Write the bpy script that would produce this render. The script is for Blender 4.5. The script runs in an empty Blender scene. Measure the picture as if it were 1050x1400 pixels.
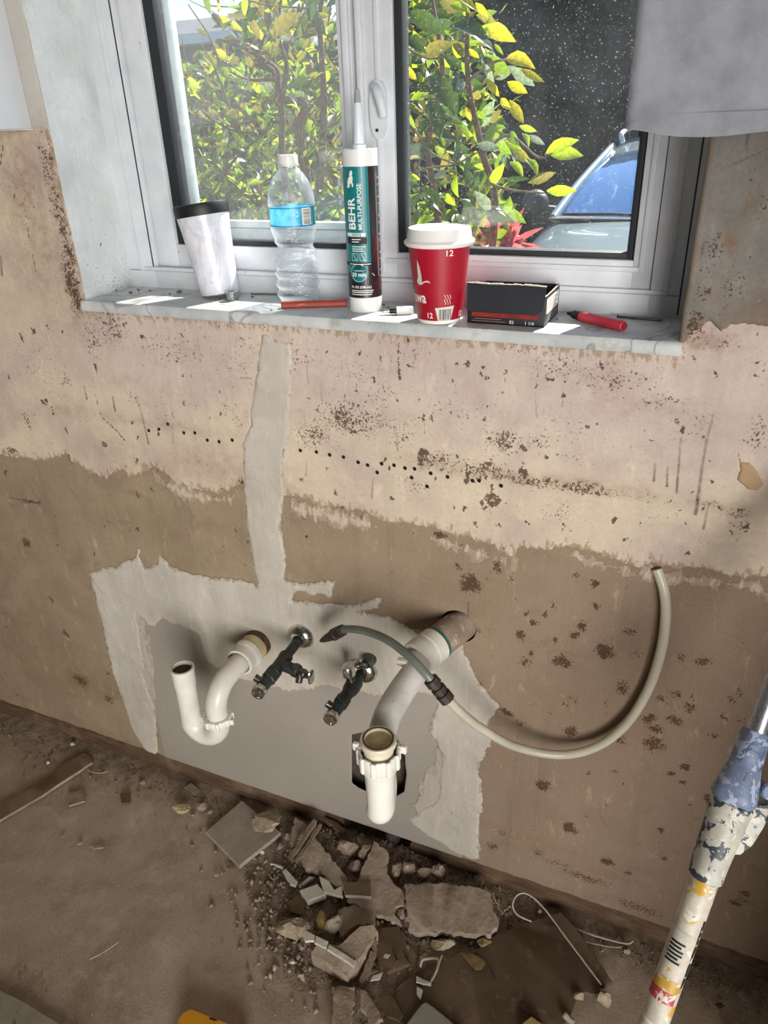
import bpy, bmesh, math, random
import numpy as np
from mathutils import Vector, Matrix

scene = bpy.context.scene
col = scene.collection
random.seed(7)

# ---------------------------------------------------------------- camera
D = 0.95                       # distance of the camera from the window wall (y = 0)
ZC = 1.355 * D + 0.05          # camera height above the floor
FPX = 1019.12                  # focal length in pixels of the 1050 x 1400 frame
YAW, PITCH, ROLL = (math.radians(a) for a in (24.2918, 27.5804, -2.0688))
cyw, syw, cpt, spt = math.cos(YAW), math.sin(YAW), math.cos(PITCH), math.sin(PITCH)
c_f = np.array([-syw * cpt, cyw * cpt, -spt])
_r = np.array([cyw, syw, 0.0])
_u = np.cross(_r, c_f)
c_r = math.cos(ROLL) * _r + math.sin(ROLL) * _u
c_u = -math.sin(ROLL) * _r + math.cos(ROLL) * _u
c_o = np.array([0.0, -D, ZC])
cam_d = bpy.data.cameras.new('camera')
cam = bpy.data.objects.new('camera', cam_d)
col.objects.link(cam)
cam.matrix_world = Matrix(((c_r[0], c_u[0], -c_f[0], c_o[0]), (c_r[1], c_u[1], -c_f[1], c_o[1]),
                           (c_r[2], c_u[2], -c_f[2], c_o[2]), (0, 0, 0, 1)))
cam_d.sensor_fit = 'HORIZONTAL'
cam_d.sensor_width = 36.0
cam_d.lens = FPX / 1050.0 * 36.0
cam_d.clip_start = 0.02
cam_d.clip_end = 200.0
scene.camera = cam

# ---------------------------------------------------------------- world, sun, daylight from the door behind
scene.view_settings.view_transform = 'Standard'
scene.view_settings.look = 'None'
scene.view_settings.exposure = 0.0
scene.view_settings.gamma = 1.0
scene.view_settings.use_curve_mapping = False

SUN_EL, SUN_AZ = math.radians(43.0), math.radians(20.0)     # azimuth: to the right of straight out of the window
world = bpy.data.worlds.new('sky')
scene.world = world
world.use_nodes = True
wn = world.node_tree
bg = wn.nodes['Background']
sky = wn.nodes.new('ShaderNodeTexSky')
sky.sky_type = 'NISHITA'
sky.sun_disc = False
sky.sun_elevation = SUN_EL
sky.sun_rotation = SUN_AZ
sky.air_density = 1.0
sky.dust_density = 0.6
sky.ozone_density = 3.0
wn.links.new(sky.outputs[0], bg.inputs[0])
bg.inputs[1].default_value = 0.27

def aim(o, src, dst):
    o.location = src
    o.rotation_euler = (Vector(dst) - Vector(src)).to_track_quat('-Z', 'Y').to_euler()

sd = bpy.data.lights.new('sun', 'SUN')
sd.energy = 15.0
sd.angle = math.radians(0.6)
sd.color = (1.0, 0.95, 0.86)
sun = bpy.data.objects.new('sun', sd)
col.objects.link(sun)
sv = Vector((math.sin(SUN_AZ) * math.cos(SUN_EL), math.cos(SUN_AZ) * math.cos(SUN_EL), math.sin(SUN_EL)))
aim(sun, sv * 10, (0, 0, 0))

# daylight that comes in through the open door at the rear right of the room
dd = bpy.data.lights.new('door_daylight', 'AREA')
dd.shape = 'RECTANGLE'
dd.size, dd.size_y = 1.6, 1.95
dd.energy = 26.0
dd.spread = math.radians(66)
dd.color = (1.0, 0.975, 0.945)
door_l = bpy.data.objects.new('door_daylight', dd)
col.objects.link(door_l)
aim(door_l, (1.45, -2.7, 1.0), (-0.50, 0.0, 0.78))

# ---------------------------------------------------------------- helpers: projection of traced points onto the planes of the place
def ray(x, y):
    return c_r * (x - 525) / FPX - c_u * (y - 700) / FPX + c_f
def W(x, y, yy=0.0):            # point on a plane parallel to the wall
    q = ray(x, y)
    return c_o + q * ((yy - c_o[1]) / q[1])
def F(x, y, z=0.0):             # point on a horizontal plane
    q = ray(x, y)
    return c_o + q * ((z - c_o[2]) / q[2])
def mpp(P):                     # metres per traced pixel at a point
    return float((np.array(P) - c_o) @ c_f) / FPX
ZS = ZC - 0.2555 * D            # top of the window sill

# ---------------------------------------------------------------- helpers: colours and materials
def lin(c):
    return tuple(((v / 255) / 12.92 if v / 255 <= 0.04045 else ((v / 255 + 0.055) / 1.055) ** 2.4) for v in c)
def C4(c):
    return (*lin(c), 1.0)
def N(nt, t, ins=None, **kw):
    n = nt.nodes.new(t)
    for k, v in kw.items():
        setattr(n, k, v)
    for k, v in (ins or {}).items():
        if isinstance(v, bpy.types.NodeSocket):
            nt.links.new(v, n.inputs[k])
        else:
            n.inputs[k].default_value = v
    return n
def mth(nt, op, a, b=0.0, clamp=False):
    n = N(nt, 'ShaderNodeMath', {0: a, 1: b}, operation=op)
    n.use_clamp = clamp
    return n.outputs[0]
def mixc(nt, f, a, b, bt='MIX'):
    n = N(nt, 'ShaderNodeMix', {0: f, 6: a, 7: b}, data_type='RGBA', blend_type=bt)
    return n.outputs[2]
def noise(nt, vec, scale, detail=3.0, rough=0.55, dist=0.0):
    return N(nt, 'ShaderNodeTexNoise', {'Vector': vec, 'Scale': scale, 'Detail': detail, 'Roughness': rough, 'Distortion': dist}).outputs[0]
def ramp(nt, v, lo, hi):
    return N(nt, 'ShaderNodeMapRange', {0: v, 1: lo, 2: hi}, clamp=True).outputs[0]
def attr(nt, name):
    return N(nt, 'ShaderNodeAttribute', attribute_name=name).outputs['Fac']
def newmat(name):
    m = bpy.data.materials.new(name)
    m.use_nodes = True
    nt = m.node_tree
    return m, nt, nt.nodes['Principled BSDF']
def coords(nt, kind='Object', scale=(1, 1, 1)):
    t = N(nt, 'ShaderNodeTexCoord').outputs[kind]
    if scale != (1, 1, 1):
        t = N(nt, 'ShaderNodeMapping', {'Vector': t, 'Scale': scale}).outputs[0]
    return t
def bump(nt, p, h, strength=0.3, dist=0.002):
    b = N(nt, 'ShaderNodeBump', {'Height': h, 'Strength': strength, 'Distance': dist})
    nt.links.new(b.outputs[0], p.inputs['Normal'])

def pmat(name, c1, c2=None, rough=0.6, metal=0.0, scale=40.0, detail=4.0, lo=0.35, hi=0.65, bmp=0.0, bscale=200.0,
         c3=None, scale3=150.0, lo3=0.62, hi3=0.68, stretch=(1, 1, 1), bdist=0.001, coat=0.0, spec=0.5):
    m, nt, p = newmat(name)
    co = coords(nt, 'Object', stretch)
    cc = C4(c1)
    p.inputs['Base Color'].default_value = cc
    if c2 is not None:
        cc = mixc(nt, ramp(nt, noise(nt, co, scale, detail), lo, hi), C4(c1), C4(c2))
        if c3 is not None:
            cc = mixc(nt, ramp(nt, noise(nt, co, scale3, 3.0), lo3, hi3), cc, C4(c3))
        nt.links.new(cc, p.inputs['Base Color'])
    p.inputs['Roughness'].default_value = rough
    p.inputs['Metallic'].default_value = metal
    p.inputs['Specular IOR Level'].default_value = spec
    p.inputs['Coat Weight'].default_value = coat
    if bmp:
        bump(nt, p, noise(nt, co, bscale, 4.0), bmp, bdist)
    return m

# ---------------------------------------------------------------- helpers: meshes and objects
ORG = {}
def put(name, me, mats, parent=None, smooth=None):
    """Link one mesh given in world coordinates. A top-level one gets its origin at its base, a part the origin of its thing."""
    if mats is not None:
        for m in (mats if isinstance(mats, (list, tuple)) else [mats]):
            me.materials.append(m)
    n = len(me.vertices)
    if parent is None:
        co = np.empty(n * 3, np.float32)
        me.vertices.foreach_get('co', co)
        co = co.reshape(-1, 3)
        lo, hi = co.min(0), co.max(0)
        org = Vector(((lo[0] + hi[0]) / 2, (lo[1] + hi[1]) / 2, lo[2]))
    else:
        org = ORG[parent.name]
    me.transform(Matrix.Translation(-org))
    if smooth is not None:
        me.polygons.foreach_set('use_smooth', [True] * len(me.polygons))
        if smooth < 179:
            me.set_sharp_from_angle(angle=math.radians(smooth))
    me.update()
    o = bpy.data.objects.new(name, me)
    col.objects.link(o)
    if parent is None:
        o.location = org
    else:
        o.parent = parent
    ORG[o.name] = org
    return o
def thing(name, loc):
    o = bpy.data.objects.new(name, None)
    o.empty_display_size = 0.03
    col.objects.link(o)
    o.location = loc
    ORG[o.name] = Vector(loc)
    return o
def tag(o, label=None, cat=None, group=None, kind=None):
    if label: o['label'] = label
    if cat: o['category'] = cat
    if group: o['group'] = group
    if kind: o['kind'] = kind
    return o
def np_mesh(name, V, Fc, attrs=None):
    me = bpy.data.meshes.new(name)
    V = np.ascontiguousarray(V, np.float32)
    Fc = np.ascontiguousarray(Fc, np.int32)
    k = Fc.shape[1]
    me.vertices.add(len(V))
    me.vertices.foreach_set('co', V.ravel())
    me.loops.add(Fc.size)
    me.loops.foreach_set('vertex_index', Fc.ravel())
    me.polygons.add(len(Fc))
    me.polygons.foreach_set('loop_start', np.arange(0, Fc.size, k, dtype=np.int32))
    me.polygons.foreach_set('loop_total', np.full(len(Fc), k, np.int32))
    me.update(calc_edges=True)
    for a, vals in (attrs or {}).items():
        at = me.attributes.new(a, 'FLOAT', 'POINT')
        at.data.foreach_set('value', np.ascontiguousarray(vals, np.float32))
    return me

def frame_of(axis):
    a = Vector(axis).normalized()
    h = Vector((0, 0, 1)) if abs(a.z) < 0.9 else Vector((1, 0, 0))
    e1 = a.cross(h).normalized()
    e2 = a.cross(e1).normalized()
    return a, e1, e2

class MB:
    def __init__(s):
        s.v, s.f, s.mi = [], [], []
    def add(s, vs, fs, mi=0):
        b = len(s.v)
        s.v += [tuple(v) for v in vs]
        s.f += [tuple(b + i for i in f) for f in fs]
        s.mi += [mi] * len(fs)
        return s
    def box(s, x0, x1, y0, y1, z0, z1, bev=0.0, mi=0, M=None, seg=2):
        bm = bmesh.new()
        bmesh.ops.create_cube(bm, size=1.0, matrix=Matrix.Translation(((x0 + x1) / 2, (y0 + y1) / 2, (z0 + z1) / 2)) @ Matrix.Diagonal((abs(x1 - x0), abs(y1 - y0), abs(z1 - z0), 1)))
        if bev:
            bmesh.ops.bevel(bm, geom=list(bm.edges), offset=bev, segments=seg, affect='EDGES', profile=0.5)
        if M is not None:
            bm.transform(M)
        bm.verts.index_update()
        s.add([v.co for v in bm.verts], [[v.index for v in f.verts] for f in bm.faces], mi)
        bm.free()
        return s
    def tube(s, path, r, seg=16, caps=True, mi=0, inner=None):
        P = [Vector(p) for p in path]
        n = len(P)
        R = [r] * n if not isinstance(r, (list, tuple)) else list(r)
        T = [((P[min(i + 1, n - 1)] - P[max(i - 1, 0)]).normalized()) for i in range(n)]
        a, e1, e2 = frame_of(T[0])
        vs, fs = [], []
        for i in range(n):
            if i:
                q = T[i - 1].rotation_difference(T[i])
                e1 = q @ e1
            e1 = (e1 - T[i] * e1.dot(T[i])).normalized()
            e2 = T[i].cross(e1)
            for k in range(seg):
                t = 2 * math.pi * k / seg
                vs.append(P[i] + (e1 * math.cos(t) + e2 * math.sin(t)) * R[i])
        for i in range(n - 1):
            for k in range(seg):
                k2 = (k + 1) % seg
                fs.append((i * seg + k, i * seg + k2, (i + 1) * seg + k2, (i + 1) * seg + k))
        if caps:
            fs.append(tuple(range(seg))[::-1])
            fs.append(tuple((n - 1) * seg + k for k in range(seg)))
        return s.add(vs, fs, mi)
    def lathe(s, prof, org, axis=(0, 0, 1), seg=32, mi=0, caps=True, wob=None):
        a, e1, e2 = frame_of(axis)
        o = Vector(org)
        vs, fs = [], []
        for i, (r, h) in enumerate(prof):
            for k in range(seg):
                t = 2 * math.pi * k / seg
                rr = r * (wob(t, h) if wob else 1)
                vs.append(o + a * h + (e1 * math.cos(t) - e2 * math.sin(t)) * rr)
        for i in range(len(prof) - 1):
            for k in range(seg):
                k2 = (k + 1) % seg
                fs.append((i * seg + k, i * seg + k2, (i + 1) * seg + k2, (i + 1) * seg + k))
        if caps:
            if prof[0][0] > 1e-6:
                fs.append(tuple(range(seg))[::-1])
            if prof[-1][0] > 1e-6:
                fs.append(tuple((len(prof) - 1) * seg + k for k in range(seg)))
        return s.add(vs, fs, mi)
    def prism(s, pts, ext, mi=0):            # planar outline swept by the vector ext
        n = len(pts)
        P = [Vector(p) for p in pts]
        e = Vector(ext)
        vs = P + [p + e for p in P]
        fs = [tuple(range(n))[::-1], tuple(range(n, 2 * n))]
        fs += [(i, (i + 1) % n, n + (i + 1) % n, n + i) for i in range(n)]
        return s.add(vs, fs, mi)
    def mesh(s, name='m'):
        me = bpy.data.meshes.new(name)
        me.from_pydata(s.v, [], s.f)
        if any(s.mi):
            me.polygons.foreach_set('material_index', s.mi)
        bm = bmesh.new()
        bm.from_mesh(me)
        bmesh.ops.recalc_face_normals(bm, faces=bm.faces)
        bm.to_mesh(me)
        bm.free()
        return me
    def obj(s, name, mats, parent=None, smooth=35):
        return put(name, s.mesh(name), mats, parent, smooth)

def smooth_path(pts, n=8):                   # Catmull-Rom through points
    P = [Vector(p) for p in pts]
    P = [P[0] * 2 - P[1]] + P + [P[-1] * 2 - P[-2]]
    out = []
    for i in range(1, len(P) - 2):
        for k in range(n):
            t = k / n
            a, b, c, d = P[i - 1], P[i], P[i + 1], P[i + 2]
            out.append(0.5 * (2 * b + (c - a) * t + (2 * a - 5 * b + 4 * c - d) * t * t + (3 * b - a - 3 * c + d) * t ** 3))
    out.append(P[-2])
    return out

# value noise on numpy arrays
def _h(ix, iy, seed):
    h = (ix.astype(np.int64) * 374761393 + iy.astype(np.int64) * 668265263 + seed * 974711) & 0xffffffff
    h = ((h ^ (h >> 13)) * 1274126177) & 0xffffffff
    h = ((h ^ (h >> 16)) * 2246822519) & 0xffffffff
    return ((h ^ (h >> 13)) & 0xffff) / 65535.0
def vnoise(x, y, seed=0):
    ix, iy = np.floor(x), np.floor(y)
    fx, fy = x - ix, y - iy
    fx, fy = fx * fx * (3 - 2 * fx), fy * fy * (3 - 2 * fy)
    a, b = _h(ix, iy, seed), _h(ix + 1, iy, seed)
    c, d = _h(ix, iy + 1, seed), _h(ix + 1, iy + 1, seed)
    return (a * (1 - fx) + b * fx) * (1 - fy) + (c * (1 - fx) + d * fx) * fy
def fbm(x, y, scale, seed=0, octv=4):
    s, a, t = 0.0, 0.5, 0.0
    for k in range(octv):
        s = s + a * vnoise(x * scale, y * scale, seed + k * 17)
        t += a
        a *= 0.5
        scale *= 2.03
    return s / t - 0.5
def poly_sdf(poly, X, Z):
    P = np.asarray(poly, float)
    d2 = np.full(X.shape, 1e9)
    inside = np.zeros(X.shape, bool)
    n = len(P)
    for i in range(n):
        ax, az = P[i]
        bx, bz = P[(i + 1) % n]
        ex, ez = bx - ax, bz - az
        wx, wz = X - ax, Z - az
        t = np.clip((wx * ex + wz * ez) / (ex * ex + ez * ez + 1e-12), 0, 1)
        d2 = np.minimum(d2, (wx - ex * t) ** 2 + (wz - ez * t) ** 2)
        cr = ((az > Z) != (bz > Z)) & (X < (bx - ax) * (Z - az) / (bz - az + 1e-12) + ax)
        inside ^= cr
    return np.sqrt(d2) * np.where(inside, -1, 1)
def rect_sdf(x0, x1, z0, z1, X, Z):
    dx = np.maximum(x0 - X, X - x1)
    dz = np.maximum(z0 - Z, Z - z1)
    return np.where((dx > 0) & (dz > 0), np.hypot(np.maximum(dx, 0), np.maximum(dz, 0)), np.maximum(dx, dz))

# ================================================================= THE WALL
WX0, WX1 = -0.953, -0.034          # window opening
WTOP = 1.80
PLATE = 0.052                      # height of the timber plate under the wall board

def w2(x, y):
    p = W(x, y)
    return (p[0], p[2])
def pxpoly(pts):
    return [w2(*p) for p in pts]

# marks found on the wall, traced in picture pixels: centre, radii, strength
SPECKS = [(480, 572, 75, 22, .62), (425, 592, 36, 22, .66), (560, 590, 50, 25, .45), (690, 602, 34, 18, .72), (735, 606, 22, 18, .6),
    (600, 628, 40, 16, .66), (660, 642, 50, 14, .72), (725, 656, 60, 10, .68), (800, 667, 70, 9, .62), (890, 680, 60, 8, .5),
    (760, 500, 70, 22, .52), (840, 517, 80, 22, .58), (905, 545, 50, 16, .5), (700, 480, 90, 16, .45), (560, 480, 60, 16, .4),
    (240, 470, 90, 32, .42), (150, 445, 40, 30, .5), (320, 500, 60, 30, .35), (128, 470, 22, 26, .5), (90, 520, 14, 12, .6), (185, 545, 14, 12, .5),
    (88, 320, 14, 48, .86), (98, 385, 14, 36, 1.0), (70, 250, 16, 70, .6), (108, 415, 10, 12, 1.0), (40, 290, 50, 80, .3),
    (1036, 592, 22, 26, .74), (985, 470, 24, 10, .5), (950, 452, 16, 12, .8), (1005, 700, 25, 8, .6), (1010, 720, 18, 10, .55), (970, 690, 40, 6, .6),
    (840, 712, 4, 10, .95), (875, 716, 4, 5, .8), (858, 737, 4, 5, .8), (722, 715, 5, 5, .8), (680, 717, 6, 5, .85), (640, 715, 5, 5, .5),
    (240, 330, 4, 4, 0), (20, 618, 14, 5, .98), (38, 575, 8, 10, .6), (35, 740, 10, 10, .7), (40, 685, 30, 4, .6), (15, 690, 8, 5, .5),
    (60, 500, 60, 40, .3), (225, 560, 30, 20, .3), (310, 560, 22, 20, .42), (645, 560, 50, 20, .4), (780, 580, 60, 30, .35), (860, 600, 60, 40, .3),
    (110, 930, 20, 14, .55), (150, 955, 14, 8, .6), (90, 866, 8, 8, .6), (70, 820, 6, 6, .6),
    (680, 775, 8, 10, .66), (700, 790, 6, 8, .5), (628, 775, 7, 7, .7), (650, 840, 6, 6, .5), (812, 797, 6, 6, .8), (785, 787, 5, 5, .6), (815, 830, 6, 6, .85),
    (713, 868, 8, 8, .85), (785, 867, 9, 7, .92), (767, 903, 17, 10, .82), (825, 890, 14, 12, .84), (850, 940, 12, 14, .56), (868, 895, 12, 10, .4),
    (781, 1000, 13, 10, .92), (742, 1073, 11, 8, .92), (778, 1131, 12, 9, .92), (895, 1018, 16, 14, .66), (923, 985, 12, 10, .6), (925, 950, 10, 8, .5),
    (936, 1050, 8, 6, .85), (918, 1057, 5, 6, .8), (933, 1068, 6, 4, .8), (840, 1053, 6, 5, .55), (960, 905, 14, 9, .6), (930, 900, 8, 8, .6), (985, 800, 14, 12, .5),
    (903, 1136, 7, 5, .65), (898, 1150, 4, 3, .6), (908, 1175, 6, 7, .6), (857, 1192, 9, 6, .5), (1005, 1235, 12, 8, .6), (1020, 1232, 14, 6, .5),
    (730, 850, 5, 5, .7), (745, 840, 5, 5, .7), (720, 838, 4, 4, .7), (756, 828, 5, 6, .6), (700, 820, 6, 5, .4), (690, 835, 4, 4, .6), (805, 1057, 4, 4, .6), (758, 1050, 4, 4, .4),
    (800, 1200, 60, 10, .52), (760, 1180, 40, 8, .45), (870, 1240, 60, 12, .45), (690, 1140, 20, 8, .45), (735, 1165, 10, 12, .5),
    (1000, 960, 8, 8, .5), (990, 980, 10, 4, .55), (1010, 940, 6, 6, .5), (975, 1005, 14, 6, .45), (1015, 985, 10, 6, .5), (1040, 285, 10, 14, .6), (1030, 240, 6, 20, .5), (975, 340, 16, 22, .5), (960, 400, 12, 26, .45), (1000, 390, 20, 30, .4), (950, 440, 14, 14, .7), (330, 470, 30, 14, .4), (400, 490, 60, 20, .35), (480, 500, 60, 24, .35), (520, 540, 40, 20, .35), (600, 560, 30, 20, .4), (960, 740, 40, 20, .3), (900, 710, 40, 18, .3), (760, 700, 60, 20, .3)]
SPOTS = [(645, 799, 17, 13, 1.), (629, 776, 6, 6, .8), (600, 731, 9, 6, .95), (577, 625, 7, 13, .95), (673, 683, 11, 11, .95), (665, 632, 9, 6, .9), (690, 620, 3, 3, .6),
    (61, 549, 7, 5, .95), (640, 650, 5, 9, .9), (715, 645, 9, 6, .85), (775, 660, 6, 5, .8), (660, 690, 5, 4, .8), (753, 516, 6, 4, .95), (716, 611, 7, 6, .7),
    (648, 716, 4, 4, .8), (563, 500, 3, 3, .8), (637, 496, 4, 5, .9), (666, 514, 3, 3, .8), (623, 541, 3, 6, .7), (735, 530, 4, 3, .7), (18, 616, 10, 4, .9), (105, 400, 6, 14, .9), (97, 345, 5, 14, .85), (640, 645, 4, 7, .9), (580, 620, 5, 8, .9), (95, 626, 3, 10, .5)]
SOFT = [(300, 640, 130, 22, .42), (160, 620, 60, 24, .35), (90, 560, 50, 8, .35), (210, 578, 130, 6, .35), (700, 652, 130, 8, .55), (840, 668, 90, 8, .5), (980, 692, 70, 8, .4), (590, 632, 60, 8, .4),
    (400, 640, 60, 16, .15), (110, 925, 40, 30, .55), (150, 945, 30, 12, .6), (50, 300, 60, 120, .5), (640, 800, 70, 50, .25), (20, 250, 60, 70, .35), (75, 230, 14, 60, .5),
    (900, 560, 90, 20, .3), (780, 510, 120, 22, .28), (100, 400, 18, 50, .7), (985, 470, 26, 14, .5), (745, 1155, 70, 8, .4), (830, 1195, 70, 8, .35), (870, 1000, 80, 120, .18), (50, 900, 60, 50, .3), (998, 330, 10, 16, .8), (1030, 280, 10, 22, .5), (1035, 420, 40, 26, .5), (985, 395, 12, 20, .3), (955, 462, 22, 14, .9)]
# drips, cracks and pencil strokes: points, half width px, kind (brown 'b' or black 'k'), strength
STROKES = [([(521, 460), (520, 480), (522, 493)], 2.2, 'b', .9), ([(547, 462), (545, 490), (547, 518)], 2.6, 'b', 1.), ([(623, 520), (622, 545)], 1.6, 'b', .6),
    ([(116, 527), (120, 545)], 1.8, 'k', 1.), ([(155, 541), (158, 561)], 2., 'k', 1.), ([(127, 527), (140, 570), (160, 588), (172, 602)], 1.6, 'b', .9),
    ([(188, 540), (197, 575), (204, 606)], 1.7, 'k', .8), ([(312, 505), (322, 540), (326, 580)], 1.4, 'b', .5), ([(236, 563), (238, 569)], 1.6, 'k', .9), ([(330, 516), (345, 517)], 1.4, 'k', .8),
    ([(896, 632), (894, 657)], 2., 'k', .9), ([(913, 637), (912, 664)], 2., 'k', .95), ([(931, 598), (928, 640), (925, 672)], 1.8, 'k', .95),
    ([(976, 566), (966, 600), (957, 660), (951, 702)], 3.0, 'k', .8), ([(969, 688), (962, 722)], 2.2, 'k', .75), ([(420, 629), (419, 650)], 1.4, 'k', .6), ([(511, 652), (509, 680)], 1.4, 'k', .7),
    ([(838, 850), (834, 900), (830, 950), (828, 980)], 2.0, 'b', .45), ([(848, 930), (845, 1000)], 1.6, 'b', .35), ([(855, 760), (857, 800), (853, 845)], 1.5, 'b', .5), ([(135, 660), (150, 720)], 1.5, 'b', .6), ([(170, 660), (180, 720)], 1.5, 'b', .4),
    ([(215, 620), (220, 690)], 1.4, 'b', .3), ([(12, 680), (55, 688)], 1.8, 'k', .5), ([(35, 640), (40, 720)], 1.2, 'b', .3), ([(640, 822), (641, 850)], 1.2, 'k', .9), ([(265, 470), (262, 520)], 1.4, 'b', .4),
    ([(28, 240), (20, 270), (30, 285), (36, 265), (28, 240)], 1.4, 'b', .7), ([(34, 270), (40, 320), (50, 370)], 1.8, 'b', .75), ([(5, 200), (2, 225)], 3., 'b', .8), ([(2, 350), (4, 375)], 3., 'k', .8),
    ([(1030, 570), (1045, 600)], 1.2, 'b', .3), ([(700, 1125), (745, 1140), (800, 1160)], 3., 'b', .35), ([(690, 1135), (770, 1165)], 2., 'b', .3), ([(1023, 180), (1021, 205)], 1.8, 'k', .8), ([(1000, 225), (1030, 212), (1060, 200)], 1.6, 'k', .6), ([(962, 330), (960, 350)], 1.6, 'k', .7), ([(985, 318), (982, 324)], 2.4, 'k', .8), ([(971, 336), (976, 332)], 2., 'k', .8), ([(958, 370), (955, 386)], 1.6, 'k', .6)]

_r = random.Random(404)
for _ in range(46):                       # short runs below the sill
    x_, y_ = _r.uniform(120, 940), _r.uniform(455, 585)
    l_ = _r.uniform(8, 42)
    STROKES.append(([(x_, y_), (x_ + l_ * .05, y_ + l_ * .5), (x_ + l_ * .08, y_ + l_)], _r.uniform(1.0, 1.8), 'b' if _r.random() < .8 else 'k', _r.uniform(.25, .65)))
for _ in range(40):                       # runs on the stripped part
    x_, y_ = _r.uniform(0, 1040), _r.uniform(690, 1150)
    l_ = _r.uniform(15, 70)
    STROKES.append(([(x_, y_), (x_ + l_ * .04, y_ + l_ * .5), (x_ + l_ * .10, y_ + l_)], _r.uniform(1.0, 1.8), 'b', _r.uniform(.2, .5)))
for _ in range(150):                      # single dark dots
    x_ = _r.uniform(0, 1050)
    y_ = _r.uniform(440, 760)
    s_ = _r.uniform(1.4, 3.4)
    SPOTS.append((x_, y_, s_, s_ * _r.uniform(.8, 1.9), _r.uniform(.55, 1.)))
for _ in range(70):
    x_ = _r.uniform(0, 1050)
    y_ = _r.uniform(680, 1240)
    s_ = _r.uniform(1.4, 3.6)
    SPOTS.append((x_, y_, s_, s_ * _r.uniform(.8, 1.6), _r.uniform(.5, .9)))
for _ in range(26):                       # faint mould clusters
    SPECKS.append((_r.uniform(0, 1050), _r.uniform(450, 700), _r.uniform(14, 50), _r.uniform(10, 26), _r.uniform(.25, .45)))
for _ in range(22):
    SPECKS.append((_r.uniform(640, 1050), _r.uniform(800, 1250), _r.uniform(5, 14), _r.uniform(5, 11), _r.uniform(.5, .85)))
def seg_d(pts, X, Z):
    d2 = np.full(X.shape, 1e9)
    for (ax, az), (bx, bz) in zip(pts[:-1], pts[1:]):
        ex, ez = bx - ax, bz - az
        t = np.clip(((X - ax) * ex + (Z - az) * ez) / (ex * ex + ez * ez + 1e-12), 0, 1)
        d2 = np.minimum(d2, (X - ax - ex * t) ** 2 + (Z - az - ez * t) ** 2)
    return np.sqrt(d2)

def wall_marks(X, Z):
    shp = X.shape
    X, Z = X.ravel(), Z.ravel()
    wx = X + 0.013 * fbm(X, Z, 75, 3) + 0.006 * fbm(X, Z, 240, 13, 2)
    wz = Z + 0.013 * fbm(X, Z, 75, 9) + 0.006 * fbm(X, Z, 240, 19, 2)
    sp, so, st, dk = (np.zeros(X.shape) for _ in range(4))
    def blobs(lst, out, power):
        for (px, py, rx, ry, s) in lst:
            c = W(px, py)
            k = mpp(c)
            ax, az = rx * k, ry * k * 1.25
            i = np.where((np.abs(X - c[0]) < 2.6 * ax + .01) & (np.abs(Z - c[2]) < 2.6 * az + .01))[0]
            q = ((wx[i] - c[0]) / ax) ** 2 + ((wz[i] - c[2]) / az) ** 2
            out[i] = np.maximum(out[i], s * np.exp(-q ** power))
    blobs(SPECKS, sp, 1)
    sp = sp * np.clip(1.0 + 1.0 * fbm(X, Z, 16, 57), .5, 1.1) + np.clip(.05 + .45 * fbm(X, Z, 7, 55), 0, .22) * np.clip((Z - .72) / .1, .35, 1)
    sp = np.where(Z < .76, np.minimum(sp * 1.5, 1.05), sp)
    blobs(SPOTS, so, 2)
    blobs(SOFT, st, 1)
    for pts, hw, kind, s in STROKES:
        P = [w2(*p) for p in pts]
        k = mpp(W(*pts[0]))
        r = max(hw * k * .8, 0.0010)
        lo = np.min(P, 0) - 4 * r
        hi = np.max(P, 0) + 4 * r
        i = np.where((X > lo[0]) & (X < hi[0]) & (Z > lo[1]) & (Z < hi[1]))[0]
        d = seg_d(P, X[i] + .0012 * fbm(X[i], Z[i], 160, 5), Z[i])
        tp_ = np.clip((hi[1] - Z[i]) / (hi[1] - lo[1]), 0, 1)
        v = s * np.clip(1.4 - d / (r * (.55 + .55 * tp_)), 0, 1) * (.45 + .55 * tp_)
        (so if kind == 'b' else dk)[i] = np.maximum((so if kind == 'b' else dk)[i], v)
    return {'speck': sp.reshape(shp), 'spot': so.reshape(shp), 'soft': st.reshape(shp), 'mark': dk.reshape(shp)}

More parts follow.
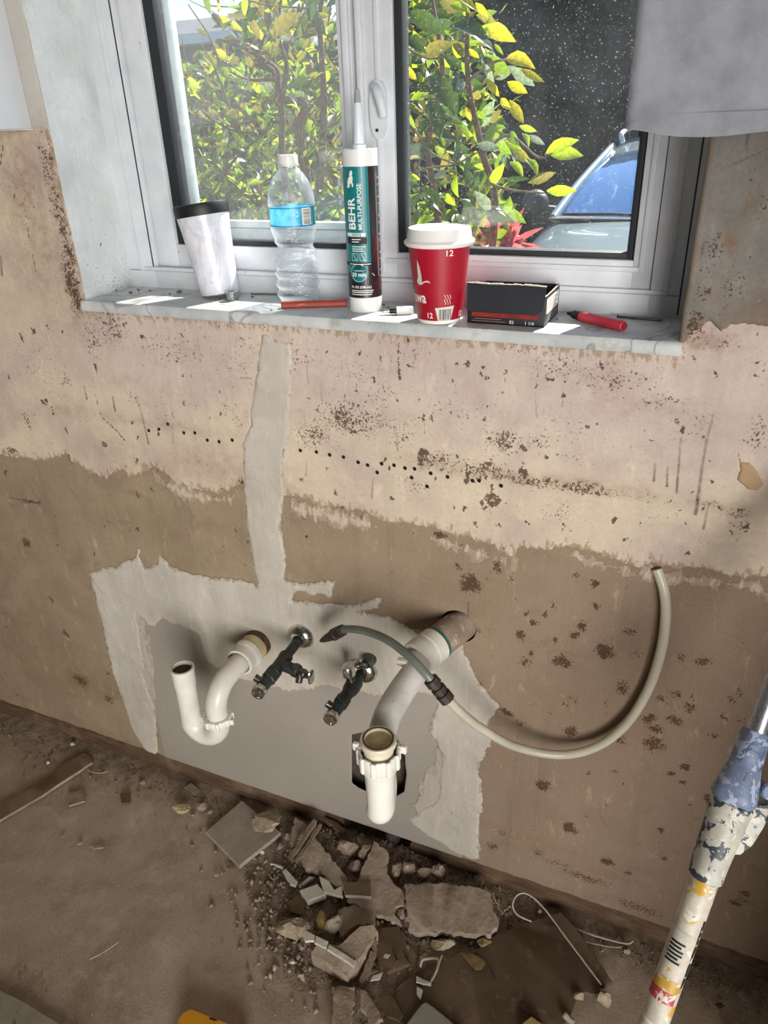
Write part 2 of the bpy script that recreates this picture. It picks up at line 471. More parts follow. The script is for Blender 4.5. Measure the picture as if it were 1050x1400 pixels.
def wall_mat(name, ca, cb, cc, under=None, grain=0.35, streak=0.0, rough=0.85, dusty=0.25, scrape=0.0, wear=0.5, blotch=None, ridges=0.0):
    """ca/cb mottle, cc mixed in by the attribute tint; brown specks, spots, soft stains and strokes by their attributes."""
    m, nt, p = newmat(name)
    co = coords(nt)
    n1 = noise(nt, co, 7.0, 5.0, 0.6)
    c = mixc(nt, ramp(nt, n1, 0.32, 0.68), C4(ca), C4(cb))
    c = mixc(nt, attr(nt, 'tint'), c, C4(cc))
    if blotch is not None:
        c = mixc(nt, mth(nt, 'MULTIPLY', ramp(nt, noise(nt, co, 11.0, 5.0, 0.62, 0.5), 0.46, 0.66), 0.6), c, C4(blotch))
        c = mixc(nt, mth(nt, 'MULTIPLY', ramp(nt, noise(nt, co, 4.0, 5.0, 0.62, 0.5), 0.54, 0.70), 0.55), c, C4([min(255, v * 1.08) for v in cc]))
    if streak:
        sco = coords(nt, 'Object', (1, 1, 0.06))
        c = mixc(nt, mth(nt, 'MULTIPLY', ramp(nt, noise(nt, sco, 190.0, 3.0), 0.50, 0.72), streak), c, C4([min(255, v * 1.22) for v in ca]))
    fine = noise(nt, co, 260.0, 4.0, 0.65)
    c = mixc(nt, mth(nt, 'MULTIPLY', ramp(nt, fine, 0.45, 0.75), dusty), c, C4([v * 0.72 for v in ca]))
    lite = noise(nt, co, 75.0, 5.0, 0.7)
    c = mixc(nt, mth(nt, 'MULTIPLY', ramp(nt, lite, 0.60, 0.75), 0.35), c, C4([min(255, v * 1.18) for v in cb]))
    if scrape:
        s1c = coords(nt, 'Object', (1, 1, 0.38))
        c = mixc(nt, mth(nt, 'MULTIPLY', ramp(nt, noise(nt, s1c, 45.0, 5.0, 0.7), 0.58, 0.72), scrape), c, C4([min(255, v * 1.25) for v in ca]))
        s2c = coords(nt, 'Object', (1, 1, 0.05))
        c = mixc(nt, mth(nt, 'MULTIPLY', ramp(nt, noise(nt, s2c, 32.0, 3.0, 0.6), 0.56, 0.70), scrape * .35), c, C4([v * .68 for v in cb]))
        c = mixc(nt, mth(nt, 'MULTIPLY', ramp(nt, noise(nt, co, 21.0, 6.0, 0.72, 0.8), 0.57, 0.66), scrape * .7), c, C4([v * .80 for v in cb]))
        c = mixc(nt, mth(nt, 'MULTIPLY', ramp(nt, noise(nt, co, 160.0, 3.0, 0.6), 0.70, 0.74), scrape), c, C4((206, 194, 174)))
    if under is not None:
        wc = coords(nt, 'Object', (1, 1, 0.40))
        wn_ = noise(nt, wc, 150.0, 5.0, 0.68)
        th0 = mth(nt, 'ADD', 0.40 + (0.5 - wear) * .2, mth(nt, 'MULTIPLY', attr(nt, 'edge'), 0.42))
        c = mixc(nt, mth(nt, 'MULTIPLY', mth(nt, 'MULTIPLY', mth(nt, 'SUBTRACT', wn_, th0), 11.0, True), 0.85), c, C4(under))
    soft = attr(nt, 'soft')
    sn = noise(nt, co, 60.0, 4.0, 0.6)
    c = mixc(nt, mth(nt, 'MULTIPLY', soft, ramp(nt, sn, 0.25, 0.7)), c, C4((118, 84, 50)))
    sp = attr(nt, 'speck')
    hi = noise(nt, co, 330.0, 2.5, 0.6, 0.4)
    th = mth(nt, 'SUBTRACT', 0.765, mth(nt, 'MULTIPLY', sp, 0.40))
    mk = mth(nt, 'MULTIPLY', mth(nt, 'SUBTRACT', hi, th), 14.0, True)
    big = noise(nt, co, 110.0, 2.0, 0.5)
    th2 = mth(nt, 'SUBTRACT', 0.80, mth(nt, 'MULTIPLY', sp, 0.30))
    mk2 = mth(nt, 'MULTIPLY', mth(nt, 'SUBTRACT', big, th2), 22.0, True)
    mk = mth(nt, 'MAXIMUM', mk, mk2)
    spot = attr(nt, 'spot')
    sm = mth(nt, 'MULTIPLY', mth(nt, 'SUBTRACT', mth(nt, 'ADD', spot, mth(nt, 'ADD', mth(nt, 'MULTIPLY', mth(nt, 'SUBTRACT', hi, 0.5), 2.2), mth(nt, 'MULTIPLY', mth(nt, 'SUBTRACT', big, 0.5), 1.4))), 0.5), 5.0, True)
    mk = mth(nt, 'MAXIMUM', mk, mth(nt, 'MULTIPLY', sm, ramp(nt, spot, 0.02, 0.15)))
    c = mixc(nt, mth(nt, 'MULTIPLY', mk, 0.86), c, mixc(nt, sn, C4((50, 31, 20)), C4((88, 57, 36))))
    dk = attr(nt, 'mark')
    dm = mth(nt, 'MULTIPLY', dk, ramp(nt, hi, 0.22, 0.50))
    c = mixc(nt, dm, c, C4((46, 42, 42)))
    nt.links.new(c, p.inputs['Base Color'])
    p.inputs['Roughness'].default_value = rough
    p.inputs['Specular IOR Level'].default_value = 0.25
    h = mth(nt, 'ADD', mth(nt, 'MULTIPLY', fine, 0.5), mth(nt, 'MULTIPLY', lite, 0.8))
    if ridges:
        h = mth(nt, 'ADD', h, mth(nt, 'MULTIPLY', noise(nt, coords(nt, 'Object', (.07, 1, 1)), 230.0, 3.0), ridges))
        h = mth(nt, 'ADD', h, mth(nt, 'MULTIPLY', noise(nt, coords(nt, 'Object', (1, 1, .1)), 40.0, 3.0), ridges))
    bump(nt, p, h, grain, 0.0012)
    return m

M_base = wall_mat('brown_skim', (162, 145, 120), (145, 128, 104), (144, 124, 107), streak=0.06, scrape=0.5, dusty=0.5, grain=0.7, blotch=(136, 116, 97))
M_cream = wall_mat('cream_paint', (205, 190, 178), (190, 173, 163), (206, 191, 166), under=(158, 138, 114), streak=0.06, dusty=0.26, scrape=0.26, blotch=(178, 158, 152))
M_gray = wall_mat('grey_board', (164, 156, 146), (157, 149, 139), (150, 142, 132), grain=0.12, dusty=0.05)
M_mud = wall_mat('joint_compound', (206, 199, 187), (190, 183, 171), (178, 171, 159), under=(160, 146, 126), streak=0.10, grain=0.45, dusty=0.25, scrape=0.15, wear=0.4, ridges=1.2, blotch=(176, 167, 154))
M_smear = wall_mat('filler_smear', (196, 182, 164), (182, 166, 148), (174, 158, 140), under=(156, 137, 118), streak=0.3, dusty=0.3, wear=0.8)
M_thin = wall_mat('thin_compound', (182, 174, 162), (172, 164, 152), (166, 158, 146), under=(158, 150, 140), streak=0.2, grain=0.3, dusty=0.12, wear=0.7)
M_skim = wall_mat('shaded_grey_skim', (128, 124, 118), (106, 102, 95), (136, 131, 124), under=(132, 114, 94), grain=0.7, dusty=0.4, scrape=0.3)  # grey skim, its colour darkened further to carry the shade beside the cloth
M_paint = wall_mat('pale_paint', (190, 186, 178), (180, 176, 168), (196, 192, 186), grain=0.15, dusty=0.08)
M_reveal = wall_mat('white_reveal', (212, 215, 213), (194, 200, 201), (222, 226, 226), grain=0.6, dusty=0.22, scrape=0.25)

def layer(name, fn, bounds, step, y0, thick, edge, mat, parent, tint=None, relief=0.0004, seed=1, extra=None, rscale=60, ew=0.03, clean=None):
    x0, x1, z0, z1 = bounds
    xs = np.arange(x0, x1 + step, step)
    zs = np.arange(z0, z1 + step, step)
    X, Z = np.meshgrid(xs, zs)
    f = fn(X, Z)
    gz, gx = np.gradient(f, step)
    g2 = np.maximum(gx * gx + gz * gz, 0.15)
    neg = f < 0
    cell = neg[:-1, :-1] | neg[1:, :-1] | neg[:-1, 1:] | neg[1:, 1:]
    near = (~neg) & (f < 4 * step)
    lim = 0.95 * step
    dx = np.clip(-f * gx / g2, -lim, lim)
    dz = np.clip(-f * gz / g2, -lim, lim)
    X2 = np.where(near, X + dx, X)
    Z2 = np.where(near, Z + dz, Z)
    h = np.clip(-f / edge, 0, 1)
    h = h * (2 - h)
    Yv = y0 - thick * h - relief * h * (fbm(X, Z, rscale, seed) + 0.5)
    idx = -np.ones(X.shape, np.int64)
    used = np.zeros(X.shape, bool)
    used[:-1, :-1] |= cell; used[1:, :-1] |= cell; used[:-1, 1:] |= cell; used[1:, 1:] |= cell
    idx[used] = np.arange(used.sum())
    V = np.stack([X2[used], Yv[used], Z2[used]], 1)
    a, b = idx[:-1, :-1][cell], idx[:-1, 1:][cell]
    c, d = idx[1:, 1:][cell], idx[1:, :-1][cell]
    Q = np.stack([a, b, c, d], 1)
    mk = wall_marks(X2[used], Z2[used])
    mk['tint'] = (tint(X, Z) if tint is not None else np.zeros(X.shape))[used]
    if clean:
        for k_ in ('speck', 'spot', 'soft', 'mark'):
            mk[k_] = mk[k_] * clean
    mk['edge'] = np.clip(-f / ew, 0, 1)[used]
    if extra:
        V, Q, mk = extra(V, Q, mk)
    me = np_mesh(name, V, Q, mk)
    return put(name, me, mat, parent, 180)

HOLE = pxpoly([(481, 1004), (496, 1001), (540, 1006), (553, 1026), (556, 1060), (553, 1082), (541, 1090), (520, 1090), (490, 1077), (481, 1070)])
GAPH = w2(624, 856)
def f_open(X, Z):
    f = rect_sdf(WX0, WX1, ZS - 0.017, WTOP, X, Z)
    f = np.minimum(f, poly_sdf(HOLE, X, Z) + 0.002 * fbm(X, Z, 150, 4))
    f = np.minimum(f, np.hypot(X - GAPH[0] - .003, (Z - GAPH[1])) - 0.031)
    return f
def f_wall(X, Z):
    return np.maximum(-f_open(X, Z), (PLATE - 0.002 + 0.006 * fbm(X, Z, 40, 8)) - Z)
def base_tint(X, Z):
    return np.clip(0.9 * fbm(X, Z, 3.0, 21) + np.clip((X + .75) / .7, 0, 1) * .9, 0, 1)
def coarse(V, Q, mk):
    n = len(V)
    quads = []
    for (a, b, c, d) in ((-2.4, -1.6, 0, 2.45), (0.4, 1.9, 0, 2.45), (-1.6, WX0, 0.96, 2.45), (WX1, 0.4, 0.96, 2.45), (WX0, WX1, 0.96, ZS - .017), (WX0, WX1, WTOP, 2.45)):
        quads.append([(a, 0, c), (b, 0, c), (b, 0, d), (a, 0, d)])
    ev = np.array(quads).reshape(-1, 3)
    V = np.vstack([V, ev])
    Q = np.vstack([Q, np.arange(len(ev)).reshape(-1, 4) + n])
    return V, Q, {k: np.concatenate([v, np.zeros(len(ev))]) for k, v in mk.items()}
wall = layer('wall_back', f_wall, (-1.6, 0.4, 0.04, 0.96), 0.0026, 0.0, 0.0, 0.01, M_base, None, base_tint, relief=0.0, extra=coarse)
tag(wall, 'stripped brown plaster wall below the window with stains and mould specks', 'wall', kind='structure')

CREAM = [(-60, 600), (0, 620), (32, 625), (50, 631), (90, 621), (100, 635), (145, 652), (170, 640), (175, 655), (210, 637), (240, 660), (295, 676), (332, 662), (360, 665), (390, 676), (450, 690), (500, 704),
         (525, 712), (555, 716), (600, 722), (650, 737), (700, 760), (710, 746), (745, 752), (775, 746), (815, 757), (875, 772), (895, 766), (925, 780), (960, 776), (1000, 790), (1050, 786), (1130, 800)]
cream_poly = [(-1.75, W(-60, 600)[2])] + pxpoly(CREAM) + [(0.55, 0.80), (0.55, 1.66), (-1.75, 1.66)]
def f_cream(X, Z):
    f = poly_sdf(cream_poly, X, Z) + 0.014 * fbm(X, Z, 28, 31) + 0.011 * fbm(X * 2.2, Z * 0.7, 80, 33) + 0.006 * fbm(X, Z, 260, 34, 3)
    return np.maximum(f, -rect_sdf(WX0, WX1, ZS - 0.017, WTOP, X, Z))
def cream_tint(X, Z):
    t = np.clip((0.985 - Z - 0.02 * X + 0.10 * fbm(X, Z, 8, 41)) / 0.10, 0, 1)
    return np.clip(t * 0.8 + 0.9 * np.clip((-0.93 - X) / 0.1, 0, 1) * np.clip((Z - 0.98) / .08, 0, 1), 0, 1)
layer('paint_layer', f_cream, (-1.36, 0.32, 0.70, 1.53), 0.0017, -0.0004, 0.0012, 0.004, M_cream, wall, cream_tint, relief=0.0006, seed=6, ew=0.035)

# streaky remains of white filler under the paint edge
SMEAR = [[(388, 678), (430, 684), (500, 702), (520, 722), (470, 728), (430, 712), (395, 704)],
         [(205, 640), (250, 662), (300, 676), (330, 672), (318, 690), (260, 690), (220, 668)],
         [(770, 752), (830, 764), (900, 776), (960, 782), (1050, 796), (1050, 818), (985, 806), (930, 802), (880, 795), (800, 775)],
         [(602, 955), (588, 990), (596, 1030), (572, 1062), (560, 1100), (582, 1140), (632, 1166), (640, 1100), (632, 1000)],
         [(150, 800), (190, 800), (205, 860), (215, 930), (216, 1000), (196, 960), (180, 900)],
         [(560, 722), (640, 742), (690, 762), (700, 776), (650, 768), (590, 742)]]
def f_smear(poly, sd):
    P = pxpoly(poly)
    return lambda X, Z: poly_sdf(P, X, Z) + 0.006 + 0.030 * fbm(X * 1.7, Z * 0.45, 85, sd) + 0.012 * fbm(X, Z, 300, sd + 3, 2)
for k, sp_ in enumerate(SMEAR):
    q = np.array(pxpoly(sp_))
    layer('filler_smear', f_smear(sp_, 51 + k), (q[:, 0].min() - .02, q[:, 0].max() + .02, q[:, 1].min() - .02, q[:, 1].max() + .02), 0.0022, -0.0016 if k in (3, 4) else -0.0005, 0.0006, 0.003, M_thin if k in (3, 4) else M_smear, wall)

# square of new grey wall board
BOARD = [(186, 838), (640, 868), (662, 1170), (212, 1031)]
bq = np.array([w2(186, 836), w2(645, 880), w2(655, 1176), w2(212, 1034)])
BX0, BX1, BZ1 = bq[:, 0].min() + 0.03, bq[:, 0].max() - 0.035, 0.53
def f_board(X, Z):
    f = rect_sdf(BX0, BX1, PLATE - 0.004, BZ1, X, Z)
    f = np.maximum(f, -poly_sdf(HOLE, X, Z) + 0.003 * fbm(X, Z, 150, 4))
    return np.maximum(f, -(np.hypot(X - GAPH[0] - .003, Z - GAPH[1]) - 0.031))
board = layer('wall_board_patch', f_board, (BX0 - .01, BX1 + .01, 0.03, BZ1 + .01), 0.003, -0.0003, 0.0008, 0.003, M_gray, wall,
              lambda X, Z: np.clip(0.5 + 1.2 * fbm(X, Z, 5, 61), 0, 1), relief=0.0001, clean=.25)
board['label'] = 'smooth grey wall board patch let into the wall around the pipes'

# joint compound, trowelled on in separate strokes
MUDS = [
    [(357, 455), (378, 462), (397, 470), (401, 500), (400, 540), (397, 590), (390, 640), (388, 690), (385, 720), (392, 770), (386, 800), (352, 806), (345, 760), (338, 710), (334, 660), (332, 604), (342, 580), (350, 520)],
    [(122, 784), (150, 776), (178, 766), (190, 752), (198, 775), (215, 770), (217, 755), (235, 776), (270, 786), (330, 792), (352, 800), (385, 786), (402, 796), (456, 795), (452, 815), (405, 808), (398, 820),
     (440, 824), (470, 828), (522, 818), (515, 830), (488, 836), (545, 846), (570, 866), (600, 880), (618, 862), (632, 876), (640, 905), (600, 950), (560, 945), (512, 950), (443, 938), (397, 945), (369, 937), (323, 928), (284, 903), (271, 866), (223, 846), (206, 857), (186, 838), (140, 812)],
    [(124, 790), (186, 820), (190, 850), (194, 883), (200, 929), (212, 968), (218, 1028), (211, 1033), (200, 1026), (183, 1000), (168, 958), (154, 918), (144, 870), (134, 828)],
    [(590, 930), (628, 880), (641, 905), (656, 936), (682, 966), (668, 986), (671, 1020), (655, 1045), (661, 1090), (654, 1140), (656, 1176), (625, 1166), (585, 1140), (560, 1120), (600, 1090), (606, 1030), (590, 1000), (598, 960)]]
def f_mud(poly, sd, a=0.010):
    P = pxpoly(poly)
    def g(X, Z):
        f = poly_sdf(P, X, Z) + a * fbm(X, Z, 45, sd) + 0.006 * fbm(X, Z, 150, sd + 5) + 0.003 * fbm(X, Z, 420, sd + 9, 2)
        f = np.maximum(f, -rect_sdf(WX0, WX1, ZS - 0.018, WTOP, X, Z))
        f = np.maximum(f, -poly_sdf(HOLE, X, Z))
        f = np.maximum(f, PLATE - 0.006 - Z)
        return np.maximum(f, -(np.hypot(X - GAPH[0] - .003, Z - GAPH[1]) - 0.029))
    return g
for k, mp_ in enumerate(MUDS):
    q = np.array(pxpoly(mp_))
    layer('joint_compound', f_mud(mp_, 71 + 4 * k, (0.007, 0.013, 0.010, 0.016)[k]), (q[:, 0].min() - .02, q[:, 0].max() + .02, max(q[:, 1].min() - .02, .04), q[:, 1].max() + .02), 0.0022,
          -0.0012, 0.0016, 0.008, M_mud, wall, lambda X, Z: np.clip(0.4 + 1.5 * fbm(X * 2, Z * .5, 14, 77), 0, 1), relief=0.0022, seed=80 + k, rscale=38, ew=0.016, clean=.3)

# grey skim coat right of the window, pale paint above the line of the lost cabinet at the left, chipped paint
SKIM = [(966, 150), (1130, 150), (1130, 455), (1050, 446), (1000, 444), (985, 450), (965, 432), (950, 452), (935, 470), (926, 470)]
sk_poly = pxpoly(SKIM) + [(WX1, 1.10), (WX1, 1.66), (0.5, 1.66), (0.5, w2(1130, 455)[1])]
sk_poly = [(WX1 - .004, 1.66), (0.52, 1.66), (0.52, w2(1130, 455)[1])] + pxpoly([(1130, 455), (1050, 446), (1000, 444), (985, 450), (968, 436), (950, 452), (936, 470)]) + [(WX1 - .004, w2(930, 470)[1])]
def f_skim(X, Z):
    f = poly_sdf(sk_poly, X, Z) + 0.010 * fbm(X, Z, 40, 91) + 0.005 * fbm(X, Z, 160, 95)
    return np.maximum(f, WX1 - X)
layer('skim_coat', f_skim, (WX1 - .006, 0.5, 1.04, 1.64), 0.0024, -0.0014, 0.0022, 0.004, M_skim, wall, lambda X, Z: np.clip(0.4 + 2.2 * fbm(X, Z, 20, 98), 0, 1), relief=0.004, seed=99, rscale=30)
zp = W(20, 178)[2]
layer('pale_paint_layer', lambda X, Z: np.maximum(np.maximum(zp - Z, X - WX0) + 0.001 * fbm(X, Z, 200, 12), -1 - X), (-1.2, WX0 + .004, zp - .01, 1.64), 0.004, -0.0014, 0.001, 0.002, M_paint, wall)
CHIP = [(1009, 617), (1014, 630), (1025, 632), (1038, 648), (1044, 662), (1036, 669), (1022, 668), (1008, 655), (1012, 642)]
q = np.array(pxpoly(CHIP))
M_chip = wall_mat('torn_paper', (186, 158, 126), (172, 144, 112), (160, 130, 98))
layer('torn_chip', lambda X, Z: poly_sdf(pxpoly(CHIP), X, Z) + 0.003 * fbm(X, Z, 120, 15), (q[:, 0].min() - .01, q[:, 0].max() + .01, q[:, 1].min() - .01, q[:, 1].max() + .01), 0.0015, -0.0014, 0.0026, 0.002, M_chip, wall)

# drilled holes in a row
M_hole = pmat('hole_dark', (22, 16, 12), rough=0.95)
HOLES = [(205, 588), (219, 586), (231, 579), (253, 591), (268, 591), (285, 601), (301, 603), (319, 601), (388, 614), (412, 615), (434, 617), (452, 621), (471, 624), (491, 631), (504, 635), (517, 645), (523, 633),
         (540, 635), (555, 639), (568, 640), (590, 646), (613, 651), (647, 656), (656, 656), (686, 663), (564, 652), (585, 664)]
hole_me = None
for (hx, hy) in HOLES:
    c = W(hx, hy)
    if hole_me is None:
        mb = MB().lathe([(0.0024, 0.0022), (0.0030, 0.0030), (0.0023, 0.0026), (0.0020, -0.002), (0.0, -0.002)], (0, 0, 0), (0, -1, 0), 12)
        hole_me = mb.mesh('drilled_hole')
        hole_me.materials.append(M_hole)
    h = bpy.data.objects.new('drilled_hole', hole_me)
    col.objects.link(h)
    h.parent = wall
    h.location = Vector((c[0], -0.0005, c[2])) - ORG[wall.name]
    ORG[h.name] = Vector(c)
# small rust nail head in the patch
c = W(619, 1110)
MB().lathe([(0.0035, 0.0), (0.0035, 0.0018), (0.002, 0.0022), (0.0014, 0.0010), (0, 0.001)], (c[0], -0.0015, c[2]), (0, -1, 0), 12).obj('nail_head', pmat('rust', (60, 38, 26), rough=.8), wall)

# masonry behind the boards, closing the window opening all round
M_mason = pmat('masonry', (92, 80, 68), (60, 50, 42), rough=0.95, scale=20)
mb = MB()
mb.box(-2.4, WX0 - 0.012, 0.03, 0.20, -.06, 2.45).box(WX1 + 0.012, 1.9, 0.03, 0.20, -.06, 2.45)
mb.box(WX0 - 0.012, WX1 + 0.012, 0.03, 0.20, -.06, ZS - 0.02).box(WX0 - 0.012, WX1 + 0.012, 0.0, 0.20, WTOP, 2.45)
mb.obj('masonry', M_mason, wall, None)

# reveals of the window opening
def reveal(x, sgn, name):
    ys = np.linspace(-0.0015, 0.135, 42)
    zs = np.linspace(ZS - 0.001, WTOP, 200)
    Yg, Zg = np.meshgrid(ys, zs)
    X = x + sgn * (0.006 * fbm(Yg, Zg, 14, 101) * np.clip((Yg + 0.0015) / 0.02, .25, 1) * np.clip((0.125 - Yg) / .03, 0, 1))
    edge = (Yg < 0.001)
    Yg = np.where(edge, Yg + 0.004 * (fbm(Yg, Zg, 60, 103) + .2), Yg)
    V = np.stack([X, Yg, Zg], -1).reshape(-1, 3)
    n, m = Yg.shape
    i = np.arange(n * m).reshape(n, m)
    Q = np.stack([i[:-1, :-1], i[:-1, 1:], i[1:, 1:], i[1:, :-1]], -1).reshape(-1, 4)
    if sgn < 0:
        Q = Q[:, ::-1]
    v = fbm(Yg * 1.0, Zg, 18, 105).ravel()
    y_, z_ = Yg.ravel(), Zg.ravel()
    mk = {'speck': np.clip(0.40 * (1 - np.clip((z_ - 1.1) / .25, 0, 1)) + 0.5 * v, 0, .55), 'spot': np.zeros(len(v)), 'soft': np.clip(0.5 - (z_ - ZS) / .03, 0, .4) * (y_ > .07), 'mark': np.zeros(len(v)),
          'tint': np.clip(.5 + 2 * v, 0, 1), 'edge': np.ones(len(v))}
    return put(name, np_mesh(name, V, Q, mk), M_reveal, wall, 180)
reveal(WX0, 1, 'window_reveal')
reveal(WX1, -1, 'window_reveal')

# ================================================================= ROOM SHELL
M_room = pmat('room_paint', (196, 188, 174), (186, 178, 164), rough=0.9, scale=4)
for nm, b, lab in (('wall_left', (-2.5, -2.4, -3.3, 0.2, 0, 2.45), 'plain painted wall on the left side of the room'),
                   ('wall_right', (1.9, 2.0, -3.3, 0.2, 0, 2.45), 'plain painted wall on the right side of the room'),
                   ('wall_rear', (-2.5, 2.0, -3.4, -3.3, 0, 2.45), 'plain painted wall behind the camera'),
                   ('ceiling', (-2.5, 2.0, -3.4, 0.2, 2.45, 2.5), 'plain white ceiling')):
    tag(MB().box(*b).obj(nm, M_room, None, None), lab, nm.split('_')[0], kind='structure')

# half-height partition added out of view to shade the lower right wall and floor
tag(MB().box(.40, .50, -.60, -.003, -.004, .86, .003).obj('shade_partition', M_room, None, 40), 'added half-height partition, out of view, that shades the lower right', 'wall', kind='structure')

# floor: trodden dusty screed
def floor_mat():
    m, nt, p = newmat('dusty_screed')
    co = coords(nt)
    big = noise(nt, co, 3.2, 5.0, 0.6, 0.6)
    c = mixc(nt, ramp(nt, big, 0.34, 0.66), C4((198, 180, 162)), C4((164, 145, 127)))
    mid = noise(nt, co, 14.0, 6.0, 0.65, 0.5)
    c = mixc(nt, mth(nt, 'MULTIPLY', ramp(nt, mid, 0.52, 0.70), 0.55), c, C4((214, 203, 189)))
    c = mixc(nt, mth(nt, 'MULTIPLY', ramp(nt, noise(nt, co, 9.0, 4.0), 0.56, 0.72), 0.6), c, C4((146, 124, 104)))
    sc = coords(nt, 'Object', (1.0, 0.16, 1.0))
    c = mixc(nt, mth(nt, 'MULTIPLY', ramp(nt, noise(nt, sc, 60.0, 4.0), 0.55, 0.75), 0.25), c, C4((150, 134, 116)))
    dirt = attr(nt, 'dirt')
    dn = noise(nt, co, 70.0, 5.0, 0.7)
    c = mixc(nt, mth(nt, 'MULTIPLY', dirt, ramp(nt, dn, 0.2, 0.62)), c, C4((126, 107, 89)))
    fine = noise(nt, co, 320.0, 3.0, 0.7)
    c = mixc(nt, mth(nt, 'MULTIPLY', ramp(nt, fine, 0.56, 0.68), 0.5), c, C4((206, 192, 174)))
    c = mixc(nt, mth(nt, 'MULTIPLY', ramp(nt, fine, 0.44, 0.30), 0.5), c, C4((104, 86, 70)))
    nt.links.new(c, p.inputs['Base Color'])
    p.inputs['Roughness'].default_value = 0.9
    p.inputs['Specular IOR Level'].default_value = 0.2
    bump(nt, p, mth(nt, 'ADD', mth(nt, 'MULTIPLY', fine, mth(nt, 'ADD', 0.25, dirt)), mth(nt, 'MULTIPLY', mid, 0.6)), 0.5, 0.003)
    return m
M_floor = floor_mat()
xs = np.arange(-1.75, 0.55, 0.006)
ys = np.arange(-0.95, 0.034, 0.006)
X, Yg = np.meshgrid(xs, ys)
near = np.clip((Yg + 0.13 + 0.08 * fbm(X, Yg, 9, 5)) / 0.12, 0, 1)
pc = F(520, 1230)
pile = np.exp(-((X - pc[0]) / 0.26) ** 2 - ((Yg - pc[1]) / 0.17) ** 2)
Zg = 0.003 * fbm(X, Yg, 10, 111) + 0.006 * near * (fbm(X, Yg, 45, 113) + .5) - 0.003
V = np.stack([X, Yg, Zg], -1).reshape(-1, 3)
n_, m_ = X.shape
i = np.arange(n_ * m_).reshape(n_, m_)
Q = np.stack([i[:-1, :-1], i[:-1, 1:], i[1:, 1:], i[1:, :-1]], -1).reshape(-1, 4)
ev = np.array([[(-2.5, -3.4, -.004), (2, -3.4, -.004), (2, -.95, -.004), (-2.5, -.95, -.004)], [(-2.5, -.95, -.004), (-1.75, -.95, -.004), (-1.75, .2, -.004), (-2.5, .2, -.004)], [(.54, -.95, -.004), (2, -.95, -.004), (2, .2, -.004), (.54, .2, -.004)]]).reshape(-1, 3)
Q = np.vstack([Q, np.arange(12).reshape(3, 4) + len(V)])
dirt = np.concatenate([np.clip(near * 0.9 + 0.8 * pile + 0.6 * np.clip(fbm(X, Yg, 5, 115) * 2, 0, 1) * near, 0, 1).ravel(), np.zeros(12)])
floor = put('floor', np_mesh('floor', np.vstack([V, ev]), Q, {'dirt': dirt}), M_floor, None, 180)
tag(floor, 'dusty brown screed floor with dirt along the wall', 'floor', kind='structure')

# timber plate under the wall board, in two lengths with a broken gap between
def wood_mat(name, c1, c2, c3, sc=(1.0, 12, 12)):
    m, nt, p = newmat(name)
    co = coords(nt, 'Object', sc)
    g = noise(nt, co, 12.0, 6.0, 0.65, 1.2)
    c = mixc(nt, ramp(nt, g, 0.35, 0.65), C4(c1), C4(c2))
    c = mixc(nt, mth(nt, 'MULTIPLY', ramp(nt, noise(nt, coords(nt), 18.0, 4.0), 0.5, 0.7), 0.7), c, C4(c3))
    nt.links.new(c, p.inputs['Base Color'])
    p.inputs['Roughness'].default_value = 0.85
    bump(nt, p, g, 0.6, 0.004)
    return m
M_plate = wood_mat('old_timber', (108, 84, 62), (72, 52, 37), (134, 112, 90))
def plate(name, x0, x1, lab, r0, r1):
    n = int((x1 - x0) / 0.012)
    prof = [(0.006, -0.004), (-0.0005, 0.004), (0.0, 0.036), (0.004, 0.046), (0.014, PLATE - .002), (0.05, PLATE - .002), (0.05, -0.004)]
    vs, fs = [], []
    for k in range(n + 1):
        x = x0 + (x1 - x0) * k / n
        sh = 1.0
        if r0 and k == 0: x += 0.0
        for j, (y, z) in enumerate(prof):
            jit = 0.0035 * (float(fbm(np.array([x]), np.array([z * 3.0]), 22, 121 + j)[0]))
            jx = 0.012 * (random.random() - .5) if k in (0, n) else 0
            vs.append((x + jx, y + jit, z + (jit if 0 < z < .05 else 0)))
    m = len(prof)
    for k in range(n):
        for j in range(m - 1):
            fs.append((k * m + j, k * m + j + 1, (k + 1) * m + j + 1, (k + 1) * m + j))
    fs += [tuple(range(m)), tuple(n * m + j for j in range(m))[::-1]]
    o = MB().add(vs, fs).obj(name, M_plate, None, 50)
    return tag(o, lab, 'timber', kind='structure')
plate('trim_1', -2.38, W(472, 1130)[0], 'dark timber plate along the foot of the wall left of the gap', 0, 1)
plate('trim_2', W(560, 1152)[0], 1.88, 'dark timber plate along the foot of the wall right of the gap', 1, 0)

# ================================================================= SILL
def marble():
    m, nt, p = newmat('veined_marble')
    co = coords(nt)
    w = N(nt, 'ShaderNodeTexNoise', {'Vector': co, 'Scale': 3.0, 'Detail': 3.0})
    v = N(nt, 'ShaderNodeVectorMath', {0: co, 1: w.outputs['Color']}, operation='ADD').outputs[0]
    g = noise(nt, v, 3.2, 3.0, 0.5, 0.3)
    vein = mth(nt, 'ABSOLUTE', mth(nt, 'SUBTRACT', g, 0.5))
    c = mixc(nt, ramp(nt, noise(nt, co, 16.0, 4.0), 0.35, 0.65), C4((206, 208, 206)), C4((178, 184, 186)))
    c = mixc(nt, mth(nt, 'MULTIPLY', ramp(nt, vein, 0.010, 0.0), 0.6), c, C4((96, 94, 84)))
    c = mixc(nt, mth(nt, 'MULTIPLY', ramp(nt, noise(nt, co, 45.0, 4.0), 0.55, 0.72), 0.5), c, C4((146, 138, 112)))
    nt.links.new(c, p.inputs['Base Color'])
    p.inputs['Roughness'].default_value = 0.38
    return m
sx0, sx1 = WX0 - 0.006, WX1 + 0.004
sill = MB()
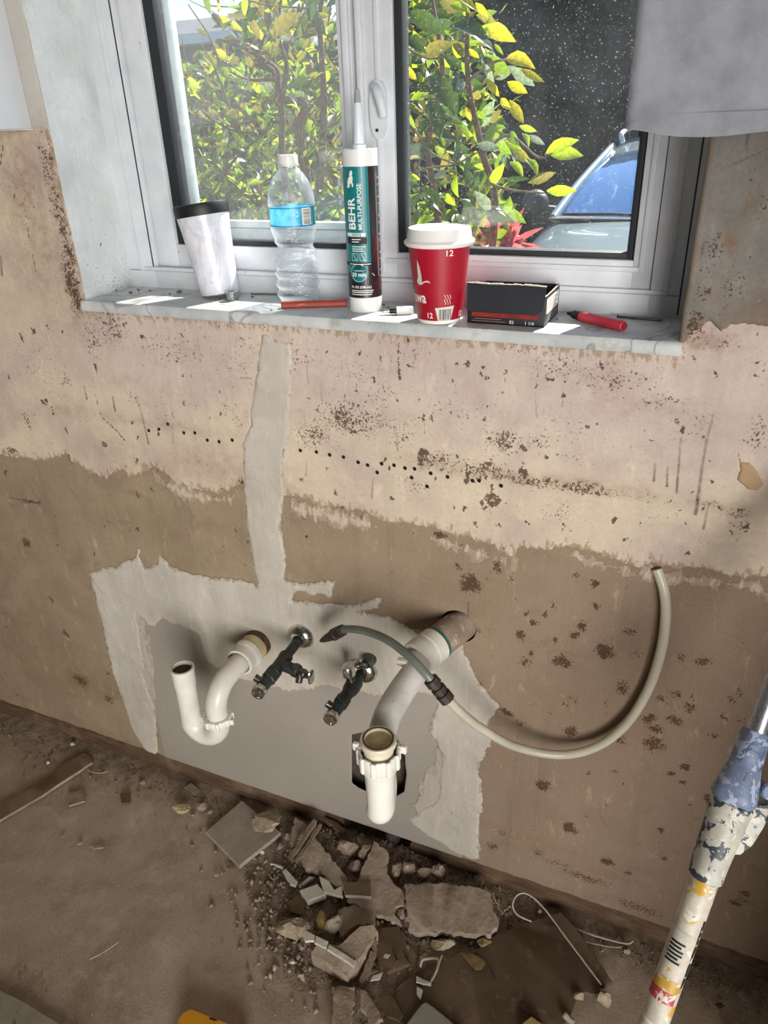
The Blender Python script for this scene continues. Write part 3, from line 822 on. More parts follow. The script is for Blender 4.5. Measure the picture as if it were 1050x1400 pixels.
prof = [(-0.007, ZS - 0.017), (-0.0085, ZS - 0.014), (-0.0085, ZS - 0.005), (-0.006, ZS - 0.001), (-0.002, ZS), (0.14, ZS), (0.14, ZS - 0.017)]
vs, fs = [], []
nx = 60
for k in range(nx + 1):
    x = sx0 + (sx1 - sx0) * k / nx
    for (y, z) in prof:
        vs.append((x + (0.002 * random.random() if k in (0, nx) else 0), y + (0.0008 * (random.random() - .5) if y < 0 else 0), z))
m_ = len(prof)
for k in range(nx):
    for j in range(m_):
        fs.append((k * m_ + j, k * m_ + (j + 1) % m_, (k + 1) * m_ + (j + 1) % m_, (k + 1) * m_ + j))
fs += [tuple(range(m_)), tuple(nx * m_ + j for j in range(m_))[::-1]]
tag(sill.add(vs, fs).obj('window_sill', marble(), None, 40), 'white marble sill with grey veins under the window', 'window sill')

# ================================================================= WINDOW
M_pvc = pmat('white_pvc', (212, 215, 219), (200, 204, 209), rough=0.42, scale=25, c3=(168, 166, 160), scale3=60, lo3=0.70, hi3=0.78)
M_gask = pmat('rubber', (30, 35, 40), rough=0.6)
M_alu = pmat('grey_white_alu', (198, 206, 208), (176, 186, 190), rough=0.5, scale=60)
def glass_mat():
    m, nt, p = newmat('window_glass')
    nt.nodes.remove(p)
    co = coords(nt)
    lw = N(nt, 'ShaderNodeFresnel', {'IOR': 1.5}).outputs[0]
    tr = N(nt, 'ShaderNodeBsdfTransparent', {'Color': (0.97, 0.985, 0.98, 1)})
    gl = N(nt, 'ShaderNodeBsdfGlossy', {'Color': (1, 1, 1, 1), 'Roughness': 0.0})
    front = mth(nt, 'SUBTRACT', 1.0, N(nt, 'ShaderNodeNewGeometry').outputs['Backfacing'])
    mx = N(nt, 'ShaderNodeMixShader', {0: mth(nt, 'MULTIPLY', lw, mth(nt, 'MULTIPLY', front, 1.6), True), 1: tr.outputs[0], 2: gl.outputs[0]})
    df = N(nt, 'ShaderNodeBsdfTranslucent', {'Color': (0.9, 0.92, 0.95, 1)})
    hz = mth(nt, 'MULTIPLY', ramp(nt, noise(nt, co, 12.0, 6.0, 0.7), 0.35, 0.75), 0.012)
    dots = mth(nt, 'MULTIPLY', ramp(nt, noise(nt, co, 420.0, 2.0, 0.5), 0.665, 0.72), 0.16)
    m2 = N(nt, 'ShaderNodeMixShader', {0: mth(nt, 'ADD', mth(nt, 'ADD', hz, 0.004), dots), 1: mx.outputs[0], 2: df.outputs[0]})
    nt.links.new(m2.outputs[0], nt.nodes['Material Output'].inputs[0])
    return m
M_glass = glass_mat()

def bars(xa, xb, za, zb, wl, wr, wb, wt, y0, y1, bev=0.002):
    mb = MB()
    mb.box(xa, xa + wl, y0, y1, za, zb, bev)
    mb.box(xb - wr, xb, y0, y1, za, zb, bev)
    mb.box(xa + wl - .001, xb - wr + .001, y0 + .0003, y1, za, za + wb, bev)
    mb.box(xa + wl - .001, xb - wr + .001, y0 + .0003, y1, zb - wt, zb, bev)
    return mb
zt = WTOP
win = bars(WX0 - .008, WX1 + .008, ZS - 0.01, zt + .005, WX0 * -1 - .898 + .008 + .0, .049 + .008, 0.034 + .01, .05, 0.115, 0.195).obj('window_1', M_pvc, None, 30)
tag(win, 'white framed two-pane sliding window above the marble sill', 'window', kind='structure')
# raised lip of the frame and the narrow groove line beside it
bars(-0.927, -0.060, ZS + 0.029, zt - .02, .010, .006, .006, .006, 0.112, 0.120, .001).obj('frame_lip', M_pvc, win, 30)
mb = MB()
mb.box(-0.0455, -0.0435, 0.1142, 0.1165, ZS + .004, zt)
mb.box(-0.9000, -0.8985, 0.1142, 0.1165, ZS + .03, zt)
mb.box(-0.95, -0.047, 0.1142, 0.1165, ZS + .0285, ZS + .0292)
mb.obj('frame_groove', M_gask, win, None)
def sash(xa, xb, wl, wr, y0, gl, gr, lip):
    za, zb = ZS + 0.034, zt - .05
    s = bars(xa, xb, za, zb, wl, wr, 0.037, 0.04, y0, y0 + 0.034).obj('sash', M_pvc, win, 30)
    g = bars(xa + wl, xb - wr, za + .037, zb - .04, gl, gr, .008, .008, y0 + 0.007, y0 + 0.030, .001).obj('gasket', M_gask, s, 30)
    MB().box(xa + wl + .002, xb - wr - .002, y0 + 0.018, y0 + 0.022, za + .039, zb - .042).obj('pane', M_glass, s, None)
    if lip:
        bars(xa + wl * .45, xb - wr * .4, za + .022, zb - .02, .007, .007, .007, .007, y0 - .003, y0 + .004, .0012).obj('sash_lip', M_pvc, s, 30)
    return s
s1 = sash(-0.896, -0.488, .041, .044, 0.128, .019, .003, False)
s2 = sash(-0.492, -0.084, .046, .025, 0.118, .012, .010, True)
# beads down the meeting stile
mb = MB()
mb.box(-.522, -.512, .121, .13, ZS + .05, zt - .06, .002).box(-.497, -.488, .111, .12, ZS + .04, zt - .055, .002).box(-.470, -.4665, .1165, .119, ZS + .04, zt - .055, .0005)
mb.obj('stile_bead', M_pvc, s2, 30)
# cam latch on the stile
lx, lz = W(518, 150, .115)[0], W(518, 150, .115)[2]
lt = MB()
pts = []
for k in range(28):
    t = 2 * math.pi * k / 28
    pts.append((lx + 0.0125 * math.copysign(abs(math.cos(t)) ** .8, math.cos(t)), 0.1185, lz + 0.036 * math.copysign(abs(math.sin(t)) ** .8, math.sin(t))))
lt.prism(pts, (0, -0.007, 0))
latch = lt.obj('latch', M_pvc, s2, 40)
MB().tube(smooth_path([(lx - .004, .110, lz + .028), (lx + .003, .104, lz + .022), (lx + .009, .103, lz + .004), (lx + .010, .107, lz - .010)], 6), [.006] * 6 + [.0065] * 6 + [.006] * 6 + [.004], 10).obj('latch_lever', M_pvc, latch, 60)
MB().lathe([(.0022, 0), (.0022, .0015), (0, .0018)], (lx - .002, .1115, lz - .025), (0, -1, 0), 10).obj('latch_screw', M_gask, latch)
# half insect screen outside the left pane
xl, zl = W(270, 272, .2)[0], W(380, 302, .2)[2]
scr = bars(-0.93, -0.50, ZS + 0.02, zt, xl + .93, .02, zl - ZS - .02, .03, 0.192, 0.208).obj('screen_frame', M_alu, win, 30)
mb = MB()
mb.box(xl - .022, xl - .0205, .1915, .1925, ZS + .1, zt).box(xl - .012, xl - .0105, .1915, .1925, ZS + .1, zt).box(-.9, -.5, .1915, .1925, zl - .012, zl - .0105)
mb.obj('screen_groove', pmat('groove_grey', (120, 130, 136), rough=.6), scr, None)
def screen_mat():
    m, nt, p = newmat('insect_mesh')
    nt.nodes.remove(p)
    tr = N(nt, 'ShaderNodeBsdfTransparent', {'Color': (1, 1, 1, 1)})
    df = N(nt, 'ShaderNodeBsdfDiffuse', {'Color': C4((150, 150, 150))})
    ts = N(nt, 'ShaderNodeBsdfTranslucent', {'Color': C4((150, 150, 150))})
    ad = N(nt, 'ShaderNodeMixShader', {0: 0.5, 1: df.outputs[0], 2: ts.outputs[0]})
    mx = N(nt, 'ShaderNodeMixShader', {0: 0.11, 1: tr.outputs[0], 2: ad.outputs[0]})
    nt.links.new(mx.outputs[0], nt.nodes['Material Output'].inputs[0])
    return m
MB().box(xl - .002, -.518, .2, .2008, zl - .002, zt - .028).obj('insect_mesh', screen_mat(), scr, None)
# outside ledge under both panes
MB().box(WX0 + .01, WX1 - .01, .196, .30, ZS - .03, ZS + .012, .003).obj('outer_ledge', M_alu, win, 30)

# ================================================================= LETTERING AND WRAPPED LABELS
def text_mesh(body, size, bold=0.0, align='CENTER', xs=1.0):
    cu = bpy.data.curves.new('t', 'FONT')
    cu.body = body
    cu.size = size
    cu.align_x = align
    cu.offset = bold
    cu.resolution_u = 3
    o = bpy.data.objects.new('t', cu)
    col.objects.link(o)
    bpy.context.view_layer.update()
    me = bpy.data.meshes.new_from_object(o.evaluated_get(bpy.context.evaluated_depsgraph_get()))
    bpy.data.objects.remove(o)
    V = [(v.co.x * xs, v.co.y) for v in me.vertices]
    Fc = [tuple(p.vertices) for p in me.polygons]
    bpy.data.meshes.remove(me)
    return V, Fc
def rect2(x0, x1, y0, y1):
    return [(x0, y0), (x1, y0), (x1, y1), (x0, y1)], [(0, 1, 2, 3)]
def poly2(pts):
    return list(pts), [tuple(range(len(pts)))]
def xf2(shape, dx=0, dy=0, rot=0):
    c, s = math.cos(rot), math.sin(rot)
    return [(x * c - y * s + dx, x * s + y * c + dy) for x, y in shape[0]], shape[1]
def join2(shapes):
    V, Fc = [], []
    for v, f in shapes:
        b = len(V)
        V += list(v)
        Fc += [tuple(b + i for i in q) for q in f]
    return V, Fc
def slice2(shape, step):
    bm = bmesh.new()
    vs = [bm.verts.new((x, y, 0)) for x, y in shape[0]]
    for f in shape[1]:
        try:
            bm.faces.new([vs[i] for i in f])
        except ValueError:
            pass
    bmesh.ops.triangulate(bm, faces=bm.faces)
    xs = [v.co.x for v in bm.verts]
    x = math.floor(min(xs) / step) * step + step
    while x < max(xs):
        bmesh.ops.bisect_plane(bm, geom=list(bm.verts) + list(bm.edges) + list(bm.faces), plane_co=(x, 0, 0), plane_no=(1, 0, 0))
        x += step
    bm.verts.index_update()
    out = [(v.co.x, v.co.y) for v in bm.verts], [tuple(v.index for v in f.verts) for f in bm.faces]
    bm.free()
    return out
class Round:
    """Wraps flat shapes (u to the right as the viewer sees it, v up) round an upright body of radius rad(h)."""
    def __init__(s, x, y, z, rad):
        s.o = Vector((x, y, z))
        s.rad = rad
        c = Vector((c_o[0] - x, c_o[1] - y, 0)).normalized()
        s.c, s.t = c, Vector((-c.y, c.x, 0))
        if s.t.x < 0: s.t = -s.t
        s.ref = rad(0.03)
    def at(s, u, v, off):
        r = s.rad(v) + off
        a = u / s.ref
        return s.o + Vector((0, 0, v)) + (s.c * math.cos(a) + s.t * math.sin(a)) * r
    def put(s, name, shape, mat, parent, off=0.0003, step=0.003):
        V, Fc = slice2(shape, step)
        mb = MB()
        mb.v = [tuple(s.at(u, v, off)) for u, v in V]
        mb.f = Fc
        mb.mi = [0] * len(Fc)
        me = bpy.data.meshes.new(name)
        me.from_pydata(mb.v, [], mb.f)
        return put(name, me, mat, parent, None)

M_white = pmat('white_plastic', (232, 232, 228), (224, 224, 220), rough=0.4, scale=20)
M_black = pmat('black_plastic', (20, 21, 24), rough=0.45)
M_ink_w = pmat('ink_white', (236, 236, 232), rough=0.6)
M_ink_k = pmat('ink_black', (24, 24, 28), rough=0.6)
M_chrome = pmat('chrome', (226, 226, 224), (186, 186, 182), rough=0.20, metal=1.0, scale=120, bmp=0.1, bscale=80)

# ---------------------------------------------------------------- caulk cartridge
px_ = F(493, 428, ZS)
R_ = 0.0238
cx_, cy_ = px_[0] - 0.002, px_[1] + R_
caulk = tag(thing('caulk_cartridge', (cx_, cy_, ZS)), 'white and teal caulk cartridge with grey nozzle standing on the marble sill', 'caulk tube')
hb = 0.213
MB().lathe([(0, .003), (.0225, .003), (.0228, 0), (R_, .0005), (R_, hb - .001), (R_ - .001, hb), (.0215, hb), (.021, hb - .004), (.012, hb - .005), (0.0, hb - .005)], (cx_, cy_, ZS), (0, 0, 1), 40).obj('cartridge_body', M_white, caulk, 40)
noz = MB().lathe([(.0095, hb - .006), (.0095, hb + .004), (.0074, hb + .006), (.0072, hb + .010), (.0048, hb + .052), (.0044, hb + .0535)], (cx_, cy_, ZS), (0, 0, 1), 24).obj('nozzle', pmat('nozzle_plastic', (214, 220, 224), rough=.35), caulk, 40)
tipm = MB()
a_, e1_, e2_ = frame_of((0, 0, 1))
tipm.lathe([(.0044, hb + .0535), (.0040, hb + .060), (.0032, hb + .068)], (cx_, cy_, ZS), (0, 0, 1), 20)
tipm.v = [(x, y, z + (0.5 * (x - cx_) if z > ZS + hb + .066 else 0)) for x, y, z in tipm.v]
tipm.obj('nozzle_tip', pmat('nozzle_tip_grey', (148, 150, 146), rough=.5), noz, 40)
rd = Round(cx_, cy_, ZS, lambda h: R_)
L0, L1 = 0.021, 0.192
def arc(d):
    return math.radians(d) * R_
M_teal = pmat('label_teal', (10, 110, 116), (16, 122, 126), rough=0.35, scale=30)
M_lblk = pmat('label_black', (34, 30, 34), (74, 32, 40), rough=0.35, scale=28, lo=.48, hi=.6)
lab = rd.put('label', rect2(arc(-150), arc(150), L0, L1), M_lblk, caulk, .0002)
rd.put('label_panel', join2([rect2(arc(-120), arc(24), 0.070, L1)]), M_teal, lab, .0004)
circ = [(arc(-20) + .0135 * math.cos(t * math.pi / 16), .056 + .0135 * math.sin(t * math.pi / 16)) for t in range(32)]
rd.put('label_disc', join2([rect2(arc(-120), arc(12), 0.056, 0.0675), poly2(circ)]), M_teal, lab, .0005)
rd.put('label_band', rect2(arc(-120), arc(26), .0655, .0700), M_ink_k, lab, .0007)
t = xf2(text_mesh('BEHR', .0150, .0004, 'LEFT', 1.12), arc(-24), .113, math.pi / 2)
bear = [(0, 0), (.0012, .0040), (.0008, .0075), (.0025, .0100), (.0022, .0122), (.0042, .0132), (.0055, .0150), (.0046, .0170), (.0062, .0192), (.0052, .0200), (.0080, .0222), (.0096, .0218), (.0088, .0198), (.0100, .0182),
        (.0086, .0160), (.0098, .0135), (.0098, .0100), (.0088, .0075), (.0102, .0050), (.0100, .0010), (.0082, .0010), (.0078, .0046), (.0064, .0060), (.0050, .0046), (.0046, .0006), (.0028, 0)]
bear = [(arc(-24) - .0106 + bx, .1665 + by * .95) for bx, by in bear]
rd.put('brand_lettering', join2([t, poly2(bear)]), M_ink_w, lab, .0008, .0015)
rd.put('lettering', xf2(text_mesh('MULTI-PURPOSE', .0079, .00008, 'LEFT', 1.02), arc(-1), .113, math.pi / 2), M_ink_w, lab, .0008, .0015)
rd.put('white_bar', rect2(arc(-60), arc(8), .1045, .1090), M_ink_w, lab, .0008)
rd.put('lettering', xf2(text_mesh('WHITE', .0042, .0001), arc(-22), .1052), M_ink_k, lab, .0011, .0015)
rd.put('black_bar', rect2(arc(-60), arc(12), .0945, .1030), M_ink_k, lab, .0008)
lines = []
for k, (y, w) in enumerate(((.1000, .011), (.0968, .009), (.0905, .016), (.0876, .013), (.0848, .014))):
    lines.append(rect2(arc(-40), arc(-40) + w * 1.2, y, y + .0011))
for bx in (-42, -14):
    x0, x1 = arc(bx), arc(bx + 22)
    lines += [rect2(x0, x1, .0725, .0729), rect2(x0, x1, .0818, .0822), rect2(x0, x0 + .0004, .0725, .0822), rect2(x1 - .0004, x1, .0725, .0822), xf2(rect2(-.0003, .0003, -.005, .005), (x0 + x1) / 2, .0772, .5)]
lines.append(rect2(arc(-55), arc(22), .0672, .0682))
for k in range(26):
    t0, t1 = 1.2 + k * .18, 1.2 + (k + 1) * .18
    lines.append(([(arc(-20) + r_ * math.cos(a), .056 + r_ * math.sin(a)) for r_, a in ((.0115, t0), (.0119, t0), (.0119, t1), (.0115, t1))], [(0, 1, 2, 3)]))
lines.append(([(arc(-20) + .0040, .0665), (arc(-20) + .0066, .0690), (arc(-20) + .0066, .0650)], [(0, 1, 2)]))
lines += [rect2(arc(-38), arc(-2), .0585, .0592)]
for k, y in enumerate((.0310, .0285, .0255)):
    lines.append(rect2(arc(-50), arc(28 - 3 * k), y, y + .0010))
lines.append(xf2(rect2(-.003, .003, -.0003, .0003), arc(30), .053, -.8))
rd.put('small_print', join2(lines), M_ink_w, lab, .0009, .002)
rd.put('lettering', xf2(text_mesh('30 min', .0075, .00015), arc(-20), .0510), M_ink_w, lab, .0010, .0015)
rd.put('lettering', xf2(text_mesh('FL OZ (298 mL)', .0044, .0001), arc(-14), .0350), M_ink_w, lab, .0010, .0015)
# barcode-like print down the side of the label
rd.put('side_print', join2([rect2(arc(52), arc(56), .05, .185), rect2(arc(60), arc(61), .03, .185)] + [rect2(arc(63), arc(76), .04 + .008 * k, .0405 + .008 * k + .0012 * (k % 3)) for k in range(18)]), pmat('ink_grey', (120, 116, 118), rough=.6), lab, .0006)

# ---------------------------------------------------------------- coffee cup
pc_ = F(594, 444, ZS)
cr = lambda h: 0.0292 + (0.0415 - 0.0292) * min(max(h, 0), .106) / .106
kx, ky = pc_[0] - .004, pc_[1] + 0.0300
cup = tag(thing('coffee_cup', (kx, ky, ZS)), 'red paper coffee cup with white lid on the marble sill', 'coffee cup')
M_red = pmat('cup_red', (168, 14, 40), (158, 12, 38), rough=0.45, scale=14)
M_paper = pmat('cup_paper', (236, 232, 224), rough=0.7)
M_lid = pmat('cup_lid', (238, 236, 232), (232, 230, 226), rough=0.4, scale=12)
MB().lathe([(0, .004), (.0275, .004), (.0282, 0), (.0292, .0005), (cr(.004), .0045), (cr(.1035), .1035), (.0398, .1035), (.0270, .006), (0, .006)], (kx, ky, ZS), (0, 0, 1), 48).obj('cup_body', M_paper, cup, 40)
MB().lathe([(cr(.0048) + .00025, .0048), (cr(.1030) + .00025, .1030)], (kx, ky, ZS), (0, 0, 1), 48, caps=False).obj('printed_sleeve', M_red, cup, 60)
MB().lathe([(.0412, .098), (.0445, .0985), (.0462, .1005), (.0465, .1035), (.0450, .1050), (.0436, .1058), (.0425, .1075), (.0408, .1185), (.0402, .1200), (.0390, .1203), (.0375, .1190), (.0, .1178)], (kx, ky, ZS), (0, 0, 1), 56).obj('lid', M_lid, cup, 35)
rc = Round(kx, ky, ZS, cr)
rc.ref = 0.0355
def ca(d):
    return math.radians(d) * 0.0355
ink = M_ink_w
txt = [xf2(text_mesh('12', .0105, .0001), ca(18), .0890), xf2(text_mesh('12', .0105, .0001), ca(-24), .0085), xf2(text_mesh('12', .0105, .0001), ca(62), .0080)]
for t_ in txt:
    rc.put('lettering', t_, ink, cup, .0008, .002)
rc.put('brand_lettering', xf2(text_mesh('Wawa', .0205, .0004, 'RIGHT', .80), ca(-31), .0285), ink, cup, .0008, .002)
goose = [(-.0330, .0560), (-.0310, .0520), (-.0250, .0518), (-.0215, .0545), (-.0170, .0562), (-.0140, .0558), (-.0112, .0545), (-.0130, .0575), (-.0165, .0583), (-.0205, .0568), (-.0238, .0552), (-.0240, .0650), (-.0258, .0760), (-.0290, .0840), (-.0300, .0720), (-.0300, .0620)]
rc.put('bird_emblem', poly2(goose), pmat('ink_pale', (208, 204, 198), rough=.6), cup, .0008, .002)
steam = []
for k in range(3):
    xo = ca(13) + .0036 * k
    for j in range(12):
        y0, y1 = .0265 + j * .0011, .0265 + (j + 1) * .0011
        w0, w1 = .0011 * math.sin(j * .95), .0011 * math.sin((j + 1) * .95)
        steam.append(([(xo + w0, y0), (xo + w0 + .0006, y0), (xo + w1 + .0006, y1), (xo + w1, y1)], [(0, 1, 2, 3)]))
rc.put('steam_lines', join2(steam), ink, cup, .0008, .002)
bp = rc.put('barcode_panel', ([(ca(-8) + .003, .0052), (ca(36) - .004, .0052), (ca(36) + .0005, .0245), (ca(-8) - .001, .0225), (ca(-8) - .001, .0212), (ca(-8) + .0008, .0205)], [(0, 1, 2, 3, 4, 5)]), pmat('ink_cream', (214, 212, 202), rough=.6), cup, .0007)
bars_, xq = [], ca(-8) + .0044
random.seed(3)
while xq < ca(36) - .0045:
    w = random.choice((.0004, .0006, .0010))
    bars_.append(rect2(xq, xq + w, .0062, .0205))
    xq += w + random.choice((.0004, .0006, .0009))
rc.put('barcode', join2(bars_), M_ink_k, bp, .0009, .01)

# ---------------------------------------------------------------- water bottle
pb = F(396, 417, ZS)
bx_, by_ = pb[0], pb[1] + 0.031
bot = tag(thing('water_bottle', (bx_, by_, ZS)), 'clear plastic water bottle with blue label and white cap on the sill', 'water bottle')
def clear_mat(name, tint=(0.96, 0.98, 0.99), k=1.0):
    m, nt, p = newmat(name)
    nt.nodes.remove(p)
    lw = N(nt, 'ShaderNodeLayerWeight', {'Blend': 0.42}).outputs['Facing']
    co = coords(nt)
    bp_ = N(nt, 'ShaderNodeBump', {'Height': noise(nt, co, 120.0, 3.0), 'Strength': 0.8, 'Distance': 0.006})
    tr = N(nt, 'ShaderNodeBsdfTransparent', {'Color': (*tint, 1)})
    gl = N(nt, 'ShaderNodeBsdfGlossy', {'Color': (1, 1, 1, 1), 'Roughness': 0.06, 'Normal': bp_.outputs[0]})
    df = N(nt, 'ShaderNodeBsdfTranslucent', {'Color': (0.9, 0.95, 1, 1), 'Normal': bp_.outputs[0]})
    mx0 = N(nt, 'ShaderNodeMixShader', {0: 0.4, 1: gl.outputs[0], 2: df.outputs[0]})
    f_ = mth(nt, 'ADD', mth(nt, 'MULTIPLY', mth(nt, 'POWER', lw, 1.6), 0.80 * k), 0.09, True)
    mx = N(nt, 'ShaderNodeMixShader', {0: f_, 1: tr.outputs[0], 2: mx0.outputs[0]})
    nt.links.new(mx.outputs[0], nt.nodes['Material Output'].inputs[0])
    return m
M_clear = clear_mat('clear_pet')
prof = [(.0, .006), (.018, .004), (.024, .0), (.0285, .003), (.0305, .010)]
h = .012
while h < .094:
    prof.append((.0308 - .0032 * math.exp(-((h - .085) / .018) ** 2) + .0017 * math.cos((h - .012) / .0158 * 2 * math.pi), h))
    h += .0013
prof += [(.0302, .098), (.0320, .104), (.0330, .108), (.0333, .112), (.0325, .114), (.0325, .139), (.0335, .141), (.0336, .147), (.0325, .156), (.0298, .166), (.0255, .176), (.0200, .184), (.0150, .189), (.0128, .192), (.0122, .195), (.0150, .1958), (.0150, .197), (.0122, .1978), (.0118, .204)]
prof = [(r * 1.03, z * .985) for r, z in prof]
wob = lambda t, z: 1 + (.018 * math.sin(3 * t + z * 60) * math.exp(-((z - .075) / .03) ** 2) if .01 < z < .11 else 0)
MB().lathe(prof, (bx_, by_, ZS), (0, 0, 1), 48, caps=False, wob=wob).obj('bottle_body', M_clear, bot, 180)
MB().lathe([(.0138, .1915), (.0141, .1935), (.0141, .1945), (.0138, .195), (.0143, .1955), (.0143, .204), (.0136, .2062), (.0, .2066)], (bx_, by_, ZS), (0, 0, 1), 40, wob=lambda t, z: 1 + .012 * (math.sin(40 * t) > 0)).obj('cap', M_white, bot, 40)
def lblmat():
    m, nt, p = newmat('blue_film')
    co = coords(nt)
    c = mixc(nt, ramp(nt, noise(nt, co, 60, 3), .4, .6), C4((70, 178, 214)), C4((110, 204, 230)))
    nt.links.new(c, p.inputs['Base Color'])
    p.inputs['Roughness'].default_value = .3
    tl = N(nt, 'ShaderNodeBsdfTranslucent', {'Color': c})
    mx = N(nt, 'ShaderNodeMixShader', {0: .5, 1: p.outputs[0], 2: tl.outputs[0]})
    nt.links.new(mx.outputs[0], nt.nodes['Material Output'].inputs[0])
    return m
rb = Round(bx_, by_, ZS, lambda hh: .0338)
lb = MB().lathe([(.0337, .1115), (.0337, .1385)], (bx_, by_, ZS), (0, 0, 1), 48, caps=False).obj('label', lblmat(), bot, 60)
la = lambda d: math.radians(d) * .0338
rb.put('label_stripe', join2([rect2(la(-170), la(170), .1120, .1135), rect2(la(-170), la(170), .1365, .1380)]), pmat('deep_blue', (30, 120, 176), rough=.4), lb, .0003)
rb.put('green_edge', rect2(la(60), la(74), .1125, .1380), pmat('label_green', (30, 96, 84), rough=.4), lb, .0004)
bpan = rb.put('barcode_panel', rect2(la(24), la(50), .1140, .1370), M_paper, lb, .0004)
random.seed(5)
rows, yq = [], .1150
while yq < .1355:
    w = random.choice((.0003, .0005, .0009))
    rows.append(rect2(la(27), la(47), yq, yq + w))
    yq += w + random.choice((.0004, .0006, .0008))
rb.put('barcode', join2(rows), pmat('ink_slate', (70, 66, 70), rough=.6), bpan, .0006)
pr = [rect2(la(-50 + 4 * (k % 2)), la(18 - 5 * (k % 3)), .1150 + .0017 * k, .1154 + .0017 * k) for k in range(4)]
for k in range(3):
    a0 = k * 2.094 + .3
    for j in range(5):
        t0, t1 = a0 + j * .3, a0 + (j + 1) * .3
        pr.append(([(la(9) + r_ * math.cos(a), .1290 + r_ * math.sin(a)) for r_, a in ((.0027, t0), (.0040, t0), (.0040, t1), (.0027, t1))], [(0, 1, 2, 3)]))
for k in range(9):
    pr.append(xf2(rect2(-.003, .003, -.0004, .0004), la(-52 + 6 * k), .1285 + .002 * math.sin(k * 2.1), .6 * math.sin(k * 1.7)))
rb.put('print', join2(pr), pmat('ink_lightblue', (176, 228, 240), rough=.5), lb, .0005)

# ---------------------------------------------------------------- leaning tumbler
pt = F(262, 409, ZS)
tum = tag(thing('tumbler', (pt[0] + .03, pt[1] + .033, ZS)), 'white marbled tumbler with black lid, tilted against a steel nut', 'tumbler')
tb = Vector((pt[0] + .033, pt[1] + .034, ZS))
tilt = math.radians(-8.0)
tax = Vector((math.sin(tilt) * 1.0, 0.03, math.cos(tilt))).normalized()
tb.z += 0.0305 * math.sin(-tilt) + .0002
def tum_mat():
    m, nt, p = newmat('marbled_white')
    co = coords(nt)
    g = noise(nt, coords(nt, 'Object', (1, 1, .45)), 30.0, 4.0, 0.6, .6)
    v = mth(nt, 'ABSOLUTE', mth(nt, 'SUBTRACT', g, 0.5))
    c = mixc(nt, ramp(nt, noise(nt, co, 30, 4), .4, .7), C4((226, 226, 232)), C4((204, 206, 218)))
    c = mixc(nt, mth(nt, 'MULTIPLY', ramp(nt, v, .04, 0.0), .4), c, C4((170, 170, 186)))
    nt.links.new(c, p.inputs['Base Color'])
    p.inputs['Roughness'].default_value = .28
    return m
MB().lathe([(0, .002), (.026, .002), (.0285, 0), (.0305, .001), (.0312, .004), (.0345, .050), (.0385, .100), (.0415, .122)], tb, tax, 48, caps=False).obj('tumbler_body', tum_mat(), tum, 40)
lidt = MB().lathe([(.0405, .119), (.0428, .1195), (.0432, .1215), (.0434, .134), (.0424, .1362), (.0400, .1368), (.0385, .1345), (.0, .1335)], tb, tax, 48).obj('lid', pmat('tumbler_lid', (16, 17, 20), (24, 25, 28), rough=.5, scale=30), tum, 35)
e1_ = Vector((1, 0, 0)).cross(tax).normalized()
sp_o = tb + tax * .134 + e1_ * .022
MB().lathe([(.010, 0), (.010, .0022), (.008, .0028), (0, .0026)], sp_o, tax, 20).obj('drinking_tab', M_black, lidt, 40)

# ---------------------------------------------------------------- hex nut the tumbler leans on
pn = F(313, 412, ZS)
hexp = [(.0105 * math.cos(k * math.pi / 3 + .35), .0105 * math.sin(k * math.pi / 3 + .35)) for k in range(6)]
mb = MB()
nx_, ny_ = pn[0], pn[1] + .0095
N6 = 24
rings = []
for z, inner in ((0, 0), (.0012, 0), (.0125, 0), (.0137, 0), (.0137, 1), (0, 1)):
    ring = []
    for k in range(N6):
        a = 2 * math.pi * k / N6 + .35
        hexr = .0105 * math.cos(math.pi / 6) / math.cos(((a - .35 + math.pi / 6) % (math.pi / 3)) - math.pi / 6)
        hexr = .0105 * math.cos(math.pi / 6) / math.cos(((a - .35) % (math.pi / 3)) - math.pi / 6)
        r = .0058 if inner else (min(hexr, .0095) if z in (0, .0137) else hexr)
        ring.append((nx_ + r * math.cos(a), ny_ + r * math.sin(a), ZS + z))
    rings.append(ring)
for i in range(6):
    a, b = rings[i], rings[(i + 1) % 6]
    for k in range(N6):
        k2 = (k + 1) % N6
        mb.add([a[k], a[k2], b[k2], b[k]], [(0, 1, 2, 3)])
me = mb.mesh()
bm = bmesh.new(); bm.from_mesh(me); bmesh.ops.remove_doubles(bm, verts=bm.verts, dist=1e-6); bmesh.ops.recalc_face_normals(bm, faces=bm.faces); bm.to_mesh(me); bm.free()
tag(put('hex_nut', me, pmat('zinc', (190, 192, 190), (140, 142, 140), rough=.32, metal=.9, scale=200), None, 25), 'small zinc hex nut beside the base of the tumbler', 'nut')

# ---------------------------------------------------------------- black cardboard box with torn open top
b0, b1 = F(629, 441, ZS), F(737, 449, ZS)
X0b, X1b, Y0b, Y1b = -0.3035, -0.200, 0.018, 0.104
Hb, tk = 0.0395, 0.0012
Hf = 0.0525          # the raised front flap stands higher than the tray
M_card = pmat('black_card', (26, 27, 33), (34, 35, 42), rough=0.62, scale=30)
M_cardi = pmat('inner_card', (120, 112, 100), (96, 88, 78), rough=0.8, scale=40)
boxo = tag(thing('cardboard_box', ((X0b + X1b) / 2, (Y0b + Y1b) / 2, ZS)), 'open black cardboard box between the red cup and the red marker', 'box')
MB().box(X0b, X1b, Y0b, Y0b + tk, ZS, ZS + Hb - .004, .0003).box(X0b, X1b, Y0b, Y1b, ZS, ZS + tk).box(X0b, X0b + tk, Y0b, Y1b, ZS, ZS + Hb).box(X0b, X1b, Y1b - tk, Y1b, ZS, ZS + Hb).obj('box_tray', M_card, boxo, 40)
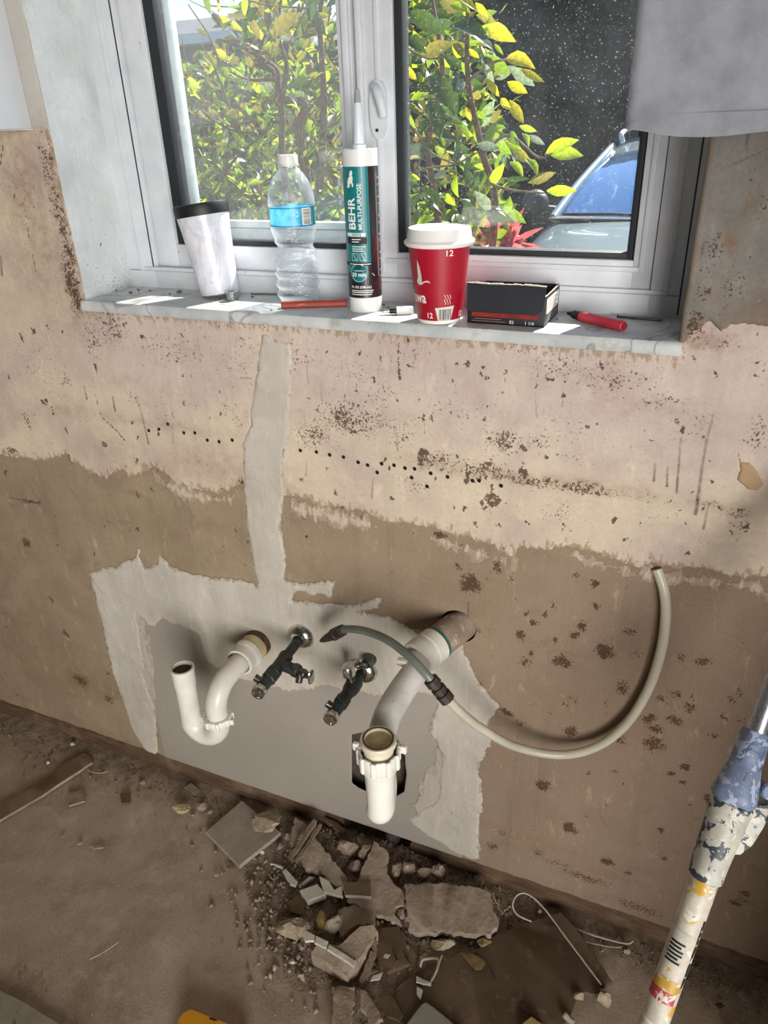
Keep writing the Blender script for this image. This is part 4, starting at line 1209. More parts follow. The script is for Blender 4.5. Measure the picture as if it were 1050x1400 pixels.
side = MB().box(X1b - tk, X1b, Y0b + tk, Y1b, ZS, ZS + Hb).obj('side_panel', M_card, boxo, 40)
MB().box(X0b + .002, X1b - .002, Y0b + .002, Y1b - .002, ZS + .018, ZS + .020).obj('box_contents', M_cardi, boxo, 40)
fl = [(X0b - .0005, Y0b - .0008, ZS + .016), (X1b - .016, Y0b - .0008, ZS + .0155)]
for k in range(8):
    a = -math.pi / 2 + k / 7 * math.pi / 2
    fl.append((X1b - .014 + .012 * math.cos(a), Y0b - .0008, ZS + .0275 + .012 * math.sin(a)))
fl += [(X1b + .0005, Y0b - .0008, ZS + Hf - .001), (X1b - .03, Y0b - .0008, ZS + Hf), (X0b + .03, Y0b - .0008, ZS + Hf - .0008), (X0b - .0005, Y0b - .0008, ZS + Hf)]
flap = MB().prism(fl, (0, -.0012, 0)).obj('tuck_flap', M_card, boxo, 40)
mb = MB()
random.seed(11)
for k in range(22):
    x = X0b + (X1b - X0b) * k / 22
    mb.box(x, x + .005, Y0b - .002, Y0b + .0006, ZS + Hf - .0012, ZS + Hf + .0002 + .0014 * random.random())
for k in range(10):
    y = Y0b + (Y1b - Y0b) * k / 10
    mb.box(X1b - .001, X1b + .0004, y, y + .0086, ZS + Hb - .0004, ZS + Hb + .0008 * random.random() + .0002)
mb.obj('torn_edge', pmat('torn_card', (206, 198, 182), (168, 160, 144), rough=.9, scale=300), boxo, None)
MB().box(X0b + .006, X1b - .008, Y0b - .0006, Y0b, ZS + .0095, ZS + .0150).obj('red_stripe', pmat('stripe_red', (150, 44, 30), (112, 30, 26), rough=.5, scale=60), boxo, None)
pl = MB().box(X1b, X1b + .0004, Y0b + .010, Y1b - .006, ZS + .015, ZS + .034).obj('paper_label', M_paper, side, None)
mb = MB()
for k in range(9):
    mb.box(X1b + .0004, X1b + .0006, Y0b + .014, Y1b - .010 - .01 * (k % 3), ZS + .0165 + .0019 * k, ZS + .0172 + .0019 * k)
mb.obj('small_print', pmat('ink_mauve', (150, 120, 124), rough=.7), pl, None)
mb = MB()
for k in range(4):
    mb.box(X1b, X1b + .0004, Y0b + .008 + .003 * k, Y1b - .008, ZS + .004 + .003 * k, ZS + .0049 + .003 * k)
mb.obj('side_print', pmat('ink_dim', (120, 118, 118), rough=.7), side, None)
def flat_text(name, body, size, x, z, mat, parent, y, bold=0):
    V, Fc = text_mesh(body, size, bold, 'LEFT')
    me = bpy.data.meshes.new(name)
    me.from_pydata([(x + u, y, z + v) for u, v in V], [], Fc)
    return put(name, me, mat, parent, None)
flat_text('lettering', '1 1/4', .0062, X1b - .026, ZS + .0020, M_ink_w, boxo, Y0b - .0003)
flat_text('lettering', '82', .0062, X1b - .046, ZS + .0022, M_ink_w, boxo, Y0b - .0003)
mb = MB()
for k, (a, b) in enumerate(((.006, .052), (.010, .046))):
    mb.box(X0b + a, X0b + b, Y0b - .0003, Y0b, ZS + .0032 + .003 * k, ZS + .0042 + .003 * k)
mb.obj('small_print', pmat('ink_dim2', (128, 96, 90), rough=.7), boxo, None)

# ---------------------------------------------------------------- red marker, pencil, plug, nail and scraps on the sill
def on_sill(x, y, r=0.0):
    p = F(x, y, ZS + r)
    return Vector((p[0], p[1], ZS + r))
a, b = on_sill(776, 428, .0068), on_sill(853, 446, .0068)
d_ = (b - a).normalized()
mk = tag(thing('marker_pen', ((a + b) / 2 - Vector((0, 0, .0068)))), 'red marker pen with black tip lying at the right end of the sill', 'marker')
Lm = (b - a).length
M_mred = pmat('marker_red', (200, 58, 72), (184, 46, 60), rough=.35, scale=30)
MB().lathe([(.0052, .022), (.0066, .024), (.0068, .030), (.0068, Lm - .004), (.0064, Lm - .001), (.005, Lm)], a, d_, 12).obj('barrel', M_mred, mk, 40)
cp = MB().lathe([(.0028, .004), (.0040, .010), (.0056, .0115), (.0058, .022)], a, d_, 16).obj('collar', M_black, mk, 40)
MB().lathe([(.0, -.001), (.0018, .0), (.0026, .004), (.0026, .006)], a, d_, 10).obj('nib', M_black, cp, 40)
MB().lathe([(.0048, Lm), (.0048, Lm + .0012), (0, Lm + .0012)], a, d_, 12).obj('end_plug', pmat('plug_dark', (130, 30, 36), rough=.5), mk, 40)
a, b = on_sill(386, 417, .0045), on_sill(474, 414, .0045)
d_ = (b - a).normalized()
n_ = Vector((-d_.y, d_.x, 0))
if n_.y > 0: n_ = -n_
pe = MB()
oct_ = [(.0062, .0018), (.0045, .0045), (-.0045, .0045), (-.0062, .0018), (-.0062, -.0028), (-.0045, -.0045), (.0045, -.0045), (.0062, -.0028)]
pe.prism([a + n_ * u + Vector((0, 0, v)) for u, v in oct_], (b - a))
pen = tag(thing('carpenter_pencil', ((a + b) / 2 - Vector((0, 0, .0045)))), 'red flat carpenter pencil lying between bottle and caulk cartridge', 'pencil')
pe.obj('pencil_body', pmat('pencil_red', (166, 50, 34), (150, 40, 28), rough=.45, scale=40), pen, 40)
MB().prism([a + n_ * u * .92 + Vector((0, 0, v * .92)) for u, v in oct_], -d_ * .0012).obj('pencil_end', pmat('pencil_end', (110, 30, 24), rough=.7), pen, 40)
MB().prism([a + n_ * .0064 + d_ * x_ + Vector((0, 0, z_)) for x_, z_ in ((.018, -.001), (.030, .001), (.040, .0012), (.030, .0022))], n_ * .0002).obj('stamp_mark', pmat('stamp', (214, 150, 130), rough=.6), pen, None)
# white plug with dark tip behind the cup
a, b = on_sill(536, 425, .005), on_sill(561, 424, .005)
pg = tag(thing('cable_plug', (a + b) / 2 - Vector((0, 0, .005))), 'small white plug with black and silver tip between cartridge and cup', 'plug')
d_ = (b - a).normalized()
MB().box(.006, .030, -.005, .005, -.005, .005, .0015, M=Matrix.Translation(a) @ d_.to_track_quat('X', 'Z').to_matrix().to_4x4()).obj('plug_body', M_white, pg, 40)
MB().lathe([(.0032, -.004), (.0038, -.002), (.0038, .006)], a, d_, 14).obj('plug_neck', M_black, pg, 40)
MB().lathe([(0, -.016), (.0016, -.015), (.0026, -.012), (.0022, -.009), (.0026, -.006), (.0026, -.004)], a, d_, 12).obj('plug_tip', M_chrome, pg, 40)
a, b = on_sill(845, 433, .0019), on_sill(906, 438, .0019)
nl = tag(thing('long_nail', (a + b) / 2 - Vector((0, 0, .0019))), 'long dark steel nail lying behind the red marker', 'nail')
MB().tube([a, b - (b - a) * .04, b], [.0016, .0016, .0002], 8).obj('shank', pmat('steel_dark', (96, 98, 100), (70, 70, 70), rough=.4, metal=.8, scale=300), nl, 40)
d_ = (b - a).normalized()
MB().lathe([(.0026, -.0012), (.0026, 0), (.0016, .0006)], a + Vector((0, 0, .0008)), d_, 10).obj('nail_head', pmat('steel_head', (90, 90, 92), rough=.4, metal=.8), nl, 40)
a, b = on_sill(404, 403, .0013), on_sill(343, 402, .0013)
tag(MB().tube(smooth_path([a, (a + b) / 2 + Vector((0, .002, 0)), b], 5), .0013, 7).obj('green_twig', pmat('twig_green', (104, 120, 92), (80, 86, 70), rough=.7, scale=200), None, 60), 'thin greenish twig on the sill behind the bottle', 'twig')
random.seed(21)
crumbs = [(178, 400, .004), (189, 396, .003), (246, 399, .005), (345, 406, .003), (232, 402, .0022), (524, 417, .003), (531, 420, .002), (430, 410, .002), (762, 436, .002), (838, 428, .004), (820, 427, .002), (371, 424, .0018), (205, 397, .002)]
mb = MB()
for (x, y, r) in crumbs:
    p = on_sill(x, y, r * .3)
    mb.lathe([(0, -r * .3), (r, 0), (r * .7, r * .4), (0, r * .55)], p, (0, 0, 1), 6, wob=lambda t, z: .7 + .6 * random.random())
tag(mb.obj('sill_crumbs', pmat('crumb_dark', (70, 60, 50), (120, 110, 96), rough=.9, scale=200), None, None), 'scattered dark crumbs of dirt on the marble sill', 'crumbs', kind='stuff')

# ---------------------------------------------------------------- wall cabinet at the left, cloth at the right
M_cab = pmat('cabinet_white', (226, 230, 236), (220, 224, 230), rough=0.45, scale=6)
cxr = W(47, 178)[0]
czb = W(20, 178)[2] + .001
cab = tag(thing('wall_cabinet', (cxr - .2, -.16, czb)), 'white wall cabinet at the upper left beside the window', 'cabinet')
MB().box(cxr - .40, cxr, -.31, -.003, czb, czb + .70, .0015).obj('carcass', M_cab, cab, 40)
MB().box(cxr - .398, cxr - .002, -.331, -.311, czb + .004, czb + .696, .002).obj('door', M_cab, cab, 40)
MB().box(cxr - .40, cxr, -.02, -.003, czb - .0015, czb).obj('bottom_edge', M_paper, cab, None)
def cloth_mat():
    m, nt, p = newmat('shaded_white_cloth')
    co = coords(nt)
    c = mixc(nt, ramp(nt, noise(nt, co, 40, 5, .6), .35, .7), C4((172, 175, 182)), C4((150, 153, 160)))  # white cloth greyed here: its shade is put into the colour
    nt.links.new(c, p.inputs['Base Color'])
    p.inputs['Roughness'].default_value = .95
    p.inputs['Specular IOR Level'].default_value = .1
    tl = N(nt, 'ShaderNodeBsdfTranslucent', {'Color': c})
    mx = N(nt, 'ShaderNodeMixShader', {0: .35, 1: p.outputs[0], 2: tl.outputs[0]})
    nt.links.new(mx.outputs[0], nt.nodes['Material Output'].inputs[0])
    bump(nt, p, noise(nt, co, 90, 4), .4, .003)
    return m
M_cloth = cloth_mat()
yc = -0.30
ca0, ca1 = W(855, 178, yc), W(1050, 186, yc)
def cloth_grid(za, zb, off, bulge):
    us = np.linspace(ca0[0], 0.42, 70)
    vs_ = np.linspace(0, 1, 60)
    U, Vv = np.meshgrid(us, vs_)
    zbot = ca0[2] + za - .004 * np.clip((U - ca0[0]) / .03, 0, 1) + .0015 * np.sin(U * 60)
    Zz = zbot + (zb - zbot) * Vv
    Yy = yc + off + 0.006 * np.sin(U * 22 + 1.0) * (1 - .5 * Vv) + .006 * fbm(U, Zz, 12, 7)
    n, m = U.shape
    A = np.stack([U, Yy - bulge, Zz], -1).reshape(-1, 3)
    B = np.stack([U, Yy + bulge, Zz], -1).reshape(-1, 3)
    i = np.arange(n * m).reshape(n, m)
    Q = np.stack([i[:-1, :-1], i[:-1, 1:], i[1:, 1:], i[1:, :-1]], -1).reshape(-1, 4)
    rim = np.concatenate([i[0, :], i[1:, -1], i[-1, ::-1][1:], i[::-1, 0][1:-1]])
    k = len(rim)
    S = np.stack([rim, np.roll(rim, -1), np.roll(rim, -1) + n * m, rim + n * m], 1)[:, ::-1]
    return np_mesh('cloth', np.vstack([A, B]), np.vstack([Q, Q[:, ::-1] + n * m, S]))
cl = tag(thing('hanging_cloth', ((ca0[0] + .42) / 2, yc, ca0[2])), 'white cloth hanging down over the upper right corner of the window', 'cloth')
put('cloth_sheet', cloth_grid(0, 2.449, 0, .0008), M_cloth, cl, 180)
put('cloth_hem', cloth_grid(-.0005, ca0[2] + .010, -.0003, .0014), M_cloth, cl, 180)


# ================================================================= PIPES
def V3(px, py, y):
    return Vector(W(px, py, y))
M_abs = pmat('white_pvc_pipe', (226, 222, 212), (212, 206, 194), rough=0.35, scale=22, c3=(168, 156, 138), scale3=120, lo3=.70, hi3=.76)
M_abs2 = pmat('bright_pvc_pipe', (236, 234, 226), (226, 223, 212), rough=0.32, scale=18, c3=(184, 174, 158), scale3=140, lo3=.71, hi3=.76)
M_glue = pmat('yellowed_pvc', (206, 188, 146), (190, 170, 124), rough=0.5, scale=40)
M_brn = pmat('stained_pvc', (150, 134, 116), (116, 98, 80), rough=0.7, scale=30, c3=(176, 164, 148), scale3=60, lo3=.55, hi3=.7)
M_rust = pmat('rusty_brown', (94, 70, 52), (58, 42, 32), rough=0.85, scale=70)
M_inside = pmat('inside_grime', (84, 58, 34), (46, 30, 18), rough=0.8, scale=60)
M_insidey = pmat('inside_yellow', (182, 164, 120), (150, 130, 92), rough=0.6, scale=60)

def ribbed_nut(org, axis, r, h, ribs, name, parent, mat, inner=None):
    inner = inner or r * .78
    wob = lambda t, z: 1 + .09 * (1 if math.sin(ribs * t) > .55 else 0)
    return MB().lathe([(inner, .0), (r * .94, .0), (r, .002), (r, h - .002), (r * .96, h), (inner, h), (inner, 0)], org, axis, 96, wob=lambda t, z: wob(t, z), caps=False).obj(name, mat, parent, 40)

# ---- left drain: wall stub, elbow, nut and swivelled bend with open end
a = Vector(W(355, 876)); a.y = 0
tl = tag(thing('drain_trap', (a.x - .03, -.1, .33)), 'white plastic drain bend with open end coming out of the wall at the left', 'drain pipe')
ax = Vector((0, -1, 0))
MB().lathe([(.0265, -.028), (.0270, .0), (.0272, .012), (.0262, .018), (.020, .018)], a, ax, 32).obj('wall_stub', M_rust, tl, 40)
MB().lathe([(.0255, .014), (.0262, .016), (.0262, .034), (.0255, .036)], a, ax, 32).obj('coupling_ring', M_glue, tl, 40)
MB().lathe([(.0262, .036), (.0282, .038), (.0282, .048), (.0270, .050), (.0258, .052), (.0266, .060), (.0262, .070), (.0225, .071), (.0215, .060)], a, ax, 36).obj('slip_nut', M_abs, tl, 40)
leg = -.150
R = .045
el = [a + ax * .045, a + ax * .075, a + ax * .100]
for k in range(1, 10):
    t = k / 9 * math.pi / 2
    el.append(Vector((a.x - .002 * k / 9, -(.105 + R * math.sin(t)), a.z - R * (1 - math.cos(t)))))
el.append(Vector((a.x - .003, leg, a.z - R - .02)))
MB().tube(el, .0192, 28).obj('elbow', M_abs, tl, 60)
nz = Vector((a.x - .003, leg, a.z - R - .018))
J0 = V3(249, 914, leg)
pj_ = [nz + Vector((0, 0, .006)), nz + Vector((0, 0, -.012))]
c0 = nz + Vector((-.030, 0, -.014))
for k in range(1, 11):
    t = k / 11 * math.pi * .97
    pj_.append(Vector((c0.x + .030 * math.cos(t), leg - .004 * k / 11, c0.z - .034 * math.sin(t))))
arm0 = pj_[-1]
up = (J0 - arm0)
for k in range(1, 7):
    pj_.append(arm0 + up * (k / 6))
ub = MB().tube(pj_, [.0205, .0205] + [.0205] * 10 + [.0190, .0188, .0188, .0188, .0188, .0188], 28, caps=False).obj('return_bend', M_abs, tl, 60)
un = up.normalized()
MB().lathe([(.0185, -.036), (.0200, -.035), (.0202, -.003), (.0212, -.002), (.0212, .0025), (.0178, .003), (.0172, -.002), (.0170, -.03)], J0, un, 36, caps=False).obj('arm_collar', M_abs, tl, 40)
MB().lathe([(.0172, -.004), (.0165, -.014), (.0, -.016)], J0, un, 24).obj('grime_inside', M_inside, ub, 40)
nut = ribbed_nut(nz + Vector((0, 0, -.008)), (0, 0, 1), .0265, .014, 8, 'trap_nut', tl, M_abs2, .0192)
for s_ in (1, -1):
    MB().box(-.0055, .0055, -.002, .002, 0, .011, .001, M=Matrix.Translation(nz + Vector((s_ * .0275, 0, -.008)))).obj('nut_lug', M_abs2, nut, 40)

# ---- right drain: stained stub, green ring, sleeve, long arm and bend with open collar
g0 = Vector((GAPH[0] + .003, 0.0, GAPH[1]))
P1, P2, P3, P4 = V3(589, 886, -.062), V3(566, 920, -.125), V3(543, 954, -.182), V3(527, 986, -.226)
dr = tag(thing('drain_trap', (g0.x - .08, -.15, .25)), 'white plastic drain arm with stained stub and open ribbed collar pointing up', 'drain pipe')
dax = (P1 - g0).normalized()
MB().tube([g0 - dax * .03, g0, g0 + dax * .045, g0 + dax * .052], [.0268, .0268, .0268, .026], 32).obj('wall_stub', M_brn, dr, 60)
MB().lathe([(.0262, .048), (.0278, .049), (.0278, .0545), (.0262, .055)], g0, dax, 36).obj('green_ring', pmat('pipe_primer_green', (44, 108, 90), (36, 86, 72), rough=.5, scale=80), dr, 40)
MB().lathe([(.0262, .054), (.0285, .055), (.0285, .073), (.0265, .075), (.0262, .080), (.0290, .082), (.0290, .098), (.0272, .101), (.0225, .102), (.0215, .095)], g0, dax, 40).obj('sleeve', M_abs, dr, 40)
M_armw = pmat('arm_pvc', (222, 220, 216), (200, 196, 188), rough=0.38, scale=26, c3=(140, 126, 110), scale3=110, lo3=.66, hi3=.74)
fy = -.298
T0 = V3(517, 1012, fy)
B0 = V3(517, 1112, fy)
rear = V3(520, 1019, -.243)
arm = smooth_path([g0 + dax * .085, P2, P3, P4, rear + Vector((0, 0, -.004)), rear + Vector((0, -.003, -.036))], 7)
MB().tube(arm, .0200, 28).obj('waste_arm', M_armw, dr, 60)
ut = [rear + Vector((0, -.003, -.030))]
zc_ = B0.z + .018
ut.append(Vector((rear.x, -.243, zc_ + .02)))
for k in range(0, 13):
    t = k / 12 * math.pi
    ut.append(Vector((rear.x + (T0.x - rear.x) * k / 12, -.2705 + .0275 * math.cos(t), zc_ - .026 * math.sin(t))))
ut += [Vector((T0.x, fy, zc_ + .03)), Vector((T0.x, fy, zc_ + .06)), Vector((T0.x, fy, T0.z - .046))]
MB().tube(ut, [.0196] * 15 + [.0198, .0206, .0212], 30).obj('return_bend', M_abs2, dr, 60)
MB().lathe([(.0222, -.052), (.0236, -.050), (.0236, -.042), (.0222, -.040)], T0, (0, 0, 1), 40).obj('bend_shoulder', M_abs2, dr, 40)
cn = ribbed_nut(T0 + Vector((0, 0, -.042)), (0, 0, 1), .0272, .026, 9, 'collar_nut', dr, M_abs2, .0240)
for (ax_, ay_) in ((-.031, -.004), (.030, .014)):
    MB().box(-.004, .004, -.003, .003, 0, .012, .001, M=Matrix.Translation(T0 + Vector((ax_, ay_, -.024)))).obj('nut_lug', M_abs2, cn, 40)
M_tailw = pmat('tail_pvc', (222, 214, 192), (206, 196, 168), rough=0.4, scale=30)
tp = MB().lathe([(.0200, -.048), (.0202, -.014), (.0190, -.009), (.0236, -.006), (.0242, -.003), (.0242, .001), (.0232, .003), (.0182, .003), (.0174, 0), (.0170, -.045)], T0, (0, 0, 1), 44, caps=False).obj('tailpiece', M_tailw, dr, 40)
MB().lathe([(.0176, -.001), (.0168, -.036), (0, -.038)], T0, (0, 0, 1), 30).obj('tailpiece_inside', M_insidey, tp, 40)
MB().lathe([(.0186, .0034), (.0206, .0036), (.0206, .0030), (.0178, .0018)], T0, (0, 0, 1), 36, caps=False).obj('grime_ring', M_inside, tp, 40)
MB().box(-.008, .008, -.004, .006, -.006, .004, .001, M=Matrix.Translation(V3(550, 905, -.125))).obj('sleeve_lug', M_abs2, dr, 40)
# old pipe stub in the gap of the timber plate
st = F(533, 1163, .0)
tag(MB().lathe([(0, 0), (.016, 0), (.0165, .02), (.015, .034), (.011, .040), (0, .041)], (st[0], .016, -.002), (0, 0, 1), 20, wob=lambda t, z: 1 + .05 * math.sin(3 * t)).obj('pipe_stub', pmat('grey_stub', (92, 88, 80), (66, 60, 54), rough=.8, scale=80), None, 50), 'short grey pipe stub in the gap of the timber plate', 'pipe')

# ---- two stop valves
M_dkpipe = pmat('dark_brass', (44, 46, 44), (66, 66, 60), rough=0.5, metal=.4, scale=60, c3=(40, 74, 74), scale3=45, lo3=.6, hi3=.68)
M_rgh = pmat('worn_nickel', (120, 120, 116), (74, 74, 70), rough=0.35, metal=.9, scale=90)
def oval_handle(org, axis, up_, parent, ln=.017, wd=.009, th=.006):
    a_, _, _ = frame_of(axis)
    u_ = (Vector(up_) - a_ * Vector(up_).dot(a_)).normalized()
    w_ = a_.cross(u_)
    mb = MB()
    rings = []
    for h_, s_ in ((0, .55), (.002, .9), (th * .5, 1.0), (th - .001, .9), (th, .6)):
        rings.append([Vector(org) + a_ * h_ + u_ * (ln * s_ * math.sin(t * math.pi / 12)) * (1 + .12 * math.cos(t * math.pi / 6)) + w_ * (wd * s_ * math.cos(t * math.pi / 12)) for t in range(24)])
    vs, fs = [p for r in rings for p in r], []
    for i in range(len(rings) - 1):
        for k in range(24):
            fs.append((i * 24 + k, i * 24 + (k + 1) % 24, (i + 1) * 24 + (k + 1) % 24, (i + 1) * 24 + k))
    fs += [tuple(range(24))[::-1], tuple((len(rings) - 1) * 24 + k for k in range(24))]
    return mb.add(vs, fs).obj('handle', M_chrome, parent, 40)
def fluted(org, axis, parent, r=.0125):
    return MB().lathe([(r * .7, 0), (r * .95, .002), (r, .008), (r * .92, .015), (r * .8, .017), (r * .55, .0175), (r * .5, .016), (0, .016)], org, axis, 48, wob=lambda t, z: 1 + .05 * math.cos(8 * t)).obj('handle', M_chrome, parent, 40)

w1 = Vector(W(414, 868)); w1.y = 0
vax = Vector((0.0, -1, -.06)).normalized()
v1 = tag(thing('stop_valve', (w1.x, -.08, w1.z - .03)), 'dark pipe with chrome flange, side branch and two chrome stops, nearer the left drain', 'valve')
MB().lathe([(.0255, 0), (.0262, .002), (.0250, .006), (.0215, .013), (.0150, .0175), (.0105, .018), (.0100, .014)], w1, (0, -1, 0), 40).obj('flange', M_chrome, v1, 40)
MB().tube([w1, w1 + vax * .07], .0090, 18).obj('supply_pipe', M_dkpipe, v1, 40)
tee = MB().lathe([(.0098, .058), (.0125, .060), (.0130, .064), (.0118, .070), (.0112, .096), (.0130, .100), (.0130, .108), (.0110, .110)], w1, vax, 24).obj('tee', M_dkpipe, v1, 40)
bo = w1 + vax * .083
MB().tube([bo, bo + Vector((.026, 0, -.004)), bo + Vector((.030, 0, -.004))], [.0100, .0105, .0095], 18).obj('tee_branch', M_dkpipe, tee, 40)
be = bo + Vector((.028, 0, -.004))
sb = MB().lathe([(.0125, 0), (.0128, .006), (.0110, .010), (.0082, .011), (.0085, .022), (.0065, .024), (.0060, .032)], be, (1, -.12, -.05), 20).obj('side_stop', M_rgh, v1, 40)
MB().tube([be + Vector((.014, -.004, 0)), be + Vector((.013, -.010, -.016))], [.007, .0062], 14).obj('outlet', M_rgh, sb, 40)
oval_handle(be + Vector((.032, -.004, -.002)), (1, -.12, -.05), (0.1, 0, 1), sb)
eb = MB().lathe([(.0105, .106), (.0132, .109), (.0132, .124), (.0110, .126), (.0105, .142), (.0085, .146)], w1, vax, 8).obj('end_stop', M_dkpipe, v1, 30)
MB().tube([w1 + vax * .134, w1 + vax * .134 + Vector((-.018, -.002, .010))], .0065, 14).obj('outlet', M_rgh, eb, 40)
fluted(w1 + vax * .145, vax, eb)

w2_ = Vector(W(499, 914)); w2_.y = 0
vax2 = Vector((-.02, -1, -.03)).normalized()
v2 = tag(thing('stop_valve', (w2_.x, -.07, w2_.z - .03)), 'dark pipe with upright chrome handle and chrome flange, nearer the right drain', 'valve')
MB().lathe([(.0265, 0), (.0272, .002), (.0258, .007), (.0220, .014), (.0150, .0185), (.0105, .019), (.0100, .014)], w2_, (0, -1, 0), 40).obj('flange', M_chrome, v2, 40)
MB().tube([w2_, w2_ + vax2 * .06], .0090, 18).obj('supply_pipe', M_dkpipe, v2, 40)
bd = MB().lathe([(.0098, .034), (.0140, .038), (.0148, .050), (.0136, .062), (.0112, .068), (.0105, .088)], w2_, vax2, 20).obj('valve_body', M_dkpipe, v2, 40)
hb_ = w2_ + vax2 * .050
MB().tube([hb_, hb_ + Vector((-.004, 0, .024))], [.0095, .0080], 16).obj('bonnet', M_rgh, bd, 40)
MB().lathe([(.0070, 0), (.0125, .004), (.0135, .014), (.0120, .022), (.0085, .024), (0, .023)], hb_ + Vector((-.004, 0, .022)), (-.10, .05, 1), 30, wob=lambda t, z: 1 + .16 * math.cos(2 * t)).obj('handle', M_chrome, v2, 40)
eb2 = MB().lathe([(.0105, .080), (.0134, .083), (.0134, .098), (.0112, .101), (.0106, .120), (.0085, .124)], w2_, vax2, 8).obj('end_stop', M_dkpipe, v2, 30)
MB().tube([w2_ + vax2 * .112, w2_ + vax2 * .112 + Vector((-.016, -.002, .012))], .0065, 14).obj('outlet', M_rgh, eb2, 40)
fluted(w2_ + vax2 * .122, vax2, eb2)
w3 = Vector(W(505, 898)); w3.y = 0
MB().lathe([(.012, 0), (.0125, .008), (.010, .012), (.0095, .022), (.0070, .023), (0, .02)], w3 + Vector((.004, -.001, 0)), (0, -1, .1), 16).obj('capped_stub', M_rgh, v2, 40)

# ---- loose hose
def hose_mat(name, c1, c2, al):
    m, nt, p = newmat(name)
    co = coords(nt)
    c = mixc(nt, ramp(nt, noise(nt, co, 14, 3), .35, .65), C4(c1), C4(c2))
    nt.links.new(c, p.inputs['Base Color'])
    p.inputs['Roughness'].default_value = .28
    tl_ = N(nt, 'ShaderNodeBsdfTranslucent', {'Color': c})
    mx = N(nt, 'ShaderNodeMixShader', {0: al, 1: p.outputs[0], 2: tl_.outputs[0]})
    nt.links.new(mx.outputs[0], nt.nodes['Material Output'].inputs[0])
    return m
hs = tag(thing('water_hose', tuple(V3(770, 1040, -.1))), 'milky plastic hose looping from the wall to a grey tube with brown couplings', 'hose')
gp = smooth_path([V3(464, 862, -.075), V3(478, 860, -.082), V3(500, 863, -.1), V3(530, 875, -.13), V3(560, 898, -.160), V3(580, 919, -.172), V3(597, 938, -.172)], 7)
MB().tube(gp, .0064, 14).obj('grey_tube', hose_mat('grey_hose', (132, 138, 128), (112, 120, 112), .2), hs, 60)
cpth = smooth_path([V3(606, 949, -.170), V3(630, 974, -.145), V3(660, 997, -.105), V3(705, 1021, -.060), V3(765, 1032, -.034), V3(815, 1021, -.022), V3(855, 991, -.016), V3(885, 945, -.013), V3(903, 893, -.013), V3(910, 845, -.013), V3(908, 808, -.011), V3(898, 778, -.004)], 8)
MB().tube(cpth, .0072, 14).obj('clear_tube', hose_mat('milky_hose', (222, 216, 196), (206, 202, 184), .25), hs, 60)
M_bcoup = pmat('brown_coupling', (64, 48, 42), (44, 34, 30), rough=.6, scale=90)
ca_, cb_ = V3(588, 928, -.172), V3(613, 958, -.168)
d_ = (cb_ - ca_)
L_ = d_.length
MB().lathe([(.0075, 0), (.0112, .001), (.0116, L_ * .25), (.0090, L_ * .27), (.0085, L_ * .38), (.0112, L_ * .40), (.0112, L_ * .56), (.0090, L_ * .58), (.0090, L_ * .66), (.0118, L_ * .68), (.0114, L_ * .97), (.0080, L_)], ca_, d_, 10).obj('coupling', M_bcoup, hs, 30)
na, nb = V3(439, 876, -.050), V3(470, 861, -.078)
d_ = (nb - na)
L_ = d_.length
MB().lathe([(.0030, 0), (.0052, L_ * .12), (.0080, L_ * .38), (.0085, L_ * .55), (.0108, L_ * .57), (.0108, L_ * .70), (.0088, L_ * .72), (.0106, L_ * .75), (.0100, L_ * .95), (.0070, L_)], na, d_, 10).obj('nozzle', M_bcoup, hs, 30)

# ================================================================= EXTENSION POLE
A0 = Vector(c_o + ray(893, 1400) * .82)
B0_ = Vector(c_o + ray(1040, 985) * .82)
pd = (B0_ - A0).normalized()
foot = A0 - pd * (A0.z / pd.z)
top = A0 + pd * ((-.014 - A0.y) / pd.y)
def onp(px, py):
    """distance along the pole of the point seen at the pixel"""
    q = Vector(ray(px, py)).normalized()
    w0 = foot - Vector(c_o)
    b_ = pd.dot(q)
    return (b_ * q.dot(w0) - pd.dot(w0)) / (1 - b_ * b_)
s1_, s2_, s3_, s4_ = onp(962, 1198), onp(1000, 1092), onp(1018, 1045), onp(1036, 1000)
pole = tag(thing('extension_pole', tuple(foot)), 'paint-spattered white extension pole leaning against the wall at the right', 'pole')
def splat_mat(name, base, splats, rough=.5):
    m, nt, p = newmat(name)
    co = coords(nt)
    c = mixc(nt, ramp(nt, noise(nt, co, 40, 4), .35, .65), C4(base), C4([v * .86 for v in base]))
    for k, (cc, sc, th) in enumerate(splats):
        n = noise(nt, N(nt, 'ShaderNodeVectorMath', {0: co, 1: (k * 3.3, k * 1.7, 0)}, operation='ADD').outputs[0], sc, 3.0, .55, .5)
        c = mixc(nt, ramp(nt, n, th, th + .025), c, C4(cc))
    nt.links.new(c, p.inputs['Base Color'])
    p.inputs['Roughness'].default_value = rough
    bump(nt, p, noise(nt, co, 70, 3), .4, .002)
    return m
M_tube = splat_mat('spattered_white', (214, 206, 188), [((206, 160, 52), 42, .60), ((150, 132, 106), 70, .66), ((226, 220, 206), 55, .62)])
M_coll = splat_mat('crusted_collar', (200, 198, 184), [((52, 60, 70), 55, .52), ((206, 204, 190), 85, .60), ((108, 124, 152), 45, .66)])
M_neck = splat_mat('blue_crust', (122, 136, 164), [((164, 176, 198), 80, .54), ((84, 98, 128), 60, .60), ((196, 204, 216), 130, .66)])
MB().lathe([(.0150, 0), (.0150, s1_ + .01)], foot, pd, 28).obj('outer_tube', M_tube, pole, 60)
MB().lathe([(.0140, -.0), (.0158, .002), (.0158, .03), (.0150, .032)], foot, pd, 28).obj('foot_cap', M_black, pole, 40)
